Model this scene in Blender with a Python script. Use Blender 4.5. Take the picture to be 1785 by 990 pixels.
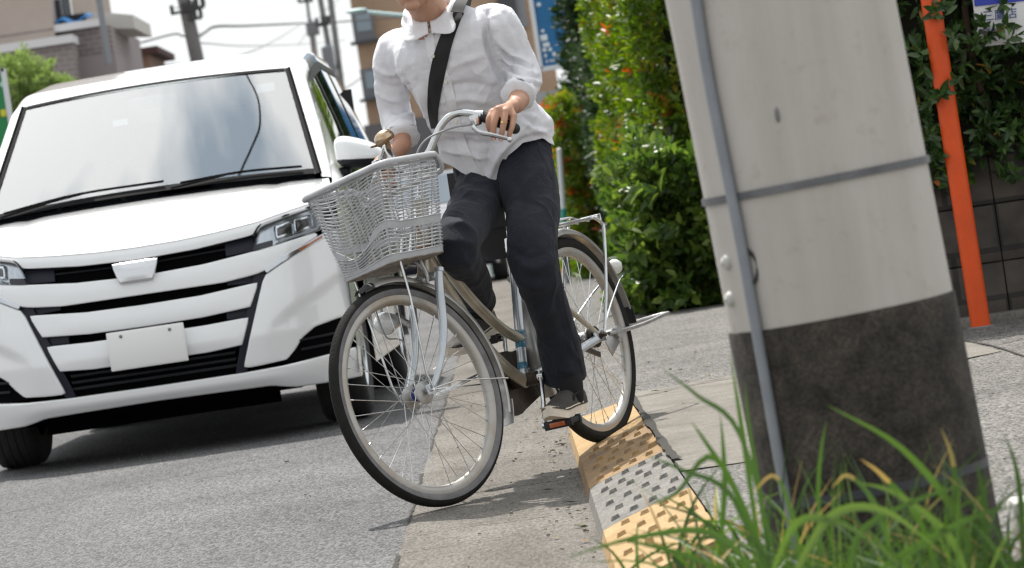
import bpy, bmesh, math, random
from mathutils import Vector, Matrix, noise
import numpy as np

for o in list(bpy.data.objects):
    bpy.data.objects.remove(o)
scene = bpy.context.scene
COL = scene.collection
R = math.radians
rnd = random.Random(7)

# ------------------------------------------------------------------ camera
FPX, ROLL, PITCH, CAMZ = 6000.0, R(8.4), math.atan(120 / 6000.0), 0.8
cam_d = bpy.data.cameras.new('camera')
cam = bpy.data.objects.new('camera', cam_d)
COL.objects.link(cam)
cam_d.sensor_fit = 'HORIZONTAL'
cam_d.sensor_width = 36.0
cam_d.lens = FPX / 1785.0 * 36.0
cam_d.clip_start, cam_d.clip_end = 0.1, 6000.0
_Rv, _Uv, _Fv = Vector((1, 0, 0)), Vector((0, math.sin(PITCH), math.cos(PITCH))), Vector((0, math.cos(PITCH), -math.sin(PITCH)))
_cr, _sr = math.cos(ROLL), math.sin(ROLL)
_X, _Y, _Z = _Rv * _cr - _Uv * _sr, _Rv * _sr + _Uv * _cr, -_Fv
cam.matrix_world = Matrix(((_X.x, _Y.x, _Z.x, 0), (_X.y, _Y.y, _Z.y, 0), (_X.z, _Y.z, _Z.z, CAMZ), (0, 0, 0, 1)))
cam_d.dof.use_dof = True
cam_d.dof.focus_distance = 10.1
cam_d.dof.aperture_fstop = 8.5
cam_d.dof.aperture_blades = 9
scene.camera = cam

# ------------------------------------------------------------------ sky, sun, exposure
SUN_DIR = Vector((-0.16, 0.50, 1.0)).normalized()     # towards the sun
sun_el = math.asin(SUN_DIR.z)
sun_az = math.atan2(SUN_DIR.x, SUN_DIR.y)
w = bpy.data.worlds.new('World')
scene.world = w
w.use_nodes = True
nt = w.node_tree
nt.nodes.clear()
N = lambda t: nt.nodes.new(t)
wo, bg, sky = N('ShaderNodeOutputWorld'), N('ShaderNodeBackground'), N('ShaderNodeTexSky')
sky.sky_type = 'NISHITA'; sky.sun_disc = False
sky.sun_elevation = sun_el; sky.sun_rotation = sun_az
sky.dust_density = 2.5; sky.air_density = 1.0
bg.inputs['Strength'].default_value = 0.1
tc = N('ShaderNodeTexCoord'); sp = N('ShaderNodeSeparateXYZ')
nt.links.new(tc.outputs['Generated'], sp.inputs[0])
def wm(op, a, b):
    n = N('ShaderNodeMath'); n.operation = op
    for i, v in enumerate((a, b)):
        if isinstance(v, (int, float)): n.inputs[i].default_value = v
        else: nt.links.new(v, n.inputs[i])
    return n.outputs[0]
zz = wm('ADD', wm('ABSOLUTE', sp.outputs[2], 0), 0.22)
cb = N('ShaderNodeCombineXYZ')
nt.links.new(wm('DIVIDE', sp.outputs[0], zz), cb.inputs[0]); nt.links.new(wm('DIVIDE', sp.outputs[1], zz), cb.inputs[1])
cb.inputs[2].default_value = 3.7
n1 = N('ShaderNodeTexNoise'); n1.inputs['Scale'].default_value = 1.5; n1.inputs['Detail'].default_value = 7; n1.inputs['Roughness'].default_value = 0.55
nt.links.new(cb.outputs[0], n1.inputs['Vector'])
cr1 = N('ShaderNodeValToRGB')
cr1.color_ramp.elements[0].position = 0.30; cr1.color_ramp.elements[0].color = (0.45,) * 3 + (1,)
cr1.color_ramp.elements[1].position = 0.46; cr1.color_ramp.elements[1].color = (1, 1, 1, 1)
nt.links.new(n1.outputs[0], cr1.inputs[0])
n2 = N('ShaderNodeTexNoise'); n2.inputs['Scale'].default_value = 9.0; n2.inputs['Detail'].default_value = 6
nt.links.new(cb.outputs[0], n2.inputs['Vector'])
cr2 = N('ShaderNodeValToRGB')
cr2.color_ramp.elements[0].position = 0.36; cr2.color_ramp.elements[0].color = (3.0, 3.6, 4.2, 1)
cr2.color_ramp.elements[1].position = 0.52; cr2.color_ramp.elements[1].color = (7.7, 7.8, 7.8, 1)
nt.links.new(n2.outputs[0], cr2.inputs[0])
mx = N('ShaderNodeMix'); mx.data_type = 'RGBA'
# bright haze around the sun
dt = N('ShaderNodeVectorMath'); dt.operation = 'DOT_PRODUCT'; nt.links.new(tc.outputs['Generated'], dt.inputs[0]); dt.inputs[1].default_value = SUN_DIR
glow = wm('ADD', wm('MULTIPLY', wm('POWER', wm('MAXIMUM', dt.outputs['Value'], 0.0), 9.0), 2.4), 1.0)
sc_ = N('ShaderNodeVectorMath'); sc_.operation = 'SCALE'; # towards the horizon the cloud closes to an even white
hz = N('ShaderNodeMapRange'); hz.inputs[1].default_value = 0.42; hz.inputs[2].default_value = 0.12; nt.links.new(wm('ABSOLUTE', sp.outputs[2], 0), hz.inputs[0])
hm = N('ShaderNodeMix'); hm.data_type = 'RGBA'; nt.links.new(hz.outputs[0], hm.inputs[0]); nt.links.new(cr2.outputs[0], hm.inputs[6]); hm.inputs[7].default_value = (7.0, 7.15, 7.2, 1)
nt.links.new(hm.outputs[2], sc_.inputs[0]); nt.links.new(glow, sc_.inputs['Scale'])
nt.links.new(wm('MAXIMUM', cr1.outputs[0], wm('MULTIPLY', hz.outputs[0], 0.9)), mx.inputs[0]); nt.links.new(sky.outputs[0], mx.inputs[6]); nt.links.new(sc_.outputs[0], mx.inputs[7])
nt.links.new(mx.outputs[2], bg.inputs[0]); nt.links.new(bg.outputs[0], wo.inputs[0])

sl = bpy.data.lights.new('sun', 'SUN')
sun = bpy.data.objects.new('sun', sl); COL.objects.link(sun)
sl.energy = 4.2; sl.angle = R(0.6); sl.color = (1.0, 0.955, 0.89)
sun.rotation_euler = (-SUN_DIR).to_track_quat('-Z', 'Y').to_euler()
scene.view_settings.view_transform = 'Standard'
scene.view_settings.look = 'None'
scene.view_settings.exposure = 0.55
scene.view_settings.gamma = 1.0
scene.view_settings.use_curve_mapping = False
scene.cycles.max_bounces = 8
scene.cycles.transparent_max_bounces = 16
scene.cycles.use_denoising = True
scene.cycles.denoising_prefilter = 'ACCURATE'
scene.cycles.use_adaptive_sampling = False
scene.cycles.filter_width = 1.35
scene.cycles.sample_clamp_indirect = 4.0

# ------------------------------------------------------------------ measuring helper: a photo point at a known distance
def at(x, y, Y):
    dx, dy = x - 892.5, y - 495.0
    r, d = _cr * dx - _sr * dy, _sr * dx + _cr * dy
    vy = math.cos(PITCH) - d / FPX * math.sin(PITCH)
    vz = -math.sin(PITCH) - d / FPX * math.cos(PITCH)
    t = Y / vy
    return Vector((r / FPX * t, Y, CAMZ + vz * t))
def on_z(x, y, z=0.0):
    a = at(x, y, 1.0)
    k = (z - CAMZ) / (a.z - CAMZ)
    return Vector((a.x * k, k, z))

# ------------------------------------------------------------------ materials
MATS = {}
def mat(name, col, rough=0.5, metal=0.0, col2=None, scale=8.0, lo=0.35, hi=0.65, bump=0.0, bscale=60.0, bdist=0.003,
        coat=0.0, spec=0.5, detail=6.0, speck=None, transl=0.0, stretch=None, emit=None, rough2=None, sheen=0.0, sss=0.0, wrinkle=None):
    if name in MATS: return MATS[name]
    m = bpy.data.materials.new(name); m.use_nodes = True
    t = m.node_tree; b = t.nodes['Principled BSDF']
    nn = t.nodes.new; L = t.links.new
    b.inputs['Base Color'].default_value = (*col, 1)
    b.inputs['Roughness'].default_value = rough; b.inputs['Metallic'].default_value = metal
    b.inputs['Coat Weight'].default_value = coat; b.inputs['Coat Roughness'].default_value = 0.03
    b.inputs['Specular IOR Level'].default_value = spec
    if sheen: b.inputs['Sheen Weight'].default_value = sheen
    if sss:
        b.inputs['Subsurface Weight'].default_value = sss; b.inputs['Subsurface Radius'].default_value = (0.012, 0.004, 0.002); b.inputs['Subsurface Scale'].default_value = 1.0
    if emit: b.inputs['Emission Color'].default_value = (*emit[:3], 1); b.inputs['Emission Strength'].default_value = emit[3]
    tcn = nn('ShaderNodeTexCoord'); vec = tcn.outputs['Object']
    if stretch:
        mp = nn('ShaderNodeMapping'); mp.inputs['Scale'].default_value = stretch; L(vec, mp.inputs[0]); vec = mp.outputs[0]
    out = None
    if col2 is not None:
        n = nn('ShaderNodeTexNoise'); n.inputs['Scale'].default_value = scale; n.inputs['Detail'].default_value = detail; n.inputs['Roughness'].default_value = 0.6
        L(vec, n.inputs['Vector'])
        c = nn('ShaderNodeValToRGB'); c.color_ramp.elements[0].position = lo; c.color_ramp.elements[1].position = hi
        c.color_ramp.elements[0].color = (*col, 1); c.color_ramp.elements[1].color = (*col2, 1)
        L(n.outputs[0], c.inputs[0]); out = c.outputs[0]
        if rough2 is not None:
            mr = nn('ShaderNodeMapRange'); mr.inputs[1].default_value = lo; mr.inputs[2].default_value = hi
            mr.inputs[3].default_value = rough; mr.inputs[4].default_value = rough2; L(n.outputs[0], mr.inputs[0]); L(mr.outputs[0], b.inputs['Roughness'])
    if speck:   # (scale, dark, light): grain of the aggregate
        v = nn('ShaderNodeTexVoronoi'); v.inputs['Scale'].default_value = speck[0]; L(vec, v.inputs['Vector'])
        mr = nn('ShaderNodeMapRange'); mr.inputs[3].default_value = speck[1]; mr.inputs[4].default_value = speck[2]
        sepc = nn('ShaderNodeSeparateColor'); L(v.outputs['Color'], sepc.inputs[0]); L(sepc.outputs[0], mr.inputs[0])
        mm = nn('ShaderNodeMix'); mm.data_type = 'RGBA'; mm.blend_type = 'MULTIPLY'; mm.inputs[0].default_value = 1
        if out is None: mm.inputs[6].default_value = (*col, 1)
        else: L(out, mm.inputs[6])
        L(mr.outputs[0], mm.inputs[7]); out = mm.outputs[2]
    if out is not None: L(out, b.inputs['Base Color'])
    if bump:
        n = nn('ShaderNodeTexNoise'); n.inputs['Scale'].default_value = bscale; n.inputs['Detail'].default_value = 5; L(vec, n.inputs['Vector'])
        bp = nn('ShaderNodeBump'); bp.inputs['Strength'].default_value = bump; bp.inputs['Distance'].default_value = bdist
        L(n.outputs[0], bp.inputs['Height']); L(bp.outputs[0], b.inputs['Normal'])
        if wrinkle:     # creased cloth: ridged, warped noise under the fine weave
            n2_ = nn('ShaderNodeTexNoise'); n2_.inputs['Scale'].default_value = wrinkle[0]; n2_.inputs['Detail'].default_value = 3; n2_.inputs['Distortion'].default_value = 1.2; L(vec, n2_.inputs['Vector'])
            ab = nn('ShaderNodeMath'); ab.operation = 'SUBTRACT'; ab.inputs[1].default_value = .5; L(n2_.outputs[0], ab.inputs[0])
            ab2 = nn('ShaderNodeMath'); ab2.operation = 'ABSOLUTE'; L(ab.outputs[0], ab2.inputs[0])
            bp2 = nn('ShaderNodeBump'); bp2.inputs['Strength'].default_value = 1.0; bp2.inputs['Distance'].default_value = wrinkle[1]; bp2.invert = True
            L(ab2.outputs[0], bp2.inputs['Height']); L(bp2.outputs[0], bp.inputs['Normal'])
    if transl:
        tr = nn('ShaderNodeBsdfTranslucent'); mxs = nn('ShaderNodeMixShader'); mxs.inputs[0].default_value = transl
        if out is not None: L(out, tr.inputs[0])
        else: tr.inputs[0].default_value = (*col, 1)
        o = t.nodes['Material Output']; L(b.outputs[0], mxs.inputs[1]); L(tr.outputs[0], mxs.inputs[2]); L(mxs.outputs[0], o.inputs[0])
    MATS[name] = m
    return m

def glass_mat(name, tint, opacity=0.5, ior=1.5, boost=1.0):
    m = bpy.data.materials.new(name); m.use_nodes = True
    t = m.node_tree; t.nodes.clear(); nn = t.nodes.new; L = t.links.new
    o = nn('ShaderNodeOutputMaterial'); g = nn('ShaderNodeBsdfGlossy'); tr = nn('ShaderNodeBsdfTransparent')
    fr = nn('ShaderNodeFresnel'); fr.inputs[0].default_value = ior
    ml = nn('ShaderNodeMath'); ml.operation = 'MULTIPLY'; ml.inputs[1].default_value = boost; ml.use_clamp = True
    L(fr.outputs[0], ml.inputs[0])
    g.inputs['Roughness'].default_value = 0.01; tr.inputs[0].default_value = (*tint, 1)
    ms = nn('ShaderNodeMixShader'); L(ml.outputs[0], ms.inputs[0]); L(tr.outputs[0], ms.inputs[1]); L(g.outputs[0], ms.inputs[2]); L(ms.outputs[0], o.inputs[0])
    return m

# ------------------------------------------------------------------ mesh helpers
def cr(pts, n=8):
    """Catmull-Rom through the points."""
    P = [Vector(p) for p in pts]
    if len(P) < 3: return P
    Q = [P[0] * 2 - P[1]] + P + [P[-1] * 2 - P[-2]]
    out = []
    for i in range(1, len(Q) - 2):
        a, b, c, d = Q[i - 1], Q[i], Q[i + 1], Q[i + 2]
        for k in range(n):
            s = k / n
            out.append(0.5 * ((2 * b) + (c - a) * s + (2 * a - 5 * b + 4 * c - d) * s * s + (3 * b - a - 3 * c + d) * s ** 3))
    out.append(P[-1])
    return out

class MB:
    def __init__(self): self.v, self.f = [], []
    def add(self, v, f):
        o = len(self.v); self.v += [Vector(p) for p in v]; self.f += [tuple(i + o for i in q) for q in f]; return self
    def box(self, c, s, rot=None, bev=0.0):
        bm = bmesh.new(); bmesh.ops.create_cube(bm, size=1)
        for v in bm.verts: v.co = Vector((v.co.x * s[0], v.co.y * s[1], v.co.z * s[2]))
        if bev: bmesh.ops.bevel(bm, geom=bm.edges[:], offset=bev, segments=2, profile=0.5, affect='EDGES')
        M = rot if rot is not None else Matrix.Identity(3)
        bm.verts.index_update()
        self.add([M @ v.co + Vector(c) for v in bm.verts], [[v.index for v in f.verts] for f in bm.faces]); bm.free(); return self
    def tube(self, pts, r, n=10, caps=True, closed=False, ell=None):
        P = [Vector(p) for p in pts]; m = len(P)
        rr = list(r) if isinstance(r, (list, tuple)) else [r] * m
        if len(rr) != m:
            rr = [float(np.interp(i / (m - 1) * (len(rr) - 1), range(len(rr)), rr)) for i in range(m)]
        T = []
        for i in range(m):
            a, b = (P[(i - 1) % m], P[(i + 1) % m]) if closed else (P[max(i - 1, 0)], P[min(i + 1, m - 1)])
            T.append((b - a).normalized())
        up = Vector((0, 0, 1)) if abs(T[0].z) < 0.9 else Vector((1, 0, 0))
        if ell is not None and len(ell) == 3: up = Vector(ell[2])
        nrm = (up - T[0] * up.dot(T[0])).normalized()
        v, f = [], []
        for i in range(m):
            nrm = (nrm - T[i] * nrm.dot(T[i])).normalized(); bi = T[i].cross(nrm)
            ea, eb = (ell[0], ell[1]) if ell else (1, 1)
            for k in range(n):
                a = 2 * math.pi * k / n
                v.append(P[i] + (nrm * math.cos(a) * ea + bi * math.sin(a) * eb) * rr[i])
        for i in range(m - 1 + (1 if closed else 0)):
            for k in range(n):
                a, b = i * n, ((i + 1) % m) * n
                f.append((a + k, a + (k + 1) % n, b + (k + 1) % n, b + k))
        if caps and not closed:
            f.append(tuple(range(n - 1, -1, -1))); f.append(tuple((m - 1) * n + k for k in range(n)))
        return self.add(v, f)
    def lathe(self, prof, o, axis, n=32):
        """prof: (radius, along-axis)."""
        ax = Vector(axis).normalized(); u = ax.orthogonal().normalized(); w_ = ax.cross(u); o = Vector(o)
        v, f = [], []
        for r, h in prof:
            for k in range(n):
                a = 2 * math.pi * k / n; v.append(o + ax * h + (u * math.cos(a) + w_ * math.sin(a)) * max(r, 1e-5))
        for i in range(len(prof) - 1):
            for k in range(n):
                f.append((i * n + k, i * n + (k + 1) % n, (i + 1) * n + (k + 1) % n, (i + 1) * n + k))
        return self.add(v, f)
    def loft(self, rings, caps=True, closed=True):
        n = len(rings[0]); v = [p for r_ in rings for p in r_]; f = []
        for i in range(len(rings) - 1):
            for k in range(n if closed else n - 1):
                f.append((i * n + k, i * n + (k + 1) % n, (i + 1) * n + (k + 1) % n, (i + 1) * n + k))
        if caps: f.append(tuple(range(n - 1, -1, -1))); f.append(tuple((len(rings) - 1) * n + k for k in range(n)))
        return self.add(v, f)
    def grid(self, fn, nu, nv):
        v = [fn(i / nu, j / nv) for j in range(nv + 1) for i in range(nu + 1)]
        f = [(j * (nu + 1) + i, j * (nu + 1) + i + 1, (j + 1) * (nu + 1) + i + 1, (j + 1) * (nu + 1) + i) for j in range(nv) for i in range(nu)]
        return self.add(v, f)
    def ball(self, c, r, n=16):
        rx = r if isinstance(r, (list, tuple)) else (r, r, r)
        bm = bmesh.new(); bmesh.ops.create_uvsphere(bm, u_segments=n, v_segments=max(6, n // 2), radius=1); bm.verts.index_update()
        self.add([Vector((v.co.x * rx[0], v.co.y * rx[1], v.co.z * rx[2])) + Vector(c) for v in bm.verts], [[v.index for v in f.verts] for f in bm.faces]); bm.free(); return self
    def xf(self, fn):
        self.v = [fn(p) for p in self.v]; return self
    def build(self, name, m, parent=None, smooth=40, solid=0.0, recalc=False):
        me = bpy.data.meshes.new(name)
        me.from_pydata([tuple(p) for p in self.v], [], self.f); me.update()
        if solid or recalc:
            bm = bmesh.new(); bm.from_mesh(me)
            if solid: bmesh.ops.solidify(bm, geom=bm.faces[:], thickness=solid)
            bmesh.ops.recalc_face_normals(bm, faces=bm.faces[:]); bm.to_mesh(me); bm.free()
        me.materials.append(m)
        if smooth:
            me.shade_smooth(); me.set_sharp_from_angle(angle=R(smooth))
        o = bpy.data.objects.new(name, me); COL.objects.link(o)
        if parent: o.parent = parent
        return o
def tag(o, label=None, cat=None, group=None, kind=None):
    for k, v_ in (('label', label), ('category', cat), ('group', group), ('kind', kind)):
        if v_: o[k] = v_
    return o
def empty(name, loc, label, cat, group=None, rotz=0.0):
    o = bpy.data.objects.new(name, None); o.empty_display_size = 0.2; COL.objects.link(o)
    o.location = loc; o.rotation_euler = (0, 0, rotz)
    return tag(o, label, cat, group)
def text_mesh(name, body, size, mat_, M, parent, extrude=0.001):
    c = bpy.data.curves.new(name, 'FONT'); c.body = body; c.size = size; c.extrude = extrude; c.align_x = 'CENTER'; c.align_y = 'CENTER'
    o = bpy.data.objects.new(name, c); COL.objects.link(o)
    bpy.context.view_layer.update()
    me = bpy.data.meshes.new_from_object(o.evaluated_get(bpy.context.evaluated_depsgraph_get()))
    bpy.data.objects.remove(o)
    me.transform(M); me.materials.clear(); me.materials.append(mat_)
    o = bpy.data.objects.new(name, me); COL.objects.link(o)
    if parent: o.parent = parent
    return o
# ------------------------------------------------------------------ ground, road, gutter, pavement
def asphalt(name, c1, c2, sc, grain):
    m = bpy.data.materials.new(name); m.use_nodes = True
    t = m.node_tree; b = t.nodes['Principled BSDF']; nn = t.nodes.new; L = t.links.new
    b.inputs['Roughness'].default_value = 0.85; b.inputs['Specular IOR Level'].default_value = 0.25
    tcn = nn('ShaderNodeTexCoord'); vec0 = tcn.outputs['Object']
    mp = nn('ShaderNodeMapping'); mp.inputs['Scale'].default_value = (1, 0.30, 1); L(vec0, mp.inputs[0]); vec = mp.outputs[0]
    v = nn('ShaderNodeTexVoronoi'); v.inputs['Scale'].default_value = grain; L(vec, v.inputs['Vector'])
    sepc = nn('ShaderNodeSeparateColor'); L(v.outputs['Color'], sepc.inputs[0])
    n = nn('ShaderNodeTexNoise'); n.inputs['Scale'].default_value = sc; n.inputs['Detail'].default_value = 8; L(vec0, n.inputs['Vector'])
    c = nn('ShaderNodeValToRGB'); c.color_ramp.elements[0].position = 0.3; c.color_ramp.elements[1].position = 0.7
    c.color_ramp.elements[0].color = (*c1, 1); c.color_ramp.elements[1].color = (*c2, 1); L(n.outputs[0], c.inputs[0])
    mr = nn('ShaderNodeMapRange'); mr.inputs[3].default_value = 0.52; mr.inputs[4].default_value = 1.75; L(sepc.outputs[0], mr.inputs[0])
    n3 = nn('ShaderNodeTexNoise'); n3.inputs['Scale'].default_value = grain * 1.7; n3.inputs['Detail'].default_value = 3; L(vec, n3.inputs['Vector'])
    mr3 = nn('ShaderNodeMapRange'); mr3.inputs[1].default_value = 0.3; mr3.inputs[2].default_value = 0.5; mr3.inputs[3].default_value = 0.55; mr3.inputs[4].default_value = 1.0; L(n3.outputs[0], mr3.inputs[0])
    m1 = nn('ShaderNodeMix'); m1.data_type = 'RGBA'; m1.blend_type = 'MULTIPLY'; m1.inputs[0].default_value = 1
    L(c.outputs[0], m1.inputs[6]); L(mr.outputs[0], m1.inputs[7])
    m2 = nn('ShaderNodeMix'); m2.data_type = 'RGBA'; m2.blend_type = 'MULTIPLY'; m2.inputs[0].default_value = 1
    L(m1.outputs[2], m2.inputs[6]); L(mr3.outputs[0], m2.inputs[7]); L(m2.outputs[2], b.inputs['Base Color'])
    bp = nn('ShaderNodeBump'); bp.inputs['Strength'].default_value = 0.7; bp.inputs['Distance'].default_value = 0.004
    L(v.outputs['Distance'], bp.inputs['Height']); bp.invert = True; L(bp.outputs[0], b.inputs['Normal'])
    return m
M_ROAD = asphalt('road asphalt', (0.068, 0.067, 0.068), (0.108, 0.106, 0.106), 1.1, 150)
M_PAVE = asphalt('pavement asphalt', (0.085, 0.081, 0.076), (0.132, 0.125, 0.116), 2.2, 140)
M_GUT = mat('gutter concrete', (0.100, 0.091, 0.080), 0.9, col2=(0.152, 0.140, 0.124), scale=3.5, bump=0.6, bscale=160, bdist=0.004, speck=(190, 0.62, 1.35), spec=0.2, stretch=(1, 0.3, 1))
M_PAD = mat('kerb concrete', (0.135, 0.125, 0.108), 0.9, col2=(0.197, 0.182, 0.160), scale=4.5, bump=0.6, bscale=110, bdist=0.004, speck=(170, 0.75, 1.2), spec=0.2)
M_DIRT = mat('far ground', (0.15, 0.143, 0.132), 0.95, col2=(0.20, 0.19, 0.176), scale=0.3)
M_CRACK = mat('crack dirt', (0.03, 0.027, 0.022), 1.0)

def sheet(name, x0, x1, y0, y1, z, m, nx=1, ny=1, jx=0.0):
    b = MB()
    def fn(u, v):
        return Vector((x0 + (x1 - x0) * u, y0 + (y1 - y0) * v, z))
    b.grid(fn, nx, ny)
    return tag(b.build(name, m, smooth=0), kind='structure')
sheet('ground', -900, 900, -60, 2500, -0.03, M_DIRT)
# road with a worn, slightly wandering edge against the gutter
b = MB(); rows = 260
V, Fc = [], []
for j in range(rows + 1):
    y = 1.5 + 70 * (j / rows) ** 1.4
    e = -0.378 + 0.010 * noise.noise((y * 2.1, 0, 0)) + 0.008 * noise.noise((y * 9.0, 3, 0))
    V += [(-9.0, y, -0.004), (e, y, -0.004)]
    if j: Fc.append((2 * j - 2, 2 * j - 1, 2 * j + 1, 2 * j))
b.add(V, Fc); tag(b.build('road', M_ROAD, smooth=0), kind='structure')
sheet('road', -12, 3.2, 71.0, 260, -0.010, M_ROAD)
# gutter: concrete slabs 0.6 m long with open joints, on a dark bed
sheet('gutter_bed', -0.42, 0.20, 1.5, 71, -0.010, M_CRACK)
b = MB(); y = 2.2
while y < 71:
    ln = 2.0
    zz_ = rnd.uniform(-0.0015, 0.0015)
    b.box((-0.129, y + ln / 2, -0.05 + zz_), (0.506, ln - 0.010, 0.1), bev=0.004)
    y += ln
tag(b.build('gutter', M_GUT, smooth=0), kind='structure')
# pavement, 0.1 m up
sheet('pavement', 0.35, 14, 1.0, 19.5, 0.100, M_PAVE)
# driveway mouth beyond the kerb: the pavement dips to the road
b = MB()
b.grid(lambda u, v: Vector((0.118 + 0.242 * u, 12.0 + 9.0 * v, 0.012 + 0.088 * u)), 4, 12)
b.grid(lambda u, v: Vector((0.10 + 13.0 * u ** 2, 19.4 + 52.0 * v, 0.006 + 0.090 * min(1.0, 13.0 * u ** 2 / (0.26 + 1.0 * min(1, v * 5))))), 40, 40)
tag(b.build('driveway_apron', M_PAVE, smooth=0), kind='structure')
# concrete kerb pad beside the pole
b = MB()
def pad(u, v):
    x = 0.352 + 0.40 * u; y = 8.6 + (12.30 - 8.6) * v
    return Vector((x + 0.008 * noise.noise((y * 4, 1, 0)) * (1 - u), y + 0.22 * u * v, 0.104 + 0.003 * noise.noise((x * 5, y * 5, 2))))
b.grid(pad, 8, 60)
b.grid(lambda u, v: Vector((0.352, 8.6 + 3.7 * v, 0.104 - 0.12 * u)), 1, 20)
tag(b.build('kerb_pad', M_PAD, smooth=0), kind='structure')
# patched rectangle and cracks in the pavement right of the pole
def strip(name, pts, w_, z):
    b = MB(); V = []; F_ = []
    P = cr(pts, 10)
    for i, p in enumerate(P):
        t = (P[min(i + 1, len(P) - 1)] - P[max(i - 1, 0)]).normalized(); s = Vector((-t.y, t.x, 0)) * w_ * (0.6 + 0.8 * rnd.random()) / 2
        V += [(p + s).to_tuple()[:2] + (z,), (p - s).to_tuple()[:2] + (z,)]
        if i: F_.append((2 * i - 2, 2 * i - 1, 2 * i + 1, 2 * i))
    b.add(V, F_)
    return tag(b.build(name, M_CRACK, smooth=0), kind='structure')
for pts in (((1690, 588), (1735, 581), (1785, 574)), ((1727, 601), (1755, 596), (1785, 589)), ((1668, 592), (1700, 596), (1740, 605), (1790, 622)), ((1672, 628), (1700, 621), (1745, 613))):
    strip('pavement_crack', [on_z(px, py, 0.104) for px, py in pts], 0.010, 0.104)
strip('pavement_crack', [on_z(px, py, 0.108) for px, py in ((1108, 692), (1150, 682), (1200, 672), (1250, 661), (1292, 654))], 0.014, 0.108)
strip('pavement_crack', [on_z(px, py, 0.108) for px, py in ((1100, 690), (1118, 716), (1140, 748), (1165, 785), (1180, 800))], 0.022, 0.110)
p = [on_z(a, c, 0.102) for a, c in ((1640, 596), (1668, 592), (1746, 612), (1672, 628), (1640, 632))]
b = MB(); b.add([(q.x, q.y, 0.1025) for q in p], [(0, 1, 2, 3, 4)])
tag(b.build('pavement_patch', M_PAD, smooth=0), kind='structure')

# kerb ramp blocks (each one can be lifted away)
M_YEL = mat('yellow kerb paint', (0.31, 0.20, 0.085), 0.85, col2=(0.37, 0.255, 0.13), scale=9, bump=0.5, bscale=150, bdist=0.003, speck=(150, 0.8, 1.12), spec=0.3)
M_YELW = mat('worn yellow kerb paint', (0.285, 0.175, 0.075), 0.85, col2=(0.155, 0.122, 0.09), scale=14, lo=0.40, hi=0.75, bump=0.5, bscale=150, bdist=0.003, speck=(150, 0.75, 1.15), spec=0.3)
M_GRY = mat('grey kerb block', (0.135, 0.128, 0.118), 0.9, col2=(0.195, 0.186, 0.170), scale=10, bump=0.6, bscale=150, bdist=0.004, speck=(170, 0.7, 1.25), spec=0.25)
XA, XB, ZA, ZB = 0.128, 0.345, 0.030, 0.102
def ramp_profile(u): return XA + (XB - XA) * u, ZA + (ZB - ZA) * (u ** 0.9)
def kerb_block(label, m, y0, y1, studs=True, plain_round=False, seam=None):
    b = MB(); n = 10; ny = 24
    def fn(u, v):
        x, z = ramp_profile(u); y = y0 + (y1 - y0) * v
        if plain_round:
            k = max(0.0, (v - 0.55) / 0.45); z = ZA * 0.2 + (z - ZA * 0.2) * math.sqrt(max(0, 1 - k * k)); 
        if seam and abs(v - seam) < 0.022: z -= 0.008
        return Vector((x, y, z))
    b.grid(fn, n, ny)
    b.grid(lambda u, v: Vector((XA - 0.010 * (1 - u), y0 + (y1 - y0) * v, -0.004 + (fn(0, v).z + 0.004) * u)), 2, ny)
    for v_ in (0, 1):
        b.grid(lambda u, v: Vector((ramp_profile(u)[0], y0 + (y1 - y0) * v_, -0.004 + (fn(u, v_).z + 0.004) * v)), n, 1)
    if studs:
        rows_ = max(2, int((y1 - y0) / 0.19)); 
        for r_ in range(rows_):
            yy = y0 + (r_ + 0.5) * (y1 - y0) / rows_
            if seam and abs((yy - y0) / (y1 - y0) - seam) < 0.04: yy += 0.05
            for c_ in range(4):
                u = 0.16 + 0.22 * c_ + (0.08 if r_ % 2 else 0)
                x, z = ramp_profile(u); dz = (ramp_profile(u + .05)[1] - z) / (0.05 * (XB - XA))
                w_, l_, h_ = 0.024, 0.050, 0.010
                v0 = []
                for (sx, sy, hh) in ((-1, -1, 0), (1, -1, 0), (1, 1, 0), (-1, 1, 0), (-.7, -.72, 1), (.7, -.72, 1), (.62, .25, 1), (-.62, .25, 1)):
                    xx = x + sx * w_ / 2; v0.append((xx, yy + sy * l_ / 2, z + dz * (xx - x) + (h_ if hh else -0.003)))
                b.add(v0, [(0, 1, 5, 4), (1, 2, 6, 5), (2, 3, 7, 6), (3, 0, 4, 7), (4, 5, 6, 7)])
    o = b.build('kerb_ramp_block', m, smooth=25, recalc=True)
    return tag(o, label, 'kerb ramp', 'kerb ramp blocks along the gutter')
_b = lambda px, py: on_z(px, py, 0.03).y
Ys = [_b(1000, 797), _b(1022, 852), _b(1052, 925)]
kerb_block('plain yellow kerb ramp block with rounded end under the rear bicycle wheel', M_YEL, Ys[0] + 0.004, 12.75, studs=False, plain_round=True)
kerb_block('studded yellow kerb ramp block between the plain yellow end block and grey block', M_YELW, Ys[1] + 0.004, Ys[0], seam=0.5)
kerb_block('studded bare grey kerb ramp block between two yellow ones', M_GRY, Ys[2] + 0.004, Ys[1], seam=0.55)
kerb_block('studded yellow kerb ramp block nearest the camera, behind the grass', M_YEL, Ys[2] - 1.25, Ys[2], seam=0.5)

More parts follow.
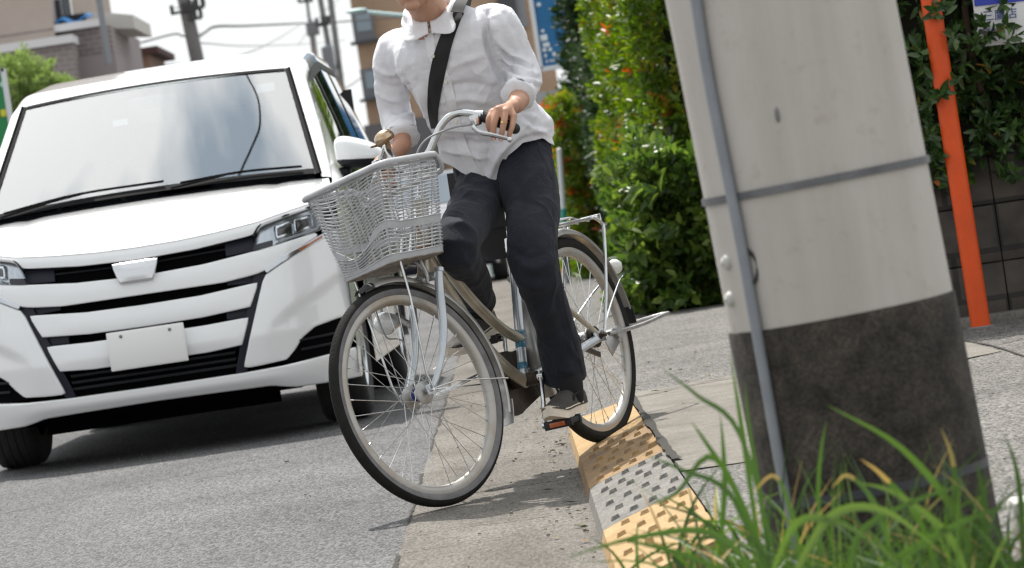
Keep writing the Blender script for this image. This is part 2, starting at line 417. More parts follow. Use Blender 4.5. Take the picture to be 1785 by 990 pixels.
# grit and leaf litter along the gutter edge, cracks across the gutter slabs
b = MB(); rl_ = random.Random(3)
for k in range(330):
    y = rl_.uniform(5.5, 16); q = rl_.random()
    x = .105 - rl_.expovariate(18) if q < .45 else (rl_.uniform(-.37, .1) if q < .6 else (rl_.uniform(-2.5, -.4) if q < .75 else rl_.uniform(.4, 2.4)))
    z = .0 if x < -.38 else (.002 if x < .12 else .105)
    s_ = rl_.uniform(.0015, .0048) * (1.6 if rl_.random() < .08 else 1)
    b.box((x, y, z + s_ * .4), (s_ * rl_.uniform(.8, 2), s_ * rl_.uniform(.8, 2), s_), rot=Matrix.Rotation(rl_.uniform(0, 3), 3, 'Z'))
tag(b.build('grit', mat('grit', (.13, .12, .10), .95, col2=(.30, .27, .23), scale=3), smooth=0), kind='stuff')
b = MB()
for k in range(70):
    y = rl_.uniform(6, 15); x = .10 - rl_.expovariate(14); z = .004
    if rl_.random() < .3: x, z = rl_.uniform(.38, .75), .112
    a = rl_.uniform(0, 6.3); l_ = rl_.uniform(.010, .024); w_ = l_ * .45; c_, s_ = math.cos(a), math.sin(a)
    P4 = [(-l_, 0, .001), (0, w_, .006), (l_, 0, .003), (0, -w_, .004)]
    b.add([(x + px_ * c_ - py_ * s_, y + px_ * s_ + py_ * c_, z + pz_) for px_, py_, pz_ in P4], [(0, 1, 2, 3)])
tag(b.build('leaf_litter', mat('dry leaf', (.16, .10, .05), .9, col2=(.09, .10, .03), scale=2), smooth=0), kind='stuff')
for pts in (((-.37, 9.05), (-.2, 9.1), (-.05, 9.06), (.11, 9.12)), ((-.37, 8.62), (-.25, 8.64), (-.1, 8.60)), ((-.37, 11.2), (-.1, 11.25), (.11, 11.2)), ((-.30, 10.3), (-.15, 10.36), (.02, 10.33))):
    strip('gutter_crack', [(x, y, 0) for x, y in pts], 0.006, 0.0042)

# broken open joint between asphalt and gutter
y = 6.0
while y < 22:
    ln = rl_.uniform(.25, .9)
    if rl_.random() < .8: strip('road_joint', [(-.379 + .008 * noise.noise((yy * 2.1, 0, 0)) + .006 * noise.noise((yy * 9.0, 3, 0)), yy, 0) for yy in (y, y + ln * .33, y + ln * .66, y + ln)], rl_.uniform(.005, .013), .0012)
    y += ln + rl_.uniform(.02, .15)
# ------------------------------------------------------------------ far street: houses, poles, wires, signs, car
M_BEIGE = mat('beige render wall', (0.40, 0.335, 0.295), 0.9, col2=(0.45, 0.385, 0.345), scale=.8, spec=.2)
M_TILE = mat('grey brown wall tile', (0.205, 0.175, 0.165), 0.7, spec=.3)
def tile_mat(name, c1, c2, mortar, sc, bw, bh):
    m = bpy.data.materials.new(name); m.use_nodes = True; t = m.node_tree; b = t.nodes['Principled BSDF']; b.inputs['Roughness'].default_value = .75; nn = t.nodes.new; L = t.links.new
    tcn = nn('ShaderNodeTexCoord'); mp = nn('ShaderNodeMapping'); mp.inputs['Rotation'].default_value = (R(90), 0, 0); L(tcn.outputs['Object'], mp.inputs[0])
    br = nn('ShaderNodeTexBrick'); L(mp.outputs[0], br.inputs[0]); br.inputs['Color1'].default_value = (*c1, 1); br.inputs['Color2'].default_value = (*c2, 1); br.inputs['Mortar'].default_value = (*mortar, 1)
    br.inputs['Scale'].default_value = sc; br.inputs['Brick Width'].default_value = bw; br.inputs['Row Height'].default_value = bh; br.inputs['Mortar Size'].default_value = .012
    L(br.outputs[0], b.inputs['Base Color']); return m
M_TILE = tile_mat('grey brown wall tile', (0.20, 0.170, 0.165), (0.235, 0.20, 0.195), (0.30, 0.27, 0.265), 1, .22, .09)
M_BRICK = tile_mat('tan facade tile', (0.40, 0.275, 0.185), (0.345, 0.235, 0.155), (0.28, 0.20, 0.14), 1, 1.2, .42)
M_WLEDGE = mat('white coping', (0.66, 0.65, 0.66), .7)
M_GLASSD = mat('dark window', (0.03, 0.04, 0.05), .08, coat=.6)
M_GREYW = mat('grey shutter', (0.22, 0.23, 0.25), .6)
M_CONC = mat('weathered pole concrete', (0.155, 0.15, 0.15), .9, col2=(0.20, 0.195, 0.195), scale=3)
M_WIRE = mat('black cable', (0.03, 0.03, 0.032), .7)
M_TARP = mat('blue tarpaulin', (0.02, 0.21, 0.55), .5)
M_CANOPY = mat('pale canopy', (0.52, 0.50, 0.46), .8)
M_STEELD = mat('dark grey steel', (0.06, 0.062, 0.068), .6, .3)

def rd(x, y):
    dx, dy = x - 892.5, y - 495.0
    return _cr * dx - _sr * dy, _sr * dx + _cr * dy
def XZ(x, y, Y):
    p = at(x, y, Y); return p.x, p.z
def bx(b, p1, p2, Y, depth, **k):
    (x0, z1), (x1, z0) = XZ(*p1, Y), XZ(*p2, Y)
    b.box(((x0 + x1) / 2, Y + depth / 2, (z0 + z1) / 2), (abs(x1 - x0), depth, abs(z1 - z0)), **k)

# beige and tiled apartment house on the left
YB = 60.0
H1 = empty('apartment_house', (-6.5, YB, 0), 'beige apartment house with grey tiled balconies behind the van', 'house'); H1.location = (0, 0, 0)
xw, _ = XZ(92, 40, YB)
b = MB(); b.box((xw - 4.0, YB + 5, 4.8), (8.0, 10, 9.6)); b.build('wall', M_BEIGE, H1)
b = MB(); b.box((xw - 4.0, YB - .004, XZ(60, 55, YB)[1]), (8.0, .02, .02)); b.build('wall_joint', M_TILE, H1)
x0, z0 = XZ(137, 71, YB); b = MB(); b.box(((x0 + xw - 8) / 2, YB - .45, z0), (x0 - xw + 8, .9, .14)); b.build('balcony_coping', M_WLEDGE, H1)
b = MB(); b.box(((x0 + xw - 3.2) / 2, YB - .38, (z0 - .07) / 2), (x0 - xw + 3.2 - .06, .80, z0 - .07)); b.build('balcony_wall', M_TILE, H1)
x1, z1 = XZ(182, 128, YB); b = MB(); b.box(((x0 + x1) / 2 + .1, YB + .6, (z0 - .30) / 2), (x1 - x0 + .3, 1.6, z0 - .30)); b.build('balcony_return', mat('mauve grey render', (.27, .235, .235), .9), H1)
x2, z2 = XZ(172, 40, YB); b = MB(); b.box(((xw + x2) / 2, YB + .5, z2 + .02), (x2 - xw, .9, .13)); b.build('balcony_coping', M_WLEDGE, H1)
x3 = XZ(196, 90, YB)[0]; b = MB(); b.box(((xw + x3) / 2, YB + 1.0, (z2 - .05) / 2), (x3 - xw, 1.5, z2 - .05)); b.build('balcony_wall', M_TILE, H1)
b = MB(); bx(b, (90, 0), (128, 46), YB + .7, .2); b.build('window', M_GLASSD, H1)
b = MB(); bx(b, (104, -6), (112, 44), YB + .6, .06); b.build('curtain', mat('white curtain', (.5, .48, .46), .9), H1)
b = MB(); b.grid(lambda u, v: Vector((XZ(94, 40, YB)[0] + u * .62, YB + .15 + .5 * v, z2 + .13 + .05 * math.sin(u * 9) + .07 * v)), 14, 4); b.build('tarpaulin', M_TARP, H1, solid=.03)
b = MB(); bx(b, (108, 28), (148, 37), YB + .6, .3); b.build('bundle', mat('dark bundle', (.03, .03, .032), .9), H1)
b = MB(); (xa, za), (xb_, zb_) = XZ(128, 12, YB), XZ(222, 30, YB)
b.loft([[Vector((xa, YB + 1, za)), Vector((xa, YB + 4, za)), Vector((xa, YB + 4, za - .33)), Vector((xa, YB + 1, za - .33))], [Vector((xb_, YB + 1, zb_ + .10)), Vector((xb_, YB + 4, zb_ + .10)), Vector((xb_, YB + 4, zb_ - .14)), Vector((xb_, YB + 1, zb_ - .14))]]); b.build('roof', M_CANOPY, H1)
b = MB(); bx(b, (183, 52), (214, 128), YB + 2.0, 4.0); b.box(((XZ(183, 60, YB)[0] + XZ(213, 60, YB)[0]) / 2, YB + 4, 1.9), (.30, 3.9, 3.8)); b.build('stair_block', mat('mauve grey render', (.27, .235, .235), .9), H1)
b = MB(); bx(b, (188, 56), (206, 116), YB + 1.93, .1); b.build('window', mat('grey louvre', (.10, .115, .13), .5), H1)
b = MB(); b.tube([at(171, -10, YB - .6), at(190, 112, YB - .6)], .055, 10); b.build('drain_pipe', M_GREYW, H1)
H2 = empty('brown_house', (-5.5, 75, 0), 'small brown house with a dark tiled roof beside the tiled balconies', 'house'); H2.location = (0, 0, 0)
b = MB(); (xa, za) = XZ(218, 98, 75); b.box((xa - .8 + .24, 77, za / 2), (2.1, 3.5, za)); b.build('wall', mat('brown timber wall', (.22, .14, .105), .9), H2)
b = MB(); b.box((xa - .8 + .27, 77, za + .06), (2.5, 4, .14)); b.box((xa - .8, 77, za + .20), (1.9, 3.4, .16)); b.build('roof', mat('dark red roof tile', (.055, .022, .02), .8), H2)

# tan apartment block closing the street
YA = 170.0; S35 = YA / FPX
A1 = empty('apartment_block', (0, YA, 0), 'tan tiled apartment block with grey window bays at the far end of the street', 'building'); A1.location = (0, 0, 0)
(xl, _), (xr, _) = XZ(628, 120, YA), XZ(960, 60, YA)
ZT = XZ(760, -120, YA)[1]
b = MB(); b.box(((xl + xr) / 2, YA + 6, ZT / 2), (xr - xl, 12, ZT)); b.build('wall', M_BRICK, A1)
for (px_, py_) in ((634, 46), (650, 145), (619, -50), (672, 240), (688, 330)):
    cx_, cz_ = XZ(px_, py_, YA); 
    b = MB(); b.box((cx_, YA - .35, cz_), (1.05, .8, 1.45)); fr_ = b.build('window_bay', mat('bay frame grey', (.12, .125, .14), .6), A1)
    b = MB(); b.box((cx_ + .05, YA - .78, cz_ + .15), (.72, .06, .85)); b.build('pane', mat('grey blue pane', (.20, .25, .29), .15), fr_)
    b = MB(); b.box((cx_ - .05, YA - .5, cz_ - .80), (1.35, 1.1, .12)); b.build('balcony_slab', M_STEELD, fr_)
for (px_, py_) in ((916, 20), (930, 112), (904, -70)):
    cx_, cz_ = XZ(px_, py_, YA); b = MB(); b.box((cx_ - .25, YA - .05, cz_), (.55, .2, 1.5)); b.build('window', M_GREYW, A1)
cx_, cz_ = XZ(885, 20, YA); b = MB(); b.box((cx_, YA - .2, cz_ - 4), (.9, .5, 18)); b.build('stair_shaft', M_STEELD, A1)
b = MB(); cx_, cz_ = XZ(668, 238, YA); b.box((cx_ + 1.0, YA - 1.2, cz_ - 1.6), (3.6, 2.4, 4.4)); b.build('porch', mat('porch grey', (.11, .105, .11), .8), A1)
# pale building hazy behind the van roof
H3 = empty('pale_house', (-8, 230, 0), 'pale blue gabled house top far behind the van roof', 'house'); H3.location = (0, 0, 0)
xa, za = XZ(515, 96, 230); b = MB(); b.box((xa - 1, 234, za / 2), (2.6, 7, za)); b.build('wall', mat('pale blue render', (.40, .46, .53), .9), H3)
b = MB(); b.box((xa - 1, 234, za + .1), (3.0, 7.6, .2)); b.build('roof', mat('pale roof', (.45, .49, .53), .8), H3)

# utility poles with arms, transformers
def upole(label, p_top, p_bot, Y, r_, arms=(), cans=()):
    a, c = at(*p_top, Y), at(*p_bot, Y)
    d = (a - c).normalized(); base = c - d * (c.z / d.z); top = a + d * 2.0
    P = empty('utility_pole', base, label, 'utility pole', 'utility poles along the street'); P.location = (0, 0, 0)
    b = MB(); b.tube([base, top], [r_ * 1.12, r_ * .92], 14); b.build('shaft', M_CONC, P)
    for (x0, y0, x1, y1, t) in arms:
        b = MB(); b.tube([at(x0, y0, Y - r_ - .05), at(x1, y1, Y - r_ - .05)], t, 6)
        for q in (.06, .5, .94): 
            e = at(x0 + (x1 - x0) * q, y0 + (y1 - y0) * q, Y - r_ - .05); b.tube([e, e + Vector((0, 0, 4.5 * t))], t * 1.1, 6)
        b.build('cross_arm', M_STEELD, P)
    for (x, y, w_, h_) in cans:
        c_ = at(x, y, Y - r_ - w_ * 1.1); b = MB(); b.lathe([(0, -h_ / 2), (w_ * .9, -h_ / 2), (w_, -h_ / 2 + .05), (w_, h_ / 2 - .05), (w_ * .8, h_ / 2), (0, h_ / 2 + .04)], c_, (0, 0, 1), 16); b.tube([c_ + Vector((0, 0, h_ / 2)), c_ + Vector((0, 0, h_ / 2 + .18))], .05, 6); b.build('transformer', mat('transformer grey', (.17, .18, .20), .6), P)
    for k in range(8):
        b = MB(); e = base.lerp(top, .3 + .075 * k); b.tube([e + Vector((-r_ * 1.6, -r_ * .5, 0)), e + Vector((r_ * 1.6, -r_ * .5, 0))], .012, 5); b.build('step_bolt', M_STEELD, P)
    return P
upole('thick grey utility pole with short arms rising behind the van roof', (321, 0), (345, 110), 77, .155, ((298, 24, 342, 14, .04), (330, 18, 356, 10, .05), (330, 34, 352, 30, .04)), ())
upole('tall thin utility pole just right of the van, in front of the tan block', (576, 0), (607, 240), 150, .135, ((545, 122, 592, 116, .06),), ())
upole('short dark utility pole carrying a transformer beside the taller thin pole', (566, 42), (600, 235), 140, .12, ((552, 45, 575, 40, .07),), ((573, 105, .24, 1.15),))
upole('faint far utility pole with a transformer drum below the wires', (535, 0), (548, 110), 190, .09, ((520, 3, 545, 1, .08),), ((545, 50, .36, .75),))
upole('faint far utility pole low behind the van roof', (553, 105), (560, 160), 240, .10, ((545, 118, 566, 114, .08),), ())
def wire(pts, r_, label):
    P = []
    for (x, y, Y) in pts: P.append(at(x, y, Y))
    b = MB(); b.tube(cr(P, 8), r_, 6); tag(b.build('overhead_cable', M_WIRE), label, 'cable', 'overhead cables')
wire([(-60, 168, 70), (120, 104, 73), (235, 77, 76), (300, 60, 77), (318, 62, 77), (336, 68, 77)], .020, 'black overhead cable from the thick pole down to the left, over the brown house')
wire([(345, 66, 77), (358, 56, 80), (378, 46, 84), (430, 45, 100), (520, 41, 130), (560, 40, 140), (620, 36, 150), (700, 30, 158)], .032, 'thick black overhead cable from the thick pole to the transformer pole and the tan block')
wire([(340, 108, 77), (420, 96, 95), (480, 70, 130), (522, 44, 185)], .014, 'thin cable slanting up from the van roof to the drum transformer')
wire([(225, 118, 76), (330, 110, 90), (430, 103, 120), (552, 92, 240)], .016, 'thin low cable just above the van roof')
wire([(350, 75, 77), (440, 80, 110), (545, 76, 190), (600, 70, 165)], .013, 'thin level cable halfway between the van roof and the thick cable')
wire([(597, 156, 150), (615, 146, 160), (640, 128, 168)], .028, 'short cable from the thin pole across to the window bays')
wire([(520, 78, 190), (552, 34, 200), (600, -10, 210)], .016, 'thin cable rising to the top edge past the faint far pole')

# street lamp: arm reaching in from behind the rider
SLm = empty('street_lamp', (0, 40, 0), 'pale turquoise street lamp arm reaching left behind the rider', 'street lamp'); SLm.location = (0, 0, 0)
YL = 48; M_TURQ = mat('pale turquoise paint', (.42, .56, .56), .5)
pb = at(800, 60, YL)
b = MB(); b.tube([Vector((pb.x, YL, 0)), Vector((pb.x, YL, pb.z))] + cr([(pb.x, YL, pb.z), at(780, 32, YL), at(740, 29, YL), at(690, 26, YL), at(640, 21, YL)], 5)[1:], [.06, .055, .035, .03, .03, .03, .028], 10); b.build('lamp_post', M_TURQ, SLm)
b = MB(); c_ = at(622, 19, YL); b.ball((0, 0, 0), (.155, .085, .035), 18); b.v = [c_ + Matrix.Rotation(R(0), 3, 'Y') @ p for p in b.v]; b.build('lamp_head', M_TURQ, SLm, smooth=60)

# blue hoarding on the right, behind the conifer
YS = 50.0
BB = empty('blue_signboard', (1, YS, 0), 'tall blue signboard with small white marks behind the dark conifer', 'signboard'); BB.location = (0, 0, 0)
(xa, za), (xb_, _) = XZ(946, 117, YS), XZ(1030, 105, YS)
M_BLUE = mat('sign blue', (.008, .125, .30), .4)
b = MB(); b.box(((xa + xb_) / 2 + .2, YS, za + 2.5), (xb_ - xa + .4, .15, 5.0)); b.build('board', M_BLUE, BB)
b = MB(); b.box((xa - .03, YS - .02, za + 2.5), (.06, .22, 5.06)); b.box(((xa + xb_) / 2 + .2, YS - .02, za - .03), (xb_ - xa + .46, .22, .06)); b.build('board_frame', mat('pale sign frame', (.62, .64, .66), .5), BB)
b = MB(); b.box((xa + .9, YS + .1, za / 2), (.25, .25, za)); b.box((xa + .45, YS + .2, za / 2 - .1), (1.2, .15, za - .5)); b.build('sign_post', mat('sign base grey', (.35, .36, .37), .8), BB)
b = MB()
for (x, y, w_, h_) in ((939, 8, .06, .05), (946, 54, .045, .045), (948, 66, .10, .09), (952, 78, .10, .06), (949, 87, .06, .05), (959, 86, .05, .05), (966, 94, .05, .06), (951, 97, .035, .05), (953, 107, .025, .04)):
    c_ = at(x, y, YS - .085); b.box(c_, (w_, .012, h_), bev=.004)
for k in range(5): b.box(at(958.5 + 2.6 * k, 106 - .4 * k, YS - .085), (.014, .012, .035))
b.build('sign_marks', mat('sign white', (.66, .72, .75), .5), BB)

# green shop sign at the left edge
GS = empty('green_sign', (-5, 34, 0), 'green sign panel with pale frame at the left edge, beside the bush', 'signboard'); GS.location = (0, 0, 0)
YG_ = 33.0; (xa, za), (xb_, zb_) = XZ(9, 128, YG_), XZ(21, 206, YG_)
xe = (xa + xb_) / 2; M_GRN = mat('sign green', (.004, .20, .055), .4)
b = MB(); b.box((xe - .40, YG_, za - .35), (.74, .10, .74)); b.build('board', M_GRN, GS)
b = MB(); b.box((xe - .015, YG_, za - .35), (.035, .14, .80)); b.box((xe - .40, YG_, za + .035), (.80, .14, .035)); b.box((xe - .40, YG_, za - .735), (.80, .14, .035)); b.box((xe - .785, YG_, za - .35), (.035, .14, .80)); b.build('board_frame', mat('pale sign frame', (.62, .64, .66), .5), GS)
b = MB(); b.box((xe - .40, YG_ + .02, (za - .75) / 2), (.10, .10, za - .75)); b.build('sign_post', M_STEELD, GS)
b = MB(); b.box(at(6, 197, YG_ - .06), (.055, .01, .07), bev=.01); b.build('sign_mark', mat('sign yellow', (.60, .55, .03), .5), GS)
b = MB(); b.box(at(4, 147, YG_ - .06), (.05, .01, .05), bev=.01); b.build('sign_mark', mat('sign mint', (.35, .62, .50), .5), GS)

# white post with a teal band by the hedge
WPn = empty('marker_post', (0.6, 33.8, 0), 'slim white post with a teal band standing by the red-tipped hedge', 'post'); WPn.location = (0, 0, 0)
p0, p1 = at(991, 494, 33.8), at(975, 262, 33.8)
b = MB(); b.tube([p0, p1], .026, 12); b.ball(p1, .027, 10); b.build('post', mat('white post paint', (.62, .65, .68), .5), WPn)
b = MB(); b.tube([p0, p0.lerp(p1, .40)], .0285, 12); b.build('post_sleeve', mat('grey post sleeve', (.16, .17, .18), .6), WPn)
b = MB(); b.tube([p0.lerp(p1, .46), p0.lerp(p1, .56)], .031, 12); b.build('post_band', mat('teal band', (.02, .26, .22), .5), WPn)

# dark car far down the road
CAR = empty('parked_car', (-.86, 43, 0), 'dark navy car stopped down the road behind the rider', 'car')
M_DKC = mat('dark navy car paint', (.008, .010, .022), .25, coat=1.0)
b = MB(); rings = []
for (y, zb, zt, hw, zs) in ((0, .34, .70, .62, .6), (.06, .24, .82, .74, .7), (.3, .22, .92, .80, .8), (1.0, .22, 1.0, .84, .9), (1.15, .22, 1.04, .84, .9)):
    rings.append([Vector((hw * .96, y, zb)), Vector((hw, y, zs * .75)), Vector((hw * .97, y, zs)), Vector((hw * .82, y, zt)), Vector((-hw * .82, y, zt)), Vector((-hw * .97, y, zs)), Vector((-hw, y, zs * .75)), Vector((-hw * .96, y, zb))])
for (y, zt, hw) in ((1.9, 1.48, .62), (3.0, 1.52, .62), (3.9, 1.05, .70), (4.1, .9, .72)):
    rings.append([Vector((.82, y, .22)), Vector((.85, y, .68)), Vector((.83, y, .92)), Vector((hw, y, zt)), Vector((-hw, y, zt)), Vector((-.83, y, .92)), Vector((-.85, y, .68)), Vector((-.82, y, .22))])
b.loft(rings); b.build('body', M_DKC, CAR, smooth=35)
b = MB(); b.grid(lambda u, v: Vector(((.76 - .17 * v) * (2 * u - 1), 1.20 + .64 * v, 1.075 + .37 * v)), 8, 4); b.build('windscreen', M_SIDEG if 'M_SIDEG' in globals() else M_GLASSD, CAR)
for s in (1, -1):
    b = MB(); b.box((s * .60, .045, .66), (.30, .10, .13), bev=.03); b.build('headlight', mat('pale lamp', (.55, .57, .6), .1, coat=1), CAR)
    for y in (.75, 3.3):
        b = MB(); b.lathe([(0, .0), (.19, 0), (.30, .01), (.31, .05), (.31, .17), (.30, .20), (0, .2)], (s * .64, y, .31), (s, 0, 0), 24); wl = b.build('wheel', M_RUB if 'M_RUB' in globals() else M_WIRE, CAR)
        b = MB(); b.lathe([(0, .205), (.19, .205), (.20, .19)], (s * .64, y, .31), (s, 0, 0), 24); b.build('rim', mat('grey rim', (.35, .35, .36), .4, .7), wl)
    b = MB(); b.grid(lambda u, v: Vector((s * (.845 - .20 * v), 1.5 + .5 * v + 2.0 * u - .5 * u * v, .97 + .45 * v)), 6, 3); b.build('side_window', M_GLASSD, CAR)
b = MB(); b.box((0, -.015, .42), (1.0, .05, .16), bev=.02); b.build('grille', M_WIRE, CAR)
b = MB(); b.box((0, -.05, .40), (.33, .012, .165), bev=.003); b.build('number_plate', mat('pale plate', (.6, .6, .6), .5), CAR)
# ------------------------------------------------------------------ white minivan
M_WHITE = mat('white car paint', (0.80, 0.81, 0.82), 0.22, coat=1.0, spec=0.5)
M_BLK = mat('black plastic trim', (0.008, 0.009, 0.012), 0.45, spec=.25)
M_NAVY = mat('dark grille surround', (0.010, 0.012, 0.022), 0.38, spec=.3)
M_VOID = mat('dark grille opening', (0.003, 0.003, 0.0035), 0.9, spec=.03)
M_RUB = mat('tyre rubber', (0.018, 0.018, 0.019), 0.8, col2=(0.028, 0.027, 0.026), scale=30)
M_CHR = mat('chrome', (0.85, 0.86, 0.88), 0.07, 1.0)
M_SIL = mat('satin silver', (0.62, 0.63, 0.65), 0.25, 1.0)
M_PLATE = mat('blank plate', (0.80, 0.80, 0.79), 0.45)
M_LENS = glass_mat('lamp lens', (0.93, 0.95, 0.97), boost=1.2)
M_LAMPIN = mat('lamp reflector', (0.55, 0.57, 0.6), 0.15, 0.9)
M_PROJ = mat('projector lens', (0.06, 0.05, 0.05), 0.03, 0.0, coat=1.0)
M_AMBER = mat('amber lens', (0.35, 0.09, 0.02), 0.15, coat=0.6)
M_WSG = glass_mat('windscreen glass', (0.62, 0.68, 0.68), ior=1.55, boost=3.1)
M_SIDEG = mat('tinted side glass', (0.006, 0.007, 0.008), 0.02, coat=1.0, spec=0.9)
M_INT = mat('cabin trim', (0.035, 0.034, 0.036), 0.8)
M_SEAT = mat('seat cloth', (0.05, 0.05, 0.055), 0.9)

VAN = empty('minivan', (-1.567, 14.62, 0), 'white minivan with slatted grille and blank plate driving towards the cyclist', 'van', rotz=R(-1.5))
def vf(x, z):
    x = abs(x)
    v = .10 * (x / .85) ** 2 + .24 * max(0, (x - .5) / .35) ** 2.2
    return v + float(np.interp(z, [.1, .2, .3, .45, .6, .8, .95, 1.0], [.10, .06, .015, 0, .02, .06, .11, .15]))
def resamp(P, n):
    P = [Vector((p[0], p[1], 0)) for p in P]
    d = [0]
    for a, b_ in zip(P, P[1:]): d.append(d[-1] + (b_ - a).length)
    out = []
    for k in range(n + 1):
        s = d[-1] * k / n
        j = max(i for i in range(len(d) - 1) if d[i] <= s + 1e-9) if d[-1] else 0
        q = (s - d[j]) / max(1e-9, d[j + 1] - d[j]); out.append(P[j].lerp(P[j + 1], q))
    return out
def patch(b, top, bot, off=0.0, thick=0.03, nu=24, nv=6, bulge=0.0, rnd_=0.008, fn=None):
    """A panel of the fascia between two (x, z) curves, rounded over at its rim, with real thickness."""
    fn = fn or vf
    T, B = resamp(top, nu), resamp(bot, nu)
    ends = ((T[0] + B[0]) / 2, (T[-1] + B[-1]) / 2)
    for i in range(nu + 1):
        k = rnd_ * (1 - 2 * i / nu)
        T[i] = T[i] + Vector((k, -rnd_, 0)); B[i] = B[i] + Vector((k, rnd_, 0))
    G = []
    for j in range(nv + 1):
        G.append([T[i].lerp(B[i], j / nv) for i in range(nu + 1)])
    def pos(p, d): return Vector((p.x, fn(p.x, p.y) + d, p.y))
    verts = []; idx = {}
    for j in range(nv + 1):
        for i in range(nu + 1):
            s, t = i / nu, j / nv
            idx[(i, j)] = len(verts)
            verts.append(pos(G[j][i], off + rnd_ * (1 if i in (0, nu) or j in (0, nv) else 0) * 0.0 - bulge * math.sin(math.pi * t) * min(1, 6 * s, 6 * (1 - s))))
    faces = [(idx[i, j], idx[i + 1, j], idx[i + 1, j + 1], idx[i, j + 1]) for j in range(nv) for i in range(nu)]
    loop = [(i, 0) for i in range(nu)] + [(nu, j) for j in range(nv)] + [(i, nv) for i in range(nu, 0, -1)] + [(0, j) for j in range(nv, 0, -1)]
    c = sum((G[nv // 2][nu // 2] for _ in (0,)), Vector((0, 0, 0)))
    prev = [idx[q] for q in loop]
    L_ = len(loop)
    loopP = [G[q[1]][q[0]] for q in loop]
    for k_, (gx, gd) in enumerate(((0.45, 0.10), (0.85, 0.45), (1.0, 1.0), (1.0, thick / max(rnd_, 1e-4)))):
        cur = []
        for n_ in range(L_):
            p = loopP[n_]; a, d = loopP[n_ - 1], loopP[(n_ + 1) % L_]
            t = (d - a); nrm = Vector((-t.y, t.x, 0)); nrm = nrm.normalized() if nrm.length > 1e-9 else Vector((0, 0, 0))
            q = p + nrm * (rnd_ * gx)
            cur.append(len(verts)); verts.append(pos(q, off + rnd_ * gd))
        for n_ in range(L_):
            faces.append((prev[n_], cur[n_], cur[(n_ + 1) % L_], prev[(n_ + 1) % L_]))
        prev = cur
    b.add(verts, faces)
def mir(P): return [(-x, z) for x, z in reversed(P)]
def sym(P):  # right half from x=0 outwards -> full curve, left to right
    return [(-x, z) for x, z in reversed(P) if x > 1e-6] + list(P)

# grille backing, surround and slats
b = MB(); patch(b, sym([(0, .90), (.55, .93)]), sym([(0, .285), (.40, .29)]), off=0.055, thick=0.02, nu=30, nv=16)
grille = b.build('grille', M_VOID, VAN, recalc=True)
b = MB()
for z0 in (.335, .362, .39): patch(b, sym([(0, z0 + .006), (.36, z0 + .006)]), sym([(0, z0 - .006), (.355, z0 - .006)]), off=0.03, thick=0.02, nu=16, nv=1, rnd_=0.003)
for z0 in (.845, .822): patch(b, sym([(0, z0 + .004), (.45, z0 + .016)]), sym([(0, z0 - .004), (.45, z0 + .008)]), off=0.045, thick=0.01, nu=16, nv=1, rnd_=0.002)
b.build('grille_slat', M_BLK, grille, recalc=True)
for S in (1, -1):
    b = MB()
    top = [(.486, .735), (.56, .735)]; bot = [(.345, .300), (.392, .300)]
    if S < 0: top, bot = mir(top), mir(bot)
    patch(b, top, bot, off=0.020, thick=0.03, nu=4, nv=14, rnd_=0.004)
    for (za, zb, xa, xb, ta, tb) in ((.800, .868, .37, .50, .808, .868), (.676, .716, .36, .49, .67, .712), (.532, .572, .34, .45, .53, .57)):
        top = [(xa, zb), (xb, tb)]; bot = [(xa, za), (xb, ta)]
        if S < 0: top, bot = mir(top), mir(bot)
        patch(b, top, bot, off=0.038, thick=0.015, nu=4, nv=2, rnd_=0.003)
    b.build('grille_surround', M_NAVY, VAN, recalc=True)
# white grille bars
b = MB()
patch(b, sym([(0, .772), (.28, .782), (.50, .805), (.755, .845)]), sym([(0, .692), (.35, .692), (.49, .706), (.53, .715), (.60, .752), (.76, .828)]), off=-0.004, thick=0.05, nu=44, nv=6, bulge=0.004, rnd_=.006)
b.build('grille_bar', M_WHITE, VAN, recalc=True)
b = MB(); patch(b, sym([(0, .649), (.25, .652), (.494, .672)]), sym([(0, .556), (.25, .559), (.452, .573)]), off=-0.004, thick=0.05, nu=40, nv=6, bulge=0.004, rnd_=.006); b.build('grille_bar', M_WHITE, VAN, recalc=True)
b = MB(); patch(b, sym([(0, .523), (.25, .524), (.436, .531)]), sym([(0, .408), (.25, .408), (.395, .418)]), off=-0.004, thick=0.05, nu=40, nv=6, bulge=0.004, rnd_=.006); b.build('grille_bar', M_WHITE, VAN, recalc=True)
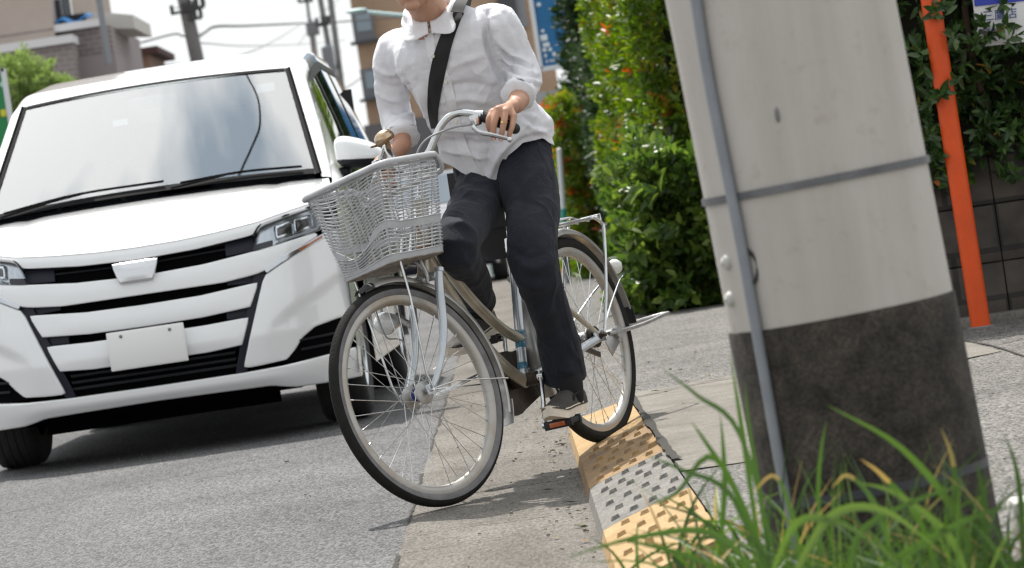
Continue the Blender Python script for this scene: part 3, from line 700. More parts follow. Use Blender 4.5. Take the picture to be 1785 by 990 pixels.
# front lip / lower bumper
b = MB()
patch(b, sym([(0, .299), (.38, .300), (.56, .305), (.76, .322), (.853, .332)]), sym([(0, .234), (.30, .230), (.50, .226), (.555, .212), (.60, .204), (.745, .199), (.853, .197)]), off=-0.012, thick=0.10, nu=60, nv=6, bulge=0.008, rnd_=0.010)
b.build('bumper', M_WHITE, VAN, recalc=True)
for S in (1, -1):
    f_ = (lambda P: P) if S > 0 else mir
    b = MB(); patch(b, f_([(.512, .675), (.53, .702), (.57, .722), (.66, .764), (.755, .808), (.853, .855)]), f_([(.386, .318), (.45, .320), (.562, .328), (.60, .362), (.64, .408), (.70, .446), (.80, .466), (.853, .470)]), off=-0.004, thick=0.06, nu=48, nv=24, bulge=0.006, rnd_=0.009, fn=lambda x, z: vf(x, z) + .022 / (1 + math.exp(((z - .50) - .55 * (abs(x) - .56)) / .010)) * min(1, max(0, (abs(x) - .50) / .10)))
    b.build('bumper_corner', M_WHITE, VAN, recalc=True)
    b = MB(); patch(b, f_([(.555, .322), (.62, .405), (.69, .452), (.80, .476), (.853, .478)]), f_([(.555, .316), (.65, .316), (.75, .318), (.80, .330), (.853, .336)]), off=0.030, thick=0.03, nu=20, nv=8, rnd_=0.002)
    fog = b.build('fog_lamp_recess', M_VOID, VAN, recalc=True)
    b = MB()
    for z0 in (.36, .40): patch(b, f_([(.63, z0 + .005), (.83, z0 + .012)]), f_([(.63, z0 - .005), (.83, z0 + .002)]), off=0.016, thick=0.02, nu=10, nv=1, rnd_=0.002)
    b.build('recess_slat', M_BLK, fog, recalc=True)
    # indicator strip below the headlamp
    b = MB(); patch(b, f_([(.528, .722), (.60, .764), (.70, .800), (.80, .845)]), f_([(.535, .706), (.60, .738), (.70, .780), (.80, .822)]), off=-0.008, thick=0.02, nu=20, nv=3, rnd_=0.003)
    drl = b.build('indicator_lamp', M_LAMPIN, VAN, recalc=True)
    b = MB(); patch(b, f_([(.68, .786), (.78, .831)]), f_([(.68, .776), (.78, .820)]), off=-0.0125, thick=0.006, nu=10, nv=2, rnd_=0.002)
    b.build('amber_lens', M_AMBER, drl, recalc=True)
    # headlamp: dark housing, bright surround, two projectors, light guide, clear cover
    hT, hB = f_([(.520, .900), (.535, .912), (.64, .935), (.745, .957), (.835, .985)]), f_([(.488, .800), (.56, .810), (.66, .828), (.745, .846), (.835, .872)])
    b = MB(); patch(b, hT, hB, off=0.050, thick=0.02, nu=24, nv=6, rnd_=0.004)
    hl = b.build('headlight', M_LAMPIN, VAN, recalc=True)
    b = MB(); patch(b, f_([(.494, .832), (.575, .842)]), f_([(.490, .806), (.572, .816)]), off=0.044, thick=0.004, nu=6, nv=2, rnd_=0.002)
    patch(b, f_([(.776, .956), (.825, .975)]), f_([(.772, .858), (.825, .874)]), off=0.044, thick=0.004, nu=6, nv=3, rnd_=0.002)
    b.build('lamp_bezel', M_NAVY, hl, recalc=True)
    for k in (0, 1):
        x0 = .590 + .079 * k; z0 = .842 + .014 * k
        P_o = [(x0, z0 + .062), (x0 + .070, z0 + .073)], [(x0, z0), (x0 + .070, z0 + .011)]
        b = MB(); patch(b, f_(P_o[0]), f_(P_o[1]), off=0.030, thick=0.02, nu=6, nv=6, rnd_=0.006)
        pj = b.build('projector_housing', M_CHR, hl, recalc=True)
        P_i = [(x0 + .011, z0 + .050), (x0 + .061, z0 + .059)], [(x0 + .011, z0 + .013), (x0 + .061, z0 + .022)]
        b = MB(); patch(b, f_(P_i[0]), f_(P_i[1]), off=0.020, thick=0.02, nu=6, nv=6, bulge=0.006, rnd_=0.004); b.build('projector_lens', M_PROJ, hl, recalc=True)
    b = MB(); b.tube([Vector((S * x, vf(x, z) + .022, z)) for x, z in [Vector((a, c_, 0)).to_tuple()[:2] for a, c_ in ((.60, .832), (.70, .850), (.755, .862), (.768, .880), (.772, .905), (.770, .928))]], 0.006, 8)
    b.build('light_guide', mat('clear light guide', (.85, .88, .92), 0.15, coat=1), hl)
    b = MB(); patch(b, hT, hB, off=-0.004, thick=0.03, nu=24, nv=6, bulge=0.012, rnd_=0.006); b.build('lamp_cover', M_LENS, hl, recalc=True)
    b = MB(); b.tube([Vector((S * x, vf(x, z) - .004, z)) for x, z in ((.500, .868), (.520, .903), (.535, .915), (.64, .938), (.745, .960), (.835, .988))], 0.006, 6); b.build('lamp_seal', M_BLK, hl)

# emblem carrier and blank number plate
b = MB(); patch(b, [(-.112, .838), (.090, .838)], [(-.085, .752), (.050, .752)] if False else [(-.088, .752), (.062, .752)], off=-0.030, thick=0.03, nu=8, nv=6, bulge=0.006, rnd_=0.006, fn=lambda x, z: vf(x, z))
b.build('emblem_plate', M_SIL, VAN, recalc=True)
b = MB(); b.box((0, -0.035, .470), (.332, .008, .164), bev=.0035); pl = b.build('number_plate', M_PLATE, VAN)
b = MB(); b.box((0, -0.0385, .470), (.320, .006, .152), bev=.002); b.build('plate_face', M_PLATE, pl)
for sx in (-.105, .105):
    b = MB(); b.lathe([(0, .006), (.006, .005), (.008, 0)], (sx, -0.0405, .530), (0, -1, 0), 12); b.build('plate_bolt', mat('dull bolt', (.22, .20, .18), .5, .6), pl)
b = MB(); b.box((0, 0.0, .470), (.12, .07, .10)); b.build('plate_bracket', M_BLK, pl)

# bonnet with its leading edge panel
hood_front = sym([(0, .893), (.18, .896), (.36, .908), (.52, .925), (.60, .942), (.75, .972), (.835, 1.0)])
b = MB()
patch(b, hood_front, sym([(0, .842), (.25, .850), (.48, .872), (.52, .882), (.535, .906), (.64, .930), (.745, .953), (.835, .98)]), off=-0.006, thick=0.03, nu=60, nv=4, bulge=0.004, rnd_=0.005)
b.build('bonnet_edge', M_WHITE, VAN, recalc=True)
HF = resamp(hood_front, 48)
def hood_pt(u, v, dz=0.0):
    p = HF[min(48, int(round(u * 48)))]
    x0, z0 = p.x, p.y + 0.004; y0 = vf(x0, p.y) - 0.006
    xe = 0.80 * (2 * u - 1) if abs(2 * u - 1) < 1 else .80 * (2 * u - 1)
    zb = 1.105 - 0.022 * (2 * u - 1) ** 2; yb = 0.86
    x = x0 + (xe - x0) * v
    s = v
    z = z0 + (zb - z0) * (0.5 * s + 0.5 * math.sin(s * math.pi / 2)) 
    y = y0 + (yb - y0) * (s ** 1.15)
    rise = 0.030 * math.sin(min(1, s * 3) * math.pi / 2) * (1 - s) 
    crease = -0.006 * math.exp(-((abs(x) - .56) / .035) ** 2) * min(1, 4 * s)
    return Vector((x, y, z + rise + crease + dz))
b = MB(); b.grid(lambda u, v: hood_pt(u, v), 48, 20)
b.grid(lambda u, v: hood_pt(u, 0) + Vector((0, .012 * v, -.015 * v)), 48, 1)
b.build('bonnet', M_WHITE, VAN, smooth=60, recalc=True)

# body shell: cross-sections along the length, open at the windscreen
def prof(v):
    """half section from the sill up to the roof centre: list of (x, z)."""
    top = float(np.interp(v, [.33, .60, .86, 1.62, 1.9, 2.6, 3.8, 4.5, 4.68], [1.0, 1.06, 1.105, 1.645, 1.715, 1.79, 1.79, 1.75, 1.66]))
    belt = 1.07
    zc, r_ = .315, .37
    zb = .22
    for vc in (.83, 3.68):
        if abs(v - vc) < r_: zb = max(zb, zc + math.sqrt(r_ * r_ - (v - vc) ** 2))
    xw = float(np.interp(v, [.33, .5, .8, 4.2, 4.68], [.848, .858, .862, .862, .80]))
    xt = float(np.interp(v, [.33, .86, 1.62, 2.6, 4.68], [.83, .80, .665, .645, .62]))   # half width of the roof edge
    P = []
    for k in range(7):
        z = zb + (min(belt, top - .02) - zb) * k / 6
        P.append((xw + .010 * math.sin(math.pi * min(1, (z - .2) / .9)), z))
    z1 = min(belt, top - .02)
    rr = .085 if v > 1.2 else .03 + .055 * max(0, (v - .86) / .4)
    ze = max(z1 + .004, top - rr)
    for k in range(1, 6):
        s = k / 5
        P.append((xw + (xt + rr * .55 - xw) * s ** 1.15, z1 + (ze - z1) * s))
    x5, z5 = P[-1]
    for k in range(1, 6):
        a = math.pi / 2 * k / 5
        P.append((xt - .03 + (x5 - xt + .03) * math.cos(a), z5 + (top - .012 - z5) * math.sin(a)))
    x6, z6 = P[-1]
    for k in range(1, 9):
        s = k / 8
        P.append((x6 * (1 - s), z6 + .012 * (1 - (1 - s) ** 2)))
    return P
VS = sorted(set([.34, .38, .42, .4605, .48, .52, .56, .6, .66, .72, .78, .83, .86, .9, .95, 1.0, 1.06, 1.12, 1.16, 1.1995, 1.28, 1.36, 1.44, 1.52, 1.57, 1.62, 1.68, 1.75, 1.83, 1.9, 2.0, 2.2, 2.4, 2.6, 2.9, 3.2, 3.3105, 3.33, 3.37, 3.45, 3.55, 3.68, 3.8, 3.9, 3.99, 4.03, 4.0495, 4.2, 4.35, 4.5, 4.6, 4.68]))
secs = [prof(v) for v in VS]
npf = len(secs[0])
b = MB(); V, F_ = [], []
for S in (1, -1):
    o = len(V)
    for v, s in zip(VS, secs): V += [Vector((S * x, v, z)) for x, z in s]
    for i in range(len(VS) - 1):
        for k in range(npf - 1):
            if .86 - 1e-6 <= VS[i] and VS[i + 1] <= 1.62 + 1e-6 and k >= 16: continue     # windscreen opening
            if VS[i + 1] <= .86 + 1e-6 and k >= 11: continue                             # under the bonnet
            a = o + i * npf + k
            F_.append((a, a + npf, a + npf + 1, a + 1) if S > 0 else (a, a + 1, a + npf + 1, a + npf))
o = len(V)
b.add(V, F_)
rear = [Vector((x, VS[-1], z)) for x, z in secs[-1]] + [Vector((-x, VS[-1], z)) for x, z in reversed(secs[-1][:-1])]
b.add(rear, [tuple(range(len(rear)))])
b.build('body', M_WHITE, VAN, smooth=50)
# windscreen: black frit frame + glass
def ws(u, v, d=0.0):
    """u across -1..1, v up 0..1 on the windscreen plane."""
    y = .875 + (1.615 - .875) * v
    s = prof(y); x6, z6 = s[16]
    x = x6 * u * 1.0
    z = z6 + .012 * (1 - abs(u) ** 2) 
    n = Vector((0, -.59, .81))
    bow = -.035 * (1 - u * u)
    return Vector((x, y + bow * .6, z + .004 - bow * .35)) + n * d
b = MB(); b.grid(lambda s, t: ws(2 * s - 1, t), 24, 14); g_ = b.build('windscreen', M_WSG, VAN, smooth=60)
b = MB()
def band(u0, u1, v0, v1, d, nu=20, nv=2): b.grid(lambda s, t: ws(u0 + (u1 - u0) * s, v0 + (v1 - v0) * t, d), nu, nv)
band(-1.0, -.968, 0, 1, .004, 2, 14); band(.968, 1.0, 0, 1, .004, 2, 14); band(-.966, .966, .0, .045, .004, 20, 2); band(-.966, .966, .975, 1.0, .004)
b.build('windscreen_frame', mat('windscreen edge', (.01, .01, .011), .8, spec=.1), VAN)
for S in (1, -1):
    b = MB(); b.tube([ws(S * 1.0, t / 8, .004) for t in range(9)], .0065, 6)
    b.build('pillar_seal', mat('wiper rubber', (.006, .006, .007), .95, spec=.05), VAN)
b = MB(); b.box((-.02, 1.56, 1.545), (.22, .12, .10), bev=.02); b.box((-.02, 1.45, 1.50), (.10, .03, .07), bev=.01); b.build('camera_housing', mat('grey cabin plastic', (.28, .29, .30), .6), VAN)
b = MB(); b.box((-.02, 1.50, 1.47), (.25, .025, .065), bev=.012); b.build('rear_view_mirror', M_BLK, VAN)
b = MB(); b.box((.52, 1.52, 1.555), (.085, .004, .05), rot=Matrix.Rotation(R(-36), 3, 'X')); b.build('inspection_sticker', mat('sticker', (.75, .82, .88), .6), VAN)
b = MB(); b.box((-.17, 1.46, 1.49), (.07, .004, .035), rot=Matrix.Rotation(R(-36), 3, 'X')); b.build('inspection_sticker', mat('sticker', (.75, .82, .88), .6), VAN)
# cabin: dashboard, steering wheel, seats, floor
b = MB(); b.box((0, 1.12, .98), (1.50, .62, .16), bev=.05); b.build('dashboard', M_INT, VAN)
b = MB(); b.box((0, 2.5, .36), (1.60, 3.6, .06)); b.box((0, 4.1, 1.0), (1.5, .05, 1.2)); b.build('cabin_floor', M_INT, VAN)
b = MB(); b.tube([Vector((-.36 + .185 * math.cos(a), 1.42 + .07 * math.sin(a), 1.03 + .17 * math.sin(a))) for a in [k * math.pi / 12 for k in range(24)]], .016, 8, closed=True); b.box((-.36, 1.42, 1.03), (.30, .04, .05), bev=.01); b.build('steering_wheel', M_BLK, VAN)
for sx in (-.36, .36):
    b = MB(); b.box((sx, 2.02, .72), (.50, .50, .16), bev=.06); b.box((sx, 2.28, 1.02), (.48, .16, .62), bev=.06); st = b.build('seat', M_SEAT, VAN)
    b = MB(); b.box((sx, 2.32, 1.43), (.26, .10, .18), bev=.04); b.build('headrest', M_SEAT, st)
# side windows, door lines, handles
for S in (1, -1):
    def sg(v, t, d=.004):
        s = prof(v); x0, z0 = s[6]; x1, z1 = s[11]
        k = 6 + t * 5; i = min(10, int(k)); q = k - i
        x, z = s[i][0] + (s[i + 1][0] - s[i][0]) * q, s[i][1] + (s[i + 1][1] - s[i][1]) * q
        return Vector((S * (x + d * .95), v, z + d * .3))
    for (v0, v1, vt0) in ((1.30, 2.02, 1.72), (2.10, 3.15, 2.10), (3.22, 4.35, 3.22)):
        b = MB(); b.grid(lambda u, t: sg(v0 + (vt0 - v0) * t + (v1 - v0 - (vt0 - v0) * t) * u, .06 + .86 * t), 14, 8)
        wn = b.build('side_window', M_SIDEG, VAN)
    b = MB(); b.grid(lambda u, t: sg(.98 + (1.62 - .98) * t + (1.28 - .98 + (1.70 - 1.28 - 1.62 + .98) * t) * u, .05 + .87 * t, .003), 6, 8); b.build('quarter_window', M_SIDEG, VAN)
    b = MB()
    for v0 in (2.06, 3.185): b.grid(lambda u, t: sg(v0 - .035 + .07 * u, .05 + .88 * t, .007), 2, 8)
    b.grid(lambda u, t: sg(1.0 + 3.35 * u, .0 + .05 * t, .008), 30, 1)
    b.grid(lambda u, t: sg(1.70 + 2.65 * u, .93 + .06 * t, .008), 30, 1)
    b.build('window_trim', M_BLK, VAN)
    # wheels, arches
    for vc in (.83, 3.68):
        b = MB(); b.grid(lambda u, v: Vector((S * (.40 + .45 * v), vc + .366 * math.cos(math.pi * u), .315 + .366 * math.sin(math.pi * u))), 20, 3); b.grid(lambda u, v: Vector((S * .40, vc + .366 * (2 * u - 1), .315 + v * .366 * math.sqrt(max(0, 1 - (2 * u - 1) ** 2)))), 20, 2); b.build('wheel_arch', M_VOID, VAN)
        b = MB(); b.lathe([(.20, .0), (.25, -.012), (.295, -.010), (.318, .008), (.324, .03), (.325, .10), (.324, .17), (.318, .192), (.295, .21), (.25, .212), (.20, .20)], (S * .64, vc, .325), (S, 0, 0), 48)
        for k in range(4):
            b.lathe([(.3255, .045 + k * .035), (.3275, .047 + k * .035), (.3275, .066 + k * .035), (.3255, .068 + k * .035)], (S * .64, vc, .325), (S, 0, 0), 48)
        ty = b.build('wheel', M_RUB, VAN)
        b = MB(); b.lathe([(.20, 0), (.205, .19), (.195, .20), (.185, .19), (.18, .17), (.06, .16), (.05, .18), (0, .182)], (S * .64, vc, .325), (S, 0, 0), 40)
        for k in range(10):
            a = k * math.pi / 5; b.box((S * (.64 + .182), vc + .12 * math.cos(a), .325 + .12 * math.sin(a)), (.02, .14, .03), rot=Matrix.Rotation(a, 3, 'X'))
        b.build('rim', M_SIL, ty)
    # door mirror
    def mr(th, ph):
        x = math.cos(th) * math.cos(ph); y = math.sin(th) * math.cos(ph); z = math.sin(ph)
        sg_ = lambda q, e: math.copysign(abs(q) ** e, q)
        return Vector((S * (.945 + .115 * sg_(x, .7)), 1.06 + .075 * sg_(y, .8), 1.172 + (.062 + (.010 if z > 0 else .0)) * sg_(z, .75) - .045 * sg_(x, .7) * (1 if z > 0 else .25) * 1.0))
    b = MB(); b.grid(lambda u, v: mr(2 * math.pi * u, (-.25 + .75 * v) * math.pi * .999 * (2 / 3) if False else (v - .32) / .68 * math.pi / 2 if v > .32 else (v - .32) / .32 * .25), 28, 14)
    mh = b.build('door_mirror', M_WHITE, VAN, smooth=60)
    b = MB(); b.grid(lambda u, v: mr(2 * math.pi * u, -.22 - (math.pi / 2 - .22) * v) + Vector((0, .004, -.004)), 28, 8); b.box((S * .82, 1.08, 1.10), (.14, .07, .05), bev=.015)
    b.build('mirror_base', M_BLK, mh, smooth=60)
    b = MB(); b.box((S * .872, 2.0, .95), (.02, .16, .03), bev=.008); b.build('door_handle', M_WHITE, VAN)
    for v0 in (1.22, 2.07, 3.2):
        b = MB(); b.box((S * .8725, v0, .70), (.004, .008, .74)); b.build('door_seam', M_BLK, VAN)
# wipers, underside, rear lamps
b = MB()
for P in ([ws(-.88, .015, .02), ws(-.45, .060, .020), ws(.08, .055, .020)], [ws(.18, .02, .02), ws(.55, .050, .020), ws(.90, .045, .020)]):
    b.tube(cr(P, 8), .0055, 6)
for P in ([ws(-.90, .0, .010), ws(-.62, .03, .020), ws(-.35, .055, .026)], [ws(.12, .0, .010), ws(.45, .03, .026)]): b.tube(cr(P, 6), .0045, 6)
b.build('wiper', mat('wiper rubber', (.006, .006, .007), .95, spec=.05), VAN)
b = MB(); b.grid(lambda u, v: Vector((.74 * (2 * u - 1), .865 + .05 * v, 1.085 + .03 * v)), 10, 1); b.build('cowl', M_BLK, VAN)
b = MB(); b.box((0, 2.4, .245), (1.10, 4.1, .05)); b.box((0, .28, .215), (1.2, .12, .04)); b.box((-.03, .42, .175), (1.03, .05, .07)); b.box((0, .75, .25), (1.1, .1, .10)); b.build('underbody', M_VOID, VAN)
for S in (1, -1):
    b = MB(); b.box((S * .70, 4.66, .95), (.10, .06, .4), bev=.02); b.build('tail_light', mat('red lens', (.4, .01, .01), .15, coat=1), VAN)
b = MB(); b.box((0, .45, .60), (1.50, .04, .66)); b.build('bulkhead', M_VOID, VAN)

# the overhead cable whose reflection runs down the windscreen: traced back off the glass to 6 m above the road
from mathutils.bvhtree import BVHTree
bpy.context.view_layer.update()
_gm = g_.data; _gM = VAN.matrix_world.copy()
_bv = BVHTree.FromPolygons([_gM @ v.co for v in _gm.vertices], [list(p.vertices) for p in _gm.polygons])
def ws_n(px_, py_):
    o = at(px_, py_, 1.0); d = (at(px_, py_, 20.0) - o).normalized(); h, n, i_, ds = _bv.ray_cast(o, d)
    return h, n, d
pts = []
for px_, py_ in ((432, 139), (444, 155), (452, 172), (455, 195), (450, 225), (440, 255), (427, 288), (412, 322)):
    h, n, d = ws_n(px_, py_)
    if h is None: continue
    r_ = d - n * 2 * d.dot(n); k_ = (6.0 - h.z) / r_.z; pts.append(h + r_ * k_)
if len(pts) > 3:
    e0, e1 = (pts[0] - pts[1]).normalized(), (pts[-1] - pts[-2]).normalized()
    b = MB(); b.tube([pts[0] + e0 * k * .5 for k in range(5, 0, -1)] + cr(pts, 6) + [pts[-1] + e1 * k * .8 for k in range(1, 12)], .0085, 8)
    tag(b.build('overhead_cable', mat('black cable', (0.03, 0.03, 0.032), .7)), 'black drooping cable overhead, seen as the curved line reflected in the windscreen', 'cable', 'overhead cables')
    print('CABLE', [tuple(round(c, 2) for c in p) for p in pts])
# ------------------------------------------------------------------ the city bicycle
M_FRAME = mat('champagne frame paint', (0.36, 0.32, 0.245), 0.30, 0.5, col2=(0.50, 0.46, 0.375), scale=14, coat=0.3, rough2=0.5)
M_STEEL = mat('bicycle chrome', (0.60, 0.61, 0.62), 0.20, 1.0, col2=(0.48, 0.46, 0.43), scale=25, lo=0.45, hi=0.8, rough2=0.4)
M_ALU = mat('dull aluminium', (0.46, 0.46, 0.455), 0.40, 0.85, col2=(0.34, 0.33, 0.32), scale=18)
M_FORK = mat('silver fork paint', (0.52, 0.55, 0.57), 0.28, 0.55, col2=(0.42, 0.45, 0.48), scale=10, coat=0.3)
M_RIM = mat('weathered rim', (0.40, 0.385, 0.36), 0.42, 0.6, col2=(0.30, 0.24, 0.17), scale=9, lo=0.45, hi=0.8)
M_BRK = mat('brake surface', (0.25, 0.23, 0.21), 0.6, 0.3)
M_TYRE = mat('bicycle tyre tread', (0.013, 0.013, 0.012), 0.85, col2=(0.020, 0.019, 0.018), scale=40, bump=0.5, bscale=260, bdist=0.002, spec=.2)
M_TWALL = mat('grey tyre sidewall', (0.12, 0.115, 0.118), 0.75, col2=(0.18, 0.175, 0.178), scale=22)
M_GUARD = mat('mudguard metal', (0.47, 0.46, 0.44), 0.30, 0.75, col2=(0.36, 0.345, 0.32), scale=12, rough2=0.5)
M_BASK = mat('grey basket plastic', (0.42, 0.43, 0.445), 0.5, col2=(0.33, 0.335, 0.345), scale=14)
M_RUST = mat('rusted plate', (0.16, 0.125, 0.10), 0.9, col2=(0.34, 0.31, 0.28), scale=45, bump=0.4, bscale=90, detail=10)
M_RUSTD = mat('rust', (0.20, 0.085, 0.03), 0.8, 0.2, col2=(0.30, 0.22, 0.13), scale=30)
M_GRIP = mat('black rubber grip', (0.012, 0.012, 0.013), 0.6)
M_SADDLE = mat('black saddle', (0.015, 0.015, 0.016), 0.5)
M_ORNG = mat('amber pedal reflector', (0.50, 0.11, 0.02), 0.3, coat=0.5)
M_GREASE = mat('greasy black steel', (0.018, 0.015, 0.013), 0.5, 0.4, col2=(0.07, 0.045, 0.03), scale=20)
M_CABLE = mat('grey cable sleeve', (0.25, 0.25, 0.26), 0.45)
M_CLEAR = mat('ribbed lamp glass', (0.62, 0.63, 0.63), 0.12, 0.0, coat=1.0, bump=0.8, bscale=90, bdist=0.006)
M_LAMPB = mat('lamp shell', (0.50, 0.50, 0.49), 0.35, 0.6)
M_STK = mat('blue frame sticker', (0.03, 0.15, 0.24), 0.4, col2=(0.35, 0.45, 0.5), scale=70, lo=0.55, hi=0.62)
M_WREF = mat('clear reflector', (0.60, 0.60, 0.58), 0.25, coat=0.7)
M_BELL = mat('tarnished bell', (0.42, 0.28, 0.16), 0.22, 0.95, col2=(0.62, 0.52, 0.40), scale=24)

bq = dict(R=Vector((0.2286, 10.8215, 0.0491)), head=R(27.314), lean=R(5.41), wb=1.086, steer=R(16.375))
_f = Vector((-math.sin(bq['head']), -math.cos(bq['head']), (0.0 - bq['R'].z) / bq['wb'])).normalized()
_l = Vector((0, 0, 1)).cross(_f).normalized(); _u = _f.cross(_l)
_L = _l * math.cos(bq['lean']) + _u * math.sin(bq['lean']); _U = _u * math.cos(bq['lean']) - _l * math.sin(bq['lean'])
BIKE = bpy.data.objects.new('bicycle', None); COL.objects.link(BIKE); BIKE.empty_display_size = 0.2
BIKE.matrix_world = Matrix(((_f.x, _L.x, _U.x, bq['R'].x), (_f.y, _L.y, _U.y, bq['R'].y), (_f.z, _L.z, _U.z, bq['R'].z), (0, 0, 0, 1)))
tag(BIKE, 'old silver and champagne city bicycle with grey front basket, ridden off the kerb', 'bicycle')
WB, RT = bq['wb'], 0.33
_HA = R(66); _AX = Vector((-math.cos(_HA), 0, math.sin(_HA))); _AO = Vector((WB, 0, .33)) - .045 * Vector((math.sin(_HA), 0, math.cos(_HA)))
_SM = Matrix.Translation(_AO) @ Matrix.Rotation(-bq['steer'], 4, _AX) @ Matrix.Translation(-_AO)
def S_(p): return _SM @ Vector(p)                 # steered local -> bicycle local
def BW(p): return BIKE.matrix_world @ Vector(p)   # bicycle local -> world
def BI(p): return BIKE.matrix_world.inverted() @ Vector(p)
def bpart(b, name, m, parent=None, steer=False, **k):
    if steer: b.xf(S_)
    return b.build(name, m, parent or BIKE, **k)

def bike_wheel(cx, steer, hub_r):
    c = Vector((cx, 0, RT)); ax = Vector((0, 1, 0))
    b = MB()
    prof_ = [(RT - .031, -.0125), (RT - .028, -.0155), (RT - .020, -.0185)]
    b.lathe([(RT - .020, -.0183), (RT - .012, -.0172), (RT - .005, -.0125), (RT - .0012, -.006), (RT, 0), (RT - .0012, .006), (RT - .005, .0125), (RT - .012, .0172), (RT - .020, .0183)], c, ax, 96)
    for k in range(150):        # fine tread ribs over the crown
        a = 2 * math.pi * k / 150
        pts = []
        for t in (-1, -.5, 0, .5, 1):
            aa = a + .03 * t; rr = RT - .0012 * 0 - .012 * abs(t) ** 2.4 - .0002
            pts.append(c + Vector((rr * math.cos(aa), .0150 * t, rr * math.sin(aa))))
        b.tube(pts, .0013, 4, caps=False)
    tyre = bpart(b, 'wheel', M_TYRE, None, steer)
    b = MB()
    for s in (1, -1): b.lathe([(RT - .034, s * .0128), (RT - .028, s * .0168), (RT - .020, s * .0186), (RT - .0165, s * .0184)], c, ax, 96)
    bpart(b, 'tyre_sidewall', M_TWALL if steer else M_TYRE, tyre, steer)
    b = MB()
    b.lathe([(RT - .034, -.0130), (RT - .044, -.0142), (RT - .050, -.0138), (RT - .058, -.0085), (RT - .061, 0), (RT - .058, .0085), (RT - .050, .0138), (RT - .044, .0142), (RT - .034, .0130)], c, ax, 96)
    bpart(b, 'rim', M_RIM, tyre, steer)
    b = MB(); b.lathe([(0, -.055), (.0065, -.055), (.0065, -.040), (.016, -.038), (.034, -.030), (.034, -.027), (.018, -.020), (hub_r, -.012), (hub_r, .012), (.018, .020), (.034, .027), (.034, .030), (.016, .038), (.0065, .040), (.0065, .055), (0, .055)], c, ax, 28)
    bpart(b, 'hub', M_ALU, tyre, steer)
    for k in range(36):
        sd = 1 if k % 2 else -1
        cross = 1 if (k // 2) % 2 else -1
        a = 2 * math.pi * k / 36; ah = a + cross * R(62)
        p0 = c + Vector((.031 * math.cos(ah), sd * .0285, .031 * math.sin(ah))); p1 = c + Vector(((RT - .058) * math.cos(a), sd * .003, (RT - .058) * math.sin(a)))
        b = MB(); b.tube([p0, p1], .00115, 5); d = (p0 - p1).normalized(); b.tube([p1, p1 + d * .014], .0021, 6)
        bpart(b, 'spoke', M_STEEL, tyre, steer, smooth=60)
    return tyre
FWH = bike_wheel(WB, True, .020)
RWH = bike_wheel(0, False, .024)
b = MB(); b.lathe([(.021, -.006), (.0215, 0), (.021, .006)], (WB, 0.0, RT), (0, 1, 0), 24); bpart(b, 'hub_ring', mat('blue hub brush', (.015, .02, .12), .8), FWH, True)
b = MB(); b.lathe([(0, .050), (.010, .050), (.010, .057), (.0055, .058), (.0055, .070), (0, .071)], (WB, 0, RT), (0, 1, 0), 6); b.lathe([(0, -.050), (.010, -.050), (.010, -.057), (.0055, -.058), (.0055, -.070), (0, -.071)], (WB, 0, RT), (0, 1, 0), 6)
bpart(b, 'axle_nut', M_STEEL, FWH, True)

# frame
b = MB()
b.tube(cr([(.862, 0, .722), (.832, 0, .686), (.752, 0, .560), (.664, 0, .434), (.55, 0, .327), (.44, 0, .262)], 8), .0185, 16)
bpart(b, 'down_tube', M_FRAME)
b = MB(); b.tube(cr([(.838, 0, .775), (.80, 0, .735), (.751, 0, .668), (.68, 0, .582), (.601, 0, .508), (.50, 0, .436), (.405, 0, .392)], 8), .0165, 16); bpart(b, 'top_tube', M_FRAME)
b = MB(); b.tube([(.307, 0, .682), (.450, 0, .275)], .0150, 16); st_ = bpart(b, 'seat_tube', M_FORK)
b = MB(); b.tube([(.4005, 0, .418), (.418, 0, .367)], .0165, 18); bpart(b, 'tube_sticker', M_STK, st_)
b = MB(); b.tube([(.434, 0, .322), (.441, 0, .302)], .0155, 18, caps=False); bpart(b, 'tube_sticker', M_STK, st_)
b = MB(); b.tube([Vector((.8925, 0, .655)), Vector((.8925, 0, .655)) + _AX * .225], .0195, 18)
for h in (0, .225): b.lathe([(.0195, -.006), (.024, -.004), (.024, .006), (.0195, .008)], Vector((.8925, 0, .655)) + _AX * h, _AX, 20)
bpart(b, 'head_tube', M_FRAME)
b = MB(); b.lathe([(0, -.040), (.021, -.040), (.021, .040), (0, .040)], (.447, 0, .270), (0, 1, 0), 24); b.lathe([(.006, .040), (.020, .041), (.020, .046), (.008, .049), (.008, .062), (0, .062)], (.447, 0, .270), (0, 1, 0), 20); bpart(b, 'bottom_bracket', M_GREASE)
for s in (1, -1):
    b = MB(); b.tube(cr([(.43, s * .024, .277), (.30, s * .040, .292), (.16, s * .052, .306), (.03, s * .060, .322)], 6), [.012, .012, .0135, .0135], 12); b.box((.0, s * .061, .328), (.075, .006, .035), bev=.002); bpart(b, 'chain_stay', M_FORK)
    b = MB(); b.tube(cr([(.345, s * .018, .578), (.25, s * .036, .520), (.12, s * .054, .420), (.015, s * .060, .342)], 6), .0085, 10); bpart(b, 'seat_stay', M_FRAME)
b = MB(); b.lathe([(0, -.020), (.020, -.020), (.021, .020), (.017, .022), (0, .022)], (.3095, 0, .675), (-.33, 0, .944), 16); b.tube([(.295, -.03, .672), (.295, .03, .672)], .005, 8); b.tube([(.295, .03, .672), (.285, .036, .640), (.27, .036, .61)], .0045, 8); bpart(b, 'seat_clamp', M_STEEL)
b = MB(); b.tube([(.315, 0, .66), (.243, 0, .865)], .0125, 14); bpart(b, 'seat_post', M_STEEL)
b = MB()
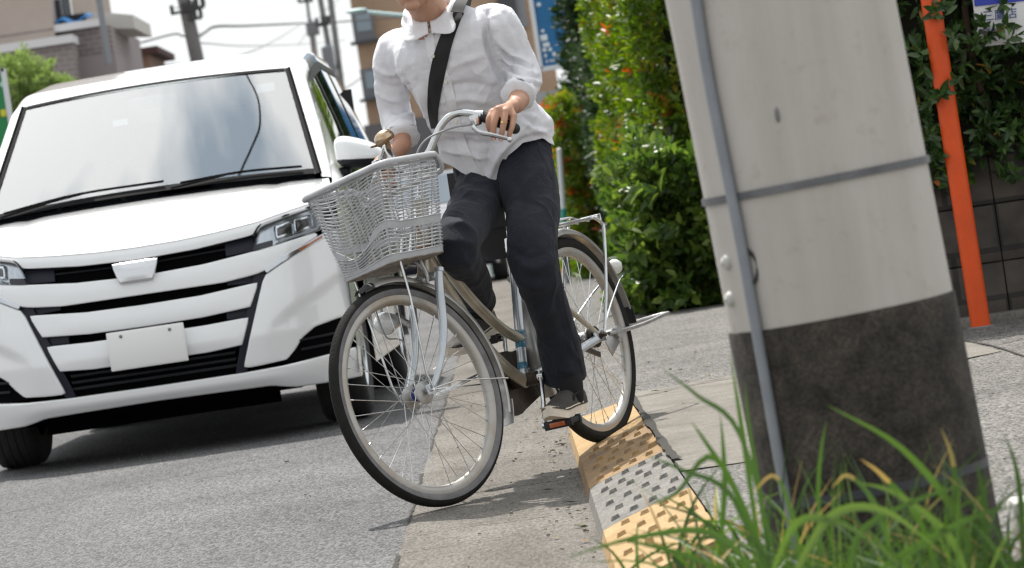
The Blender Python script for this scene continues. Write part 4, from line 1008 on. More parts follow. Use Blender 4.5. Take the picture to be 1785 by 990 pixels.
def saddle(u, v):
    x = -.135 + .27 * v
    w_ = float(np.interp(v, [0, .1, .35, .6, .85, 1], [.05, .092, .092, .050, .026, .012])); t = float(np.interp(v, [0, .12, .5, 1], [.018, .036, .028, .012]))
    a = 2 * math.pi * u
    return Vector((.235 + x, w_ * math.cos(a), .885 + t * math.sin(a) * (1 if math.sin(a) > 0 else .9) + .012 * (1 - v)))
b.grid(saddle, 28, 22); b.tube([(.10, .03, .86), (.33, .01, .86)], .0035, 6); b.tube([(.10, -.03, .86), (.33, -.01, .86)], .0035, 6)
for s in (1, -1):
    b.tube([Vector((.13 + .012 * math.sin(k * 1.6), s * .045 + .012 * math.cos(k * 1.6), .800 + .0025 * k)) for k in range(26)], .0022, 5)
bpart(b, 'saddle', M_SADDLE, smooth=60)

# chain case, cranks, pedals
b = MB()
pts = [(.447 + .115 * math.cos(a), .270 + .100 * math.sin(a)) for a in [R(-115) + R(230) * k / 16 for k in range(17)]] + [(-.01 + .062 * math.cos(a), .328 + .058 * math.sin(a)) for a in [R(100) + R(160) * k / 10 for k in range(11)]]
b.loft([[Vector((x, y_, z)) for x, z in pts] for y_ in (-.046, -.050, -.066, -.070)]); bpart(b, 'chain_case', M_GREASE, smooth=30)
for s, dz in ((1, -1), (-1, 1)):
    b = MB(); c0 = Vector((.447, s * .058, .270)); e = c0 + Vector((-dz * .088, s * .018, dz * .142))
    b.tube([c0 - (e - c0) * .08, c0 + (e - c0) * .2, e], [.0135, .0085, .0075], 10, ell=(1.15, .75, (1, 0, 0))); b.lathe([(0, -.010), (.014, -.010), (.014, .010), (0, .010)], c0, (0, 1, 0), 16); b.lathe([(0, -.007), (.0105, -.007), (.0105, .007), (0, .007)], e, (0, 1, 0), 14)
    crank = bpart(b, 'crank', M_STEEL)
    pc = e + Vector((0, s * .060, -.002))
    b = MB(); b.box(pc, (.066, .088, .016), bev=.003)
    for dx in (-.030, .030): b.box(pc + Vector((dx, 0, 0)), (.012, .094, .026), bev=.002)
    b.tube([e, pc], .006, 8); ped = bpart(b, 'pedal', M_GRIP)
    for dx in (-.0385, .0385):
        b = MB(); b.box(pc + Vector((dx, 0, 0)), (.004, .052, .014), bev=.001); bpart(b, 'pedal_reflector', M_ORNG, ped)

# fork, head parts, handlebar (all turn with the front wheel)
b = MB()
b.tube([(.905, -.062, .640), (.902, -.02, .648), (.902, .02, .648), (.905, .062, .640)], .014, 12)
b.tube([Vector((.902, 0, .640)), Vector((.902, 0, .640)) + _AX * .03], .017, 14); bpart(b, 'fork_crown', M_FORK, None, True)
for s in (1, -1):
    b = MB(); b.tube(cr([(.897, s * .062, .648), (.918, s * .062, .596), (.950, s * .062, .505), (.990, s * .061, .430), (1.045, s * .060, .365), (1.078, s * .059, .338)], 8), [.0135, .0135, .013, .011, .009, .008], 14)
    b.lathe([(0, 0), (.0145, 0), (.0145, .012), (.012, .014), (0, .014)], (.893, s * .062, .648), (-.38, 0, .92), 14)
    b.box((WB, s * .056, .333), (.030, .005, .030), bev=.002); bpart(b, 'fork_blade', M_FORK, None, True)
hp = Vector((.8925, 0, .655)) + _AX * .225
b = MB(); b.lathe([(.012, 0), (.020, .002), (.022, .012), (.018, .020), (.0125, .022)], hp, _AX, 18); b.tube([hp, hp + _AX * .075, (.785, 0, .966)], .0115, 14); b.tube([(.770, 0, .960), (.805, 0, .975)], .017, 14); b.tube([(.792, -.024, .980), (.792, .024, .980)], .0165, 14); bpart(b, 'stem', M_STEEL, None, True)
HB = [(.792, 0, .981), (.786, .035, .983), (.772, .066, .992), (.752, .092, 1.024), (.734, .115, 1.054), (.712, .137, 1.072), (.690, .163, 1.073), (.675, .195, 1.058), (.665, .222, 1.037)]
GR = [(.665, .222, 1.037), (.645, .248, 1.010), (.622, .264, .988), (.606, .272, .973)]
bar = cr([(x, -y, z) for x, y, z in reversed(HB[1:])] + HB, 6)
b = MB(); b.tube(bar, .0112, 14); hb = bpart(b, 'handlebar', M_STEEL, None, True)
for s in (1, -1):
    b = MB(); P = cr([(x, s * y, z) for x, y, z in GR], 6); b.tube(P, .0158, 14)
    for q in (0, len(P) - 1): b.ball(P[q], .0165, 12)
    bpart(b, 'grip', M_GRIP, hb, True)
    # brake lever: clamp, body, blade, ball end
    c0 = Vector((.668, s * .212, 1.045))
    b = MB(); b.tube([c0 + Vector((.008, s * -.010, .004)), c0 + Vector((-.006, s * .012, -.006))], .0165, 12); b.box(c0 + Vector((.026, s * .004, -.012)), (.030, .020, .034), bev=.004)
    b.tube(cr([c0 + Vector((.040, s * .000, -.030)), c0 + Vector((.046, s * .022, -.052)), c0 + Vector((.034, s * .056, -.074)), c0 + Vector((.010, s * .086, -.100))], 6), [.008, .007, .0058, .005], 10, ell=(1.2, .7, (0, 0, 1))); b.ball(c0 + Vector((.008, s * .089, -.104)), .0085, 12)
    bpart(b, 'brake_lever', M_STEEL, hb, True)
    b = MB(); b.tube(cr([c0 + Vector((.040, s * -.006, -.020)), (.735, s * .150, 1.036), (.805, s * .100, 1.025), (.850, s * .070, .965), (.895, s * .030, .82), (.925, s * .020, .70)], 8), .0028, 8); bpart(b, 'brake_cable', M_CABLE, hb, True)
b = MB(); bc = Vector((.742, -.106, 1.086)); ba = Vector((.25, -.15, .95)); b.lathe([(.030, -.004), (.032, .002), (.031, .012), (.027, .021), (.018, .028), (.006, .031), (0, .0315)], bc, ba, 28); bell = bpart(b, 'bell', M_BELL, hb, True)
b = MB(); b.lathe([(0, -.008), (.026, -.008), (.0315, -.002), (.0315, .001)], bc, ba, 28); b.tube([bc - ba * .006, (.735, -.110, 1.060)], .008, 8); b.box(bc + Vector((.02, -.03, -.006)), (.03, .012, .006), bev=.002); bpart(b, 'bell_base', M_RUSTD, bell, True)

# front brake caliper and cable end
b = MB(); b.tube(cr([(.925, .046, .655), (.936, .030, .700), (.930, 0, .718), (.936, -.030, .700), (.925, -.046, .655)], 5), .0065, 8); b.box((.936, .043, .640), (.034, .010, .013), bev=.002); b.box((.936, -.043, .640), (.034, .010, .013), bev=.002)
b.tube(cr([(.935, .050, .720), (.940, .052, .690), (.935, .052, .655), (.940, .048, .630)], 5), .0055, 8); b.tube([(.915, 0, .69), (.950, 0, .70)], .006, 8); b.lathe([(.008, -.006), (.012, 0), (.008, .006)], (.943, .046, .640), (0, 1, 0), 12)
bpart(b, 'brake_caliper', M_ALU, None, True)
b = MB(); b.tube(cr([(.905, .052, .800), (.912, .060, .745), (.925, .058, .705)], 5), .0035, 7); b.tube([Vector((.905 + .018 * math.cos(a), .04 + .018 * math.sin(a), .735)) for a in [R(20 * k) for k in range(14)]], .003, 6); bpart(b, 'cable_end', M_RUSTD, None, True)

# mudguards
def guard(name, c, a0, a1, r_, m, steer, n=40, wd=.026):
    b = MB()
    def fn(u, v):
        a = R(a0 + (a1 - a0) * u); t = (v - .5) * 2
        rr = r_ - .014 * abs(t) ** 2.2 - (.006 if abs(t) > .96 else 0)
        return Vector((c + rr * math.cos(a), wd * math.sin(t * math.pi / 2 * .98), RT + rr * math.sin(a)))
    b.grid(fn, n, 14)
    return bpart(b, name, m, None, steer, smooth=60, solid=.0012)
fg = guard('front_mudguard', WB, 83, 203, .352, M_GUARD, True)
b = MB(); b.grid(lambda u, v: Vector((WB + .352 * math.cos(R(84 - 9 * u)), (.026 - .010 * u) * (2 * v - 1), RT + (.352 - .004 * u) * math.sin(R(84 - 9 * u)) - .012 * abs(2 * v - 1) ** 2)), 8, 8); bpart(b, 'mud_flap', M_GRIP, fg, True, solid=.002)
b = MB()
b.tube([(WB, .068, RT + .002), (WB - .12, .050, RT + .004), (WB - .335, .030, RT - .032), (WB - .345, .034, RT - .036)], .0022, 7)
b.tube([(WB, -.068, RT + .002), (WB - .12, -.050, RT + .004), (WB - .335, -.030, RT - .032)], .0022, 7)
b.box((WB - .185, -.040, RT - .008), (.30, .0022, .011), rot=Matrix.Rotation(R(5), 3, 'Y')); bpart(b, 'mudguard_stay', M_STEEL, fg, True)
b = MB(); b.grid(lambda u, v: Vector((WB + .350 * math.cos(R(196 + 12 * u)), .029 * (2 * v - 1), RT + .350 * math.sin(R(196 + 12 * u)))), 6, 4); bpart(b, 'mud_flap', M_GUARD, fg, True, solid=.002)
rg = guard('rear_mudguard', 0, -22, 172, .356, M_GUARD, False, n=60)
b = MB(); b.grid(lambda u, v: Vector((.354 * math.cos(R(171 + 9 * u)), .027 * (2 * v - 1), RT + .354 * math.sin(R(171 + 9 * u)))), 6, 4); bpart(b, 'mud_flap', M_GRIP, rg, solid=.003)
b = MB()
for s in (1, -1): b.tube(cr([(-.01, s * .072, .338), (-.12, s * .060, .402), (-.270, s * .040, .470), (-.335, s * .030, .486)], 5), .0035, 8)
bpart(b, 'mudguard_stay', M_STEEL, rg)
b = MB(); b.lathe([(0, -.014), (.016, -.014), (.024, -.006), (.026, .004), (.022, .016), (.012, .024), (0, .026)], (-.352, 0, .520), (-.85, 0, .52), 20); bpart(b, 'rear_reflector', M_WREF, rg)

# headlamp on the right fork blade
lc = Vector((1.000, -.098, .562)); la = Vector((1, -.05, .0)).normalized()
b = MB(); b.lathe([(0, -.052), (.012, -.050), (.020, -.040), (.027, -.012), (.0345, .004), (.0350, .012)], lc, la, 28); lamp = bpart(b, 'headlamp', M_LAMPB, None, True)
b = MB(); b.lathe([(.0345, .011), (.033, .022), (.026, .034), (.014, .041), (0, .043)], lc, la, 28); bpart(b, 'lamp_lens', M_CLEAR, lamp, True)
b = MB(); b.tube([lc + Vector((-.02, .018, .012)), (.975, -.078, .572), (.962, -.070, .548), (.945, -.066, .530)], .007, 8, ell=(.5, 1.5, (0, 1, 0))); b.box((.945, -.068, .522), (.020, .008, .045), bev=.002); b.lathe([(.006, -.008), (.010, -.004), (.010, .006), (0, .008)], (.955, -.073, .545), (0, -1, 0), 10); bpart(b, 'lamp_bracket', M_ALU, lamp, True)
b = MB(); b.tube(cr([(1.085, -.045, .605), (1.070, -.060, .540), (1.050, -.070, .515), (1.010, -.078, .508), (.992, -.074, .490), (1.000, -.068, .43), (1.03, -.066, .385), (1.07, -.055, .345)], 6), .0026, 7); bpart(b, 'lamp_wire', M_CABLE, lamp, True)

# basket: tapered wire walls with a wavy front, solid rim, band and bottom
def bk_corner(t):
    """t 0..1 bottom to top: half width, x back, x front, z."""
    return (.118 + .060 * t, .885 - .045 * t, 1.105 - .018 * t, .700 + .292 * t)
def bk(s, t):
    """Point on the wall: s runs round the basket 0..1 starting at back right."""
    hw, xb, xf, _z = bk_corner(t)
    d = xf - xb; per = [d, 2 * hw, d, 2 * hw]; q = (s % 1.0) * sum(per); k = 0
    while q > per[k]: q -= per[k]; k += 1
    rc = .035
    cs = [((xb, -hw), (1, 0)), ((xf, -hw), (0, 1)), ((xf, hw), (-1, 0)), ((xb, hw), (0, -1))]
    (px, py), (dx, dy) = cs[k]
    x, y = px + dx * q, py + dy * q
    # round the corners
    for cx, cy, sx, sy in ((xf - rc, hw - rc, 1, 1), (xf - rc, -hw + rc, 1, -1), (xb + rc, hw - rc, -1, 1), (xb + rc, -hw + rc, -1, -1)):
        ex, ey = (x - cx) * sx, (y - cy) * sy
        if ex > 0 and ey > 0:
            L_ = math.hypot(ex, ey)
            if L_ > rc: x, y = cx + sx * ex * rc / L_, cy + sy * ey * rc / L_
    z = .700 + (.272) * t + .055 * (x - .885) * 1.0
    z += .010 * (1 - t)*0
    return Vector((x, y, z))
SF0, SF1 = .25, .50     # rough span of the front wall
def wave(s, t):
    """the moulded S-curve across the front wall: wires dip in the middle."""
    u = (s - .24) / .30
    if 0 < u < 1: return -.020 * math.sin(2 * math.pi * u) * (1 - abs(2 * t - 1) ** 3) - .012 * math.sin(math.pi * u) * (1 - abs(2 * t - 1) ** 2)
    return 0.0
NS = 96
b = MB()
for k in range(25):
    t = .055 + .87 * k / 24
    if k in (7, 8): continue
    b.tube([bk(i / NS, t) + Vector((0, 0, wave(i / NS, t))) for i in range(NS)], .0019, 6, closed=True)
for i in range(26):
    s = (i + .5) / 26
    wide = i in (6, 8, 12)
    b.tube([bk(s, .0 + 1.0 * j / 12) + (bk(s, .5) - Vector((.99, 0, bk(s, .5).z))).normalized() * -.0035 for j in range(13)], .0040 if wide else .0022, 6)
bask = bpart(b, 'basket', M_BASK, None, True, smooth=60)
b = MB()   # solid band low on the walls, following the wave
b.grid(lambda u, v: bk(u, .30 + .075 * v) + Vector((0, 0, wave(u, .30 + .05 * v) - (.050 * math.exp(-(((u - .345) / .055) ** 2)) * (1 - .3 * v)))), NS, 2); bpart(b, 'basket_band', M_BASK, bask, True, solid=.003)
b = MB()
b.grid(lambda u, v: bk(u, -.005 + .065 * v), NS, 2)
b.grid(lambda u, v: bk(u, .94 + .03 * v), NS, 1)
bpart(b, 'basket_foot', M_BASK, bask, True, solid=.003)
b = MB(); b.tube([bk(i / NS, 1.0) * 1.0 + (bk(i / NS, 1.0) - Vector((.96, 0, bk(i / NS, 1).z))).normalized() * .006 - Vector((0, 0, .055 * max(0, (.87 - bk(i / NS, 1.0).x) / .035))) for i in range(NS)], .0085, 10, closed=True, ell=(1.15, .75, (0, 0, 1))); bpart(b, 'basket_rim', M_BASK, bask, True)
b = MB()
def bbot(u, v):
    p0, p1 = bk(u, 0.0), Vector((.995, 0, .700 + .055 * (.995 - .885)))
    return p0.lerp(p1, v) + Vector((0, 0, -.001))
b.grid(bbot, NS, 6); bpart(b, 'basket_bottom', M_RUST, bask, True, solid=.003)
b = MB()
for s in (1, -1):
    b.tube([(WB + .002, s * .072, RT + .004), (WB + .012, s * .074, RT + .05), (1.075, s * .095, .60), (1.070, s * .100, .708)], .0035, 8)
b.tube([(.905, -.02, .78), (.93, -.02, .74), (.96, -.02, .705)], .006, 8); b.tube([(.905, .02, .78), (.93, .02, .74), (.96, .02, .705)], .006, 8)
bpart(b, 'basket_stay', M_STEEL, bask, True)

# rear carrier, stand
b = MB()
for y in (-.055, -.02, .02, .055):
    b.tube(cr([(.105, y * .8, .700), (.06, y, .700), (-.16, y, .694), (-.215, y, .688)], 4), .0042, 8)
for x in (.09, -.04, -.16, -.218): b.tube([(x, -.058, .697), (x, .058, .697)], .0042, 8)
b.tube(cr([(-.10, .045, .699), (-.02, .045, .712), (.06, .0, .714), (-.02, -.045, .712), (-.10, -.045, .699)], 5), .004, 8)
b.tube([(.02, 0, .697), (.02, 0, .682)], .004, 8)
rk = bpart(b, 'rear_rack', M_STEEL)
b = MB()
for s in (1, -1): b.tube(cr([(-.165, s * .060, .696), (-.195, s * .070, .672), (-.190, s * .074, .640), (-.10, s * .076, .47), (-.035, s * .077, .375), (-.008, s * .077, .338)], 5), .0052, 8)
for s in (1, -1): b.box((-.218, s * .058, .686), (.010, .010, .030), bev=.002)
bpart(b, 'rack_stay', M_STEEL, rk)
b = MB()
for s in (1, -1):
    b.tube(cr([(-.02, s * .085, .330), (-.10, s * .088, .325), (-.30, s * .075, .322), (-.52, s * .045, .326), (-.600, s * .030, .326)], 5), .0062, 8)
    b.box((-.045, s * .078, .300), (.085, .004, .055), rot=Matrix.Rotation(R(25), 3, 'Y'), bev=.002)
    b.lathe([(0, -.006), (.020, -.006), (.020, .006), (0, .006)], (-.085, s * .085, .325), (0, 1, 0), 14)
b.tube(cr([(-.600, -.030, .326), (-.625, 0, .326), (-.600, .030, .326)], 6), .0062, 8)
b.tube([(-.30, -.075, .322), (-.28, 0, .322), (-.30, .075, .322)], .005, 8); b.tube([(-.20, .08, .323), (-.36, .02, .325)], .004, 6)
bpart(b, 'kickstand', M_ALU)
b = MB(); b.lathe([(0, .036), (.032, .036), (.034, .040), (.034, .050), (.028, .054), (.010, .056), (0, .056)], (0, 0, RT), (0, 1, 0), 24); b.box((.07, .058, .290), (.10, .006, .016), rot=Matrix.Rotation(R(-20), 3, 'Y')); b.lathe([(0, .060), (.011, .060), (.011, .068), (.006, .069), (.006, .085), (0, .086)], (0, 0, RT), (0, 1, 0), 6); bpart(b, 'rear_brake', M_GREASE)
# ------------------------------------------------------------------ the rider
from mathutils.bvhtree import BVHTree
M_SKIN = mat('skin', (0.50, 0.285, 0.195), 0.5, col2=(0.40, 0.21, 0.14), scale=9, bump=0.15, bscale=220, bdist=0.001, sss=0.12, spec=0.4)
M_SHIRT = mat('white linen', (0.86, 0.86, 0.895), 0.85, col2=(0.81, 0.81, 0.85), scale=34, bump=0.35, bscale=420, bdist=0.0012, spec=0.15, transl=0.20, detail=9, wrinkle=(15, .0065))
M_PLACK = mat('white linen placket', (0.86, 0.86, 0.89), 0.85, bump=0.35, bscale=420, bdist=0.0012, spec=0.15, transl=0.14, wrinkle=(18, .004))
M_DENIM = mat('navy cotton trousers', (0.0145, 0.0165, 0.0245), 0.9, col2=(0.022, 0.0245, 0.034), scale=16, bump=0.35, bscale=500, bdist=0.001, spec=0.2, sheen=0.06, wrinkle=(13, .008))
M_SOCK = mat('black sock', (0.008, 0.008, 0.009), 0.95, bump=0.4, bscale=300, bdist=0.001)
M_SHOE = mat('grey brown canvas', (0.042, 0.037, 0.033), 0.9, bump=0.5, bscale=420, bdist=0.0012, col2=(0.058, 0.051, 0.046), scale=20)
M_SOLE = mat('cream rubber sole', (0.80, 0.73, 0.63), 0.7, col2=(0.68, 0.60, 0.50), scale=25)
M_STRAP = mat('black webbing', (0.008, 0.008, 0.009), 0.8, bump=0.5, bscale=350, bdist=0.0015, stretch=(1, 1, .3), sheen=0.1)
M_BAG = mat('black nylon bag', (0.009, 0.009, 0.010), 0.7, bump=0.3, bscale=60, bdist=0.004)
M_HAIR = mat('black hair', (0.012, 0.010, 0.009), 0.5, bump=0.8, bscale=120, bdist=0.004)
M_GOLD = mat('gold ring', (0.85, 0.62, 0.28), 0.18, 1.0)
M_BTN = mat('cream button', (0.62, 0.58, 0.48), 0.35)

def pxof(p):
    """where a point falls in the photo (used only to measure folds and hems)."""
    X, Y, Z = p[0], p[1], p[2] - CAMZ
    fw = Y * math.cos(PITCH) - Z * math.sin(PITCH); up = Y * math.sin(PITCH) + Z * math.cos(PITCH)
    r, d = FPX * X / fw, -FPX * up / fw
    return 892.5 + _cr * r + _sr * d, 495 - _sr * r + _cr * d

def limb(b, P, r, n=18):
    """closed tapering limb with rounded ends."""
    Q = cr(P, 8) if len(P) > 2 else [Vector(P[0]).lerp(Vector(P[1]), k / 8) for k in range(9)]
    rr = [float(np.interp(i / (len(Q) - 1) * (len(r) - 1), range(len(r)), r)) for i in range(len(Q))]
    b.tube(Q, rr, n)
    b.ball(Q[0], rr[0] * .99, 14); b.ball(Q[-1], rr[-1] * .99, 14)
def fuse(b, voxel, smooth, factor=0.5):
    me = bpy.data.meshes.new('tmp'); me.from_pydata([tuple(p) for p in b.v], [], b.f)
    bm = bmesh.new(); bm.from_mesh(me); bmesh.ops.recalc_face_normals(bm, faces=bm.faces[:]); bm.to_mesh(me); bm.free()
    o = bpy.data.objects.new('tmp', me); COL.objects.link(o)
    m = o.modifiers.new('r', 'REMESH'); m.mode = 'VOXEL'; m.voxel_size = voxel; m.adaptivity = 0
    if smooth:
        s = o.modifiers.new('s', 'SMOOTH'); s.factor = factor; s.iterations = smooth
    bpy.context.view_layer.update()
    out = bpy.data.meshes.new_from_object(o.evaluated_get(bpy.context.evaluated_depsgraph_get()))
    bpy.data.objects.remove(o); bpy.data.meshes.remove(me)
    return out
def cut(me, g):
    """drop everything where g(co) < 0, along a clean edge."""
    bm = bmesh.new(); bm.from_mesh(me); bm.verts.ensure_lookup_table()
    val = {v: g(v.co) for v in bm.verts}
    new = set()
    for e in list(bm.edges):
        a, c = e.verts
        if a not in val or c not in val: continue
        if (val[a] < 0) != (val[c] < 0):
            f = val[a] / (val[a] - val[c]); f = min(.97, max(.03, f))
            _, nv = bmesh.utils.edge_split(e, a, f); new.add(nv)
    for f in list(bm.faces):
        vs = [v for v in f.verts if v in new]
        if len(vs) >= 2:
            try: bmesh.utils.face_split(f, vs[0], vs[1])
            except Exception: pass
    kill = [v for v in bm.verts if v in val and val[v] < 0]
    bmesh.ops.delete(bm, geom=kill, context='VERTS')
    seen, best = set(), []          # keep the one connected piece of cloth
    for v in bm.verts:
        if v in seen: continue
        st, comp = [v], []
        seen.add(v)
        while st:
            q = st.pop(); comp.append(q)
            for e in q.link_edges:
                o = e.other_vert(q)
                if o not in seen: seen.add(o); st.append(o)
        if len(comp) > len(best): best = comp
    bs = set(best); bmesh.ops.delete(bm, geom=[v for v in bm.verts if v not in bs], context='VERTS')
    bm.to_mesh(me); bm.free(); return me
def fold(me, lines, noise_amp=(.003, .0012), seed=0, nscale=(9, 26), stretch=(1, 1, .55), facing=True):
    """push cloth in and out along its fold lines (photo points, amplitude m, width px) plus finer crumpling."""
    n = len(me.vertices); co = np.empty(n * 3); me.vertices.foreach_get('co', co); co = co.reshape(-1, 3)
    nr = np.empty(n * 3); me.vertices.foreach_get('normal', nr); nr = nr.reshape(-1, 3)
    X, Y, Z = co[:, 0], co[:, 1], co[:, 2] - CAMZ
    fw = Y * math.cos(PITCH) - Z * math.sin(PITCH); up = Y * math.sin(PITCH) + Z * math.cos(PITCH)
    r, d = FPX * X / fw, -FPX * up / fw
    px, py = 892.5 + _cr * r + _sr * d, 495 - _sr * r + _cr * d
    disp = np.zeros(n)
    front = np.clip(-nr[:, 1] * 2.5 + .5, 0, 1)
    for pts, amp, wd in lines:
        P = [p.to_tuple()[:2] for p in cr([(x, y, 0) for x, y in pts], 6)] if len(pts) > 2 else pts
        best = np.full(n, 1e9); par = np.zeros(n)
        for i in range(len(P) - 1):
            ax, ay = P[i]; bx, by = P[i + 1]; dx, dy = bx - ax, by - ay; L2 = dx * dx + dy * dy + 1e-9
            t = np.clip(((px - ax) * dx + (py - ay) * dy) / L2, 0, 1)
            q = np.hypot(px - ax - t * dx, py - ay - t * dy)
            u = (i + t) / (len(P) - 1)
            par = np.where(q < best, u, par); best = np.minimum(best, q)
        env = np.sin(np.pi * np.clip(par, 0.06, .94)) ** .6
        disp += amp * env * np.exp(-(best / wd) ** 2) * front
    for i in range(n):
        c = co[i]
        v = Vector((c[0] * nscale[0] * stretch[0] + seed, c[1] * nscale[0] * stretch[1], c[2] * nscale[0] * stretch[2]))
        a = 1 - abs(noise.noise(v + Vector((1, 1, 1)) * noise.noise(v * .7) * .8)) * 2
        v2 = Vector((c[0] * nscale[1], c[1] * nscale[1] + seed, c[2] * nscale[1] * .7))
        disp[i] += noise_amp[0] * (a * a * a - .35) + noise_amp[1] * (noise.noise(v2) + .5 * noise.noise(v2 * 2.1))
    co += nr * disp[:, None]
    me.vertices.foreach_set('co', co.ravel()); me.update(); return me
def place(me, name, m, parent, smooth=180, thick=0.0):
    if thick:
        bm = bmesh.new(); bm.from_mesh(me); bmesh.ops.solidify(bm, geom=bm.faces[:], thickness=thick); bm.to_mesh(me); bm.free()
    me.name = name; me.materials.clear(); me.materials.append(m); me.shade_smooth()
    if smooth < 180: me.set_sharp_from_angle(angle=R(smooth))
    o = bpy.data.objects.new(name, me); COL.objects.link(o)
    if parent: o.parent = parent
    return o

# joints
J = dict(neck=at(755, 30, 10.36), neck_top=at(733, -6, 10.28), chest=at(805, 120, 10.42), waist=at(850, 215, 10.54), pelvis=at(874, 288, 10.60),
         shL=at(868, 42, 10.32), elL=at(917, 134, 10.36), wrL=at(901, 177, 10.17), shR=at(692, 84, 10.50), elR=at(687, 190, 10.57), wrR=at(703, 252, 10.45),
         hipL=at(915, 288, 10.53), hipR=at(846, 318, 10.62), knL=at(930, 452, 10.21), knR=at(796, 426, 10.08))
ankL = BW((.400, .128, .235)); ankR = BW((.365, -.132, .530))
J['ankL'], J['ankR'] = ankL, ankR
fdir = Vector((_f.x, _f.y, 0)).normalized(); ldir = Vector((-fdir.y, fdir.x, 0))
def foot_frame(ank, pitch, side):
    f = (fdir * math.cos(pitch) - Vector((0, 0, 1)) * math.sin(pitch) + ldir * side * .10).normalized()
    l = Vector((0, 0, 1)).cross(f).normalized(); u = f.cross(l)
    return f, l, u

# --- body: one continuous surface
b = MB()
limb(b, [J['pelvis'], J['waist'], J['chest'], J['neck'] - Vector((0, 0, .05))], [.105, .10, .105, .07])
limb(b, [J['shR'], (J['shR'] + J['shL']) / 2 + Vector((0, 0.02, .0)), J['shL']], [.038, .05, .038])
limb(b, [J['neck'] - Vector((0, -.01, .04)), J['neck'], J['neck_top']], [.062, .056, .054])
# head: face turned a little to his right, chin down
hF = Vector((-.22, -.955, -.20)).normalized(); hU = (Vector((-.10, -.05, 1)) - hF * Vector((-.10, -.05, 1)).dot(hF)).normalized(); hL = hU.cross(hF)
chin = at(719, 21, 10.14); hC = chin + hU * .125 - hF * .085
def hp_(f, l, u): return hC + hF * f + hL * l + hU * u
def ell(c, rf, rl, ru, n=24):
    bb = MB(); bb.ball((0, 0, 0), 1, n); b.add([c + hF * (p.x * rf) + hL * (p.y * rl) + hU * (p.z * ru) for p in bb.v], bb.f)
ell(hp_(-.015, 0, .035), .098, .077, .085); ell(hp_(.020, 0, -.035), .068, .064, .085); ell(hp_(.040, 0, -.078), .042, .046, .044)
ell(hp_(.070, 0, -.108), .017, .023, .016); ell(hp_(.000, .048, -.062), .032, .016, .030); ell(hp_(.0, -.048, -.062), .032, .016, .030)
limb(b, [hp_(.078, 0, .012), hp_(.092, 0, -.012), hp_(.102, 0, -.034)], [.009, .011, .0135], 10)
for s in (1, -1):
    ell(hp_(.088, s * .011, -.040), .010, .009, .008, 12); ell(hp_(.066, s * .033, .020), .018, .022, .009, 12); ell(hp_(.058, s * .042, -.025), .024, .022, .020, 14)
    ell(hp_(-.012, s * .079, -.012), .020, .008, .032, 14)
ell(hp_(.082, 0, -.067), .011, .024, .006, 14); ell(hp_(.080, 0, -.078), .011, .021, .007, 14)
# arms and legs
for s in 'LR':
    limb(b, [J['sh' + s], J['sh' + s].lerp(J['el' + s], .5), J['el' + s], J['el' + s].lerp(J['wr' + s], .45), J['wr' + s]], [.036, .029, .030, .032, .026])
    limb(b, [J['hip' + s], J['hip' + s].lerp(J['kn' + s], .5), J['kn' + s], J['kn' + s].lerp(J['ank' + s], .4), J['ank' + s]], [.060, .046, .040, .038, .032])
    f, l, u = foot_frame(J['ank' + s], R(2) if s == 'L' else R(13), 1 if s == 'L' else -1)
    A = J['ank' + s]
    limb(b, [A - u * .05 - f * .03, A - u * .062 + f * .05, A - u * .072 + f * .13], [.026, .028, .022])
# left hand over the grip, four fingers hanging in front of the lever
YG = 10.085
limb(b, [at(908, 173, 10.19), at(899, 183, 10.14)], [.027, .026])
MC = [at(858, 196, YG - .022), at(868, 191, YG - .034), at(881, 194, YG - .036), at(895, 203, YG - .028)]
for q, r_ in zip(MC, (.0125, .0130, .0125, .0115)): limb(b, [at(899, 182, 10.14), at(887, 187, YG + .00), q], [.0195, .016, r_], 12)
limb(b, [at(872, 198, YG - .010), at(890, 203, YG - .006)], [.014, .014])
for P, r_ in (([MC[0], at(852, 209, YG - .038), at(853, 224, YG - .030), at(860, 232, YG - .018)], (.0112, .0098, .0088, .0078)),
              ([MC[1], at(862, 212, YG - .050), at(860, 229, YG - .046), at(860.5, 241, YG - .038)], (.0115, .0102, .0092, .0078)),
              ([MC[2], at(878, 214, YG - .052), at(875, 231, YG - .048), at(873.5, 243, YG - .040)], (.0112, .0100, .0090, .0076)),
              ([MC[3], at(893, 219, YG - .042), at(889, 231, YG - .040), at(886.5, 239, YG - .034)], (.0102, .0090, .0082, .0070))):
    limb(b, P, r_, 12)
limb(b, [at(895, 190, YG + .02), at(874, 203, YG + .030), at(857, 214, YG + .022), at(852, 220, YG + .008)], [.015, .013, .0105, .009], 12)
# right hand closed round the other grip
g0, g1 = BW(S_((.662, -.226, 1.030))), BW(S_((.618, -.268, .985)))
gd = (g1 - g0).normalized(); gm = (g0 + g1) / 2
fw_ = Vector((-.45, -.85, .15)).normalized(); fw_ = (fw_ - gd * fw_.dot(gd)).normalized(); up_ = gd.cross(fw_); up_ = up_ if up_.z > 0 else -up_
limb(b, [J['wrR'], gm + up_ * .036 - fw_ * .022], [.027, .026])
for k in range(4):
    c = g0 + gd * (.004 + .0215 * k)
    r_ = (.0112, .0115, .0110, .0098)[k]
    limb(b, [gm + up_ * .030 - fw_ * .015 + gd * (.010 * (k - 1.5)), c + up_ * .028 + fw_ * .006], [.016, r_ * 1.1], 12)
    limb(b, [c + up_ * .028 + fw_ * .006, c + up_ * .012 + fw_ * .030, c - up_ * .014 + fw_ * .027, c - up_ * .026 + fw_ * .006], [r_ * 1.05, r_, r_ * .92, r_ * .8], 12)
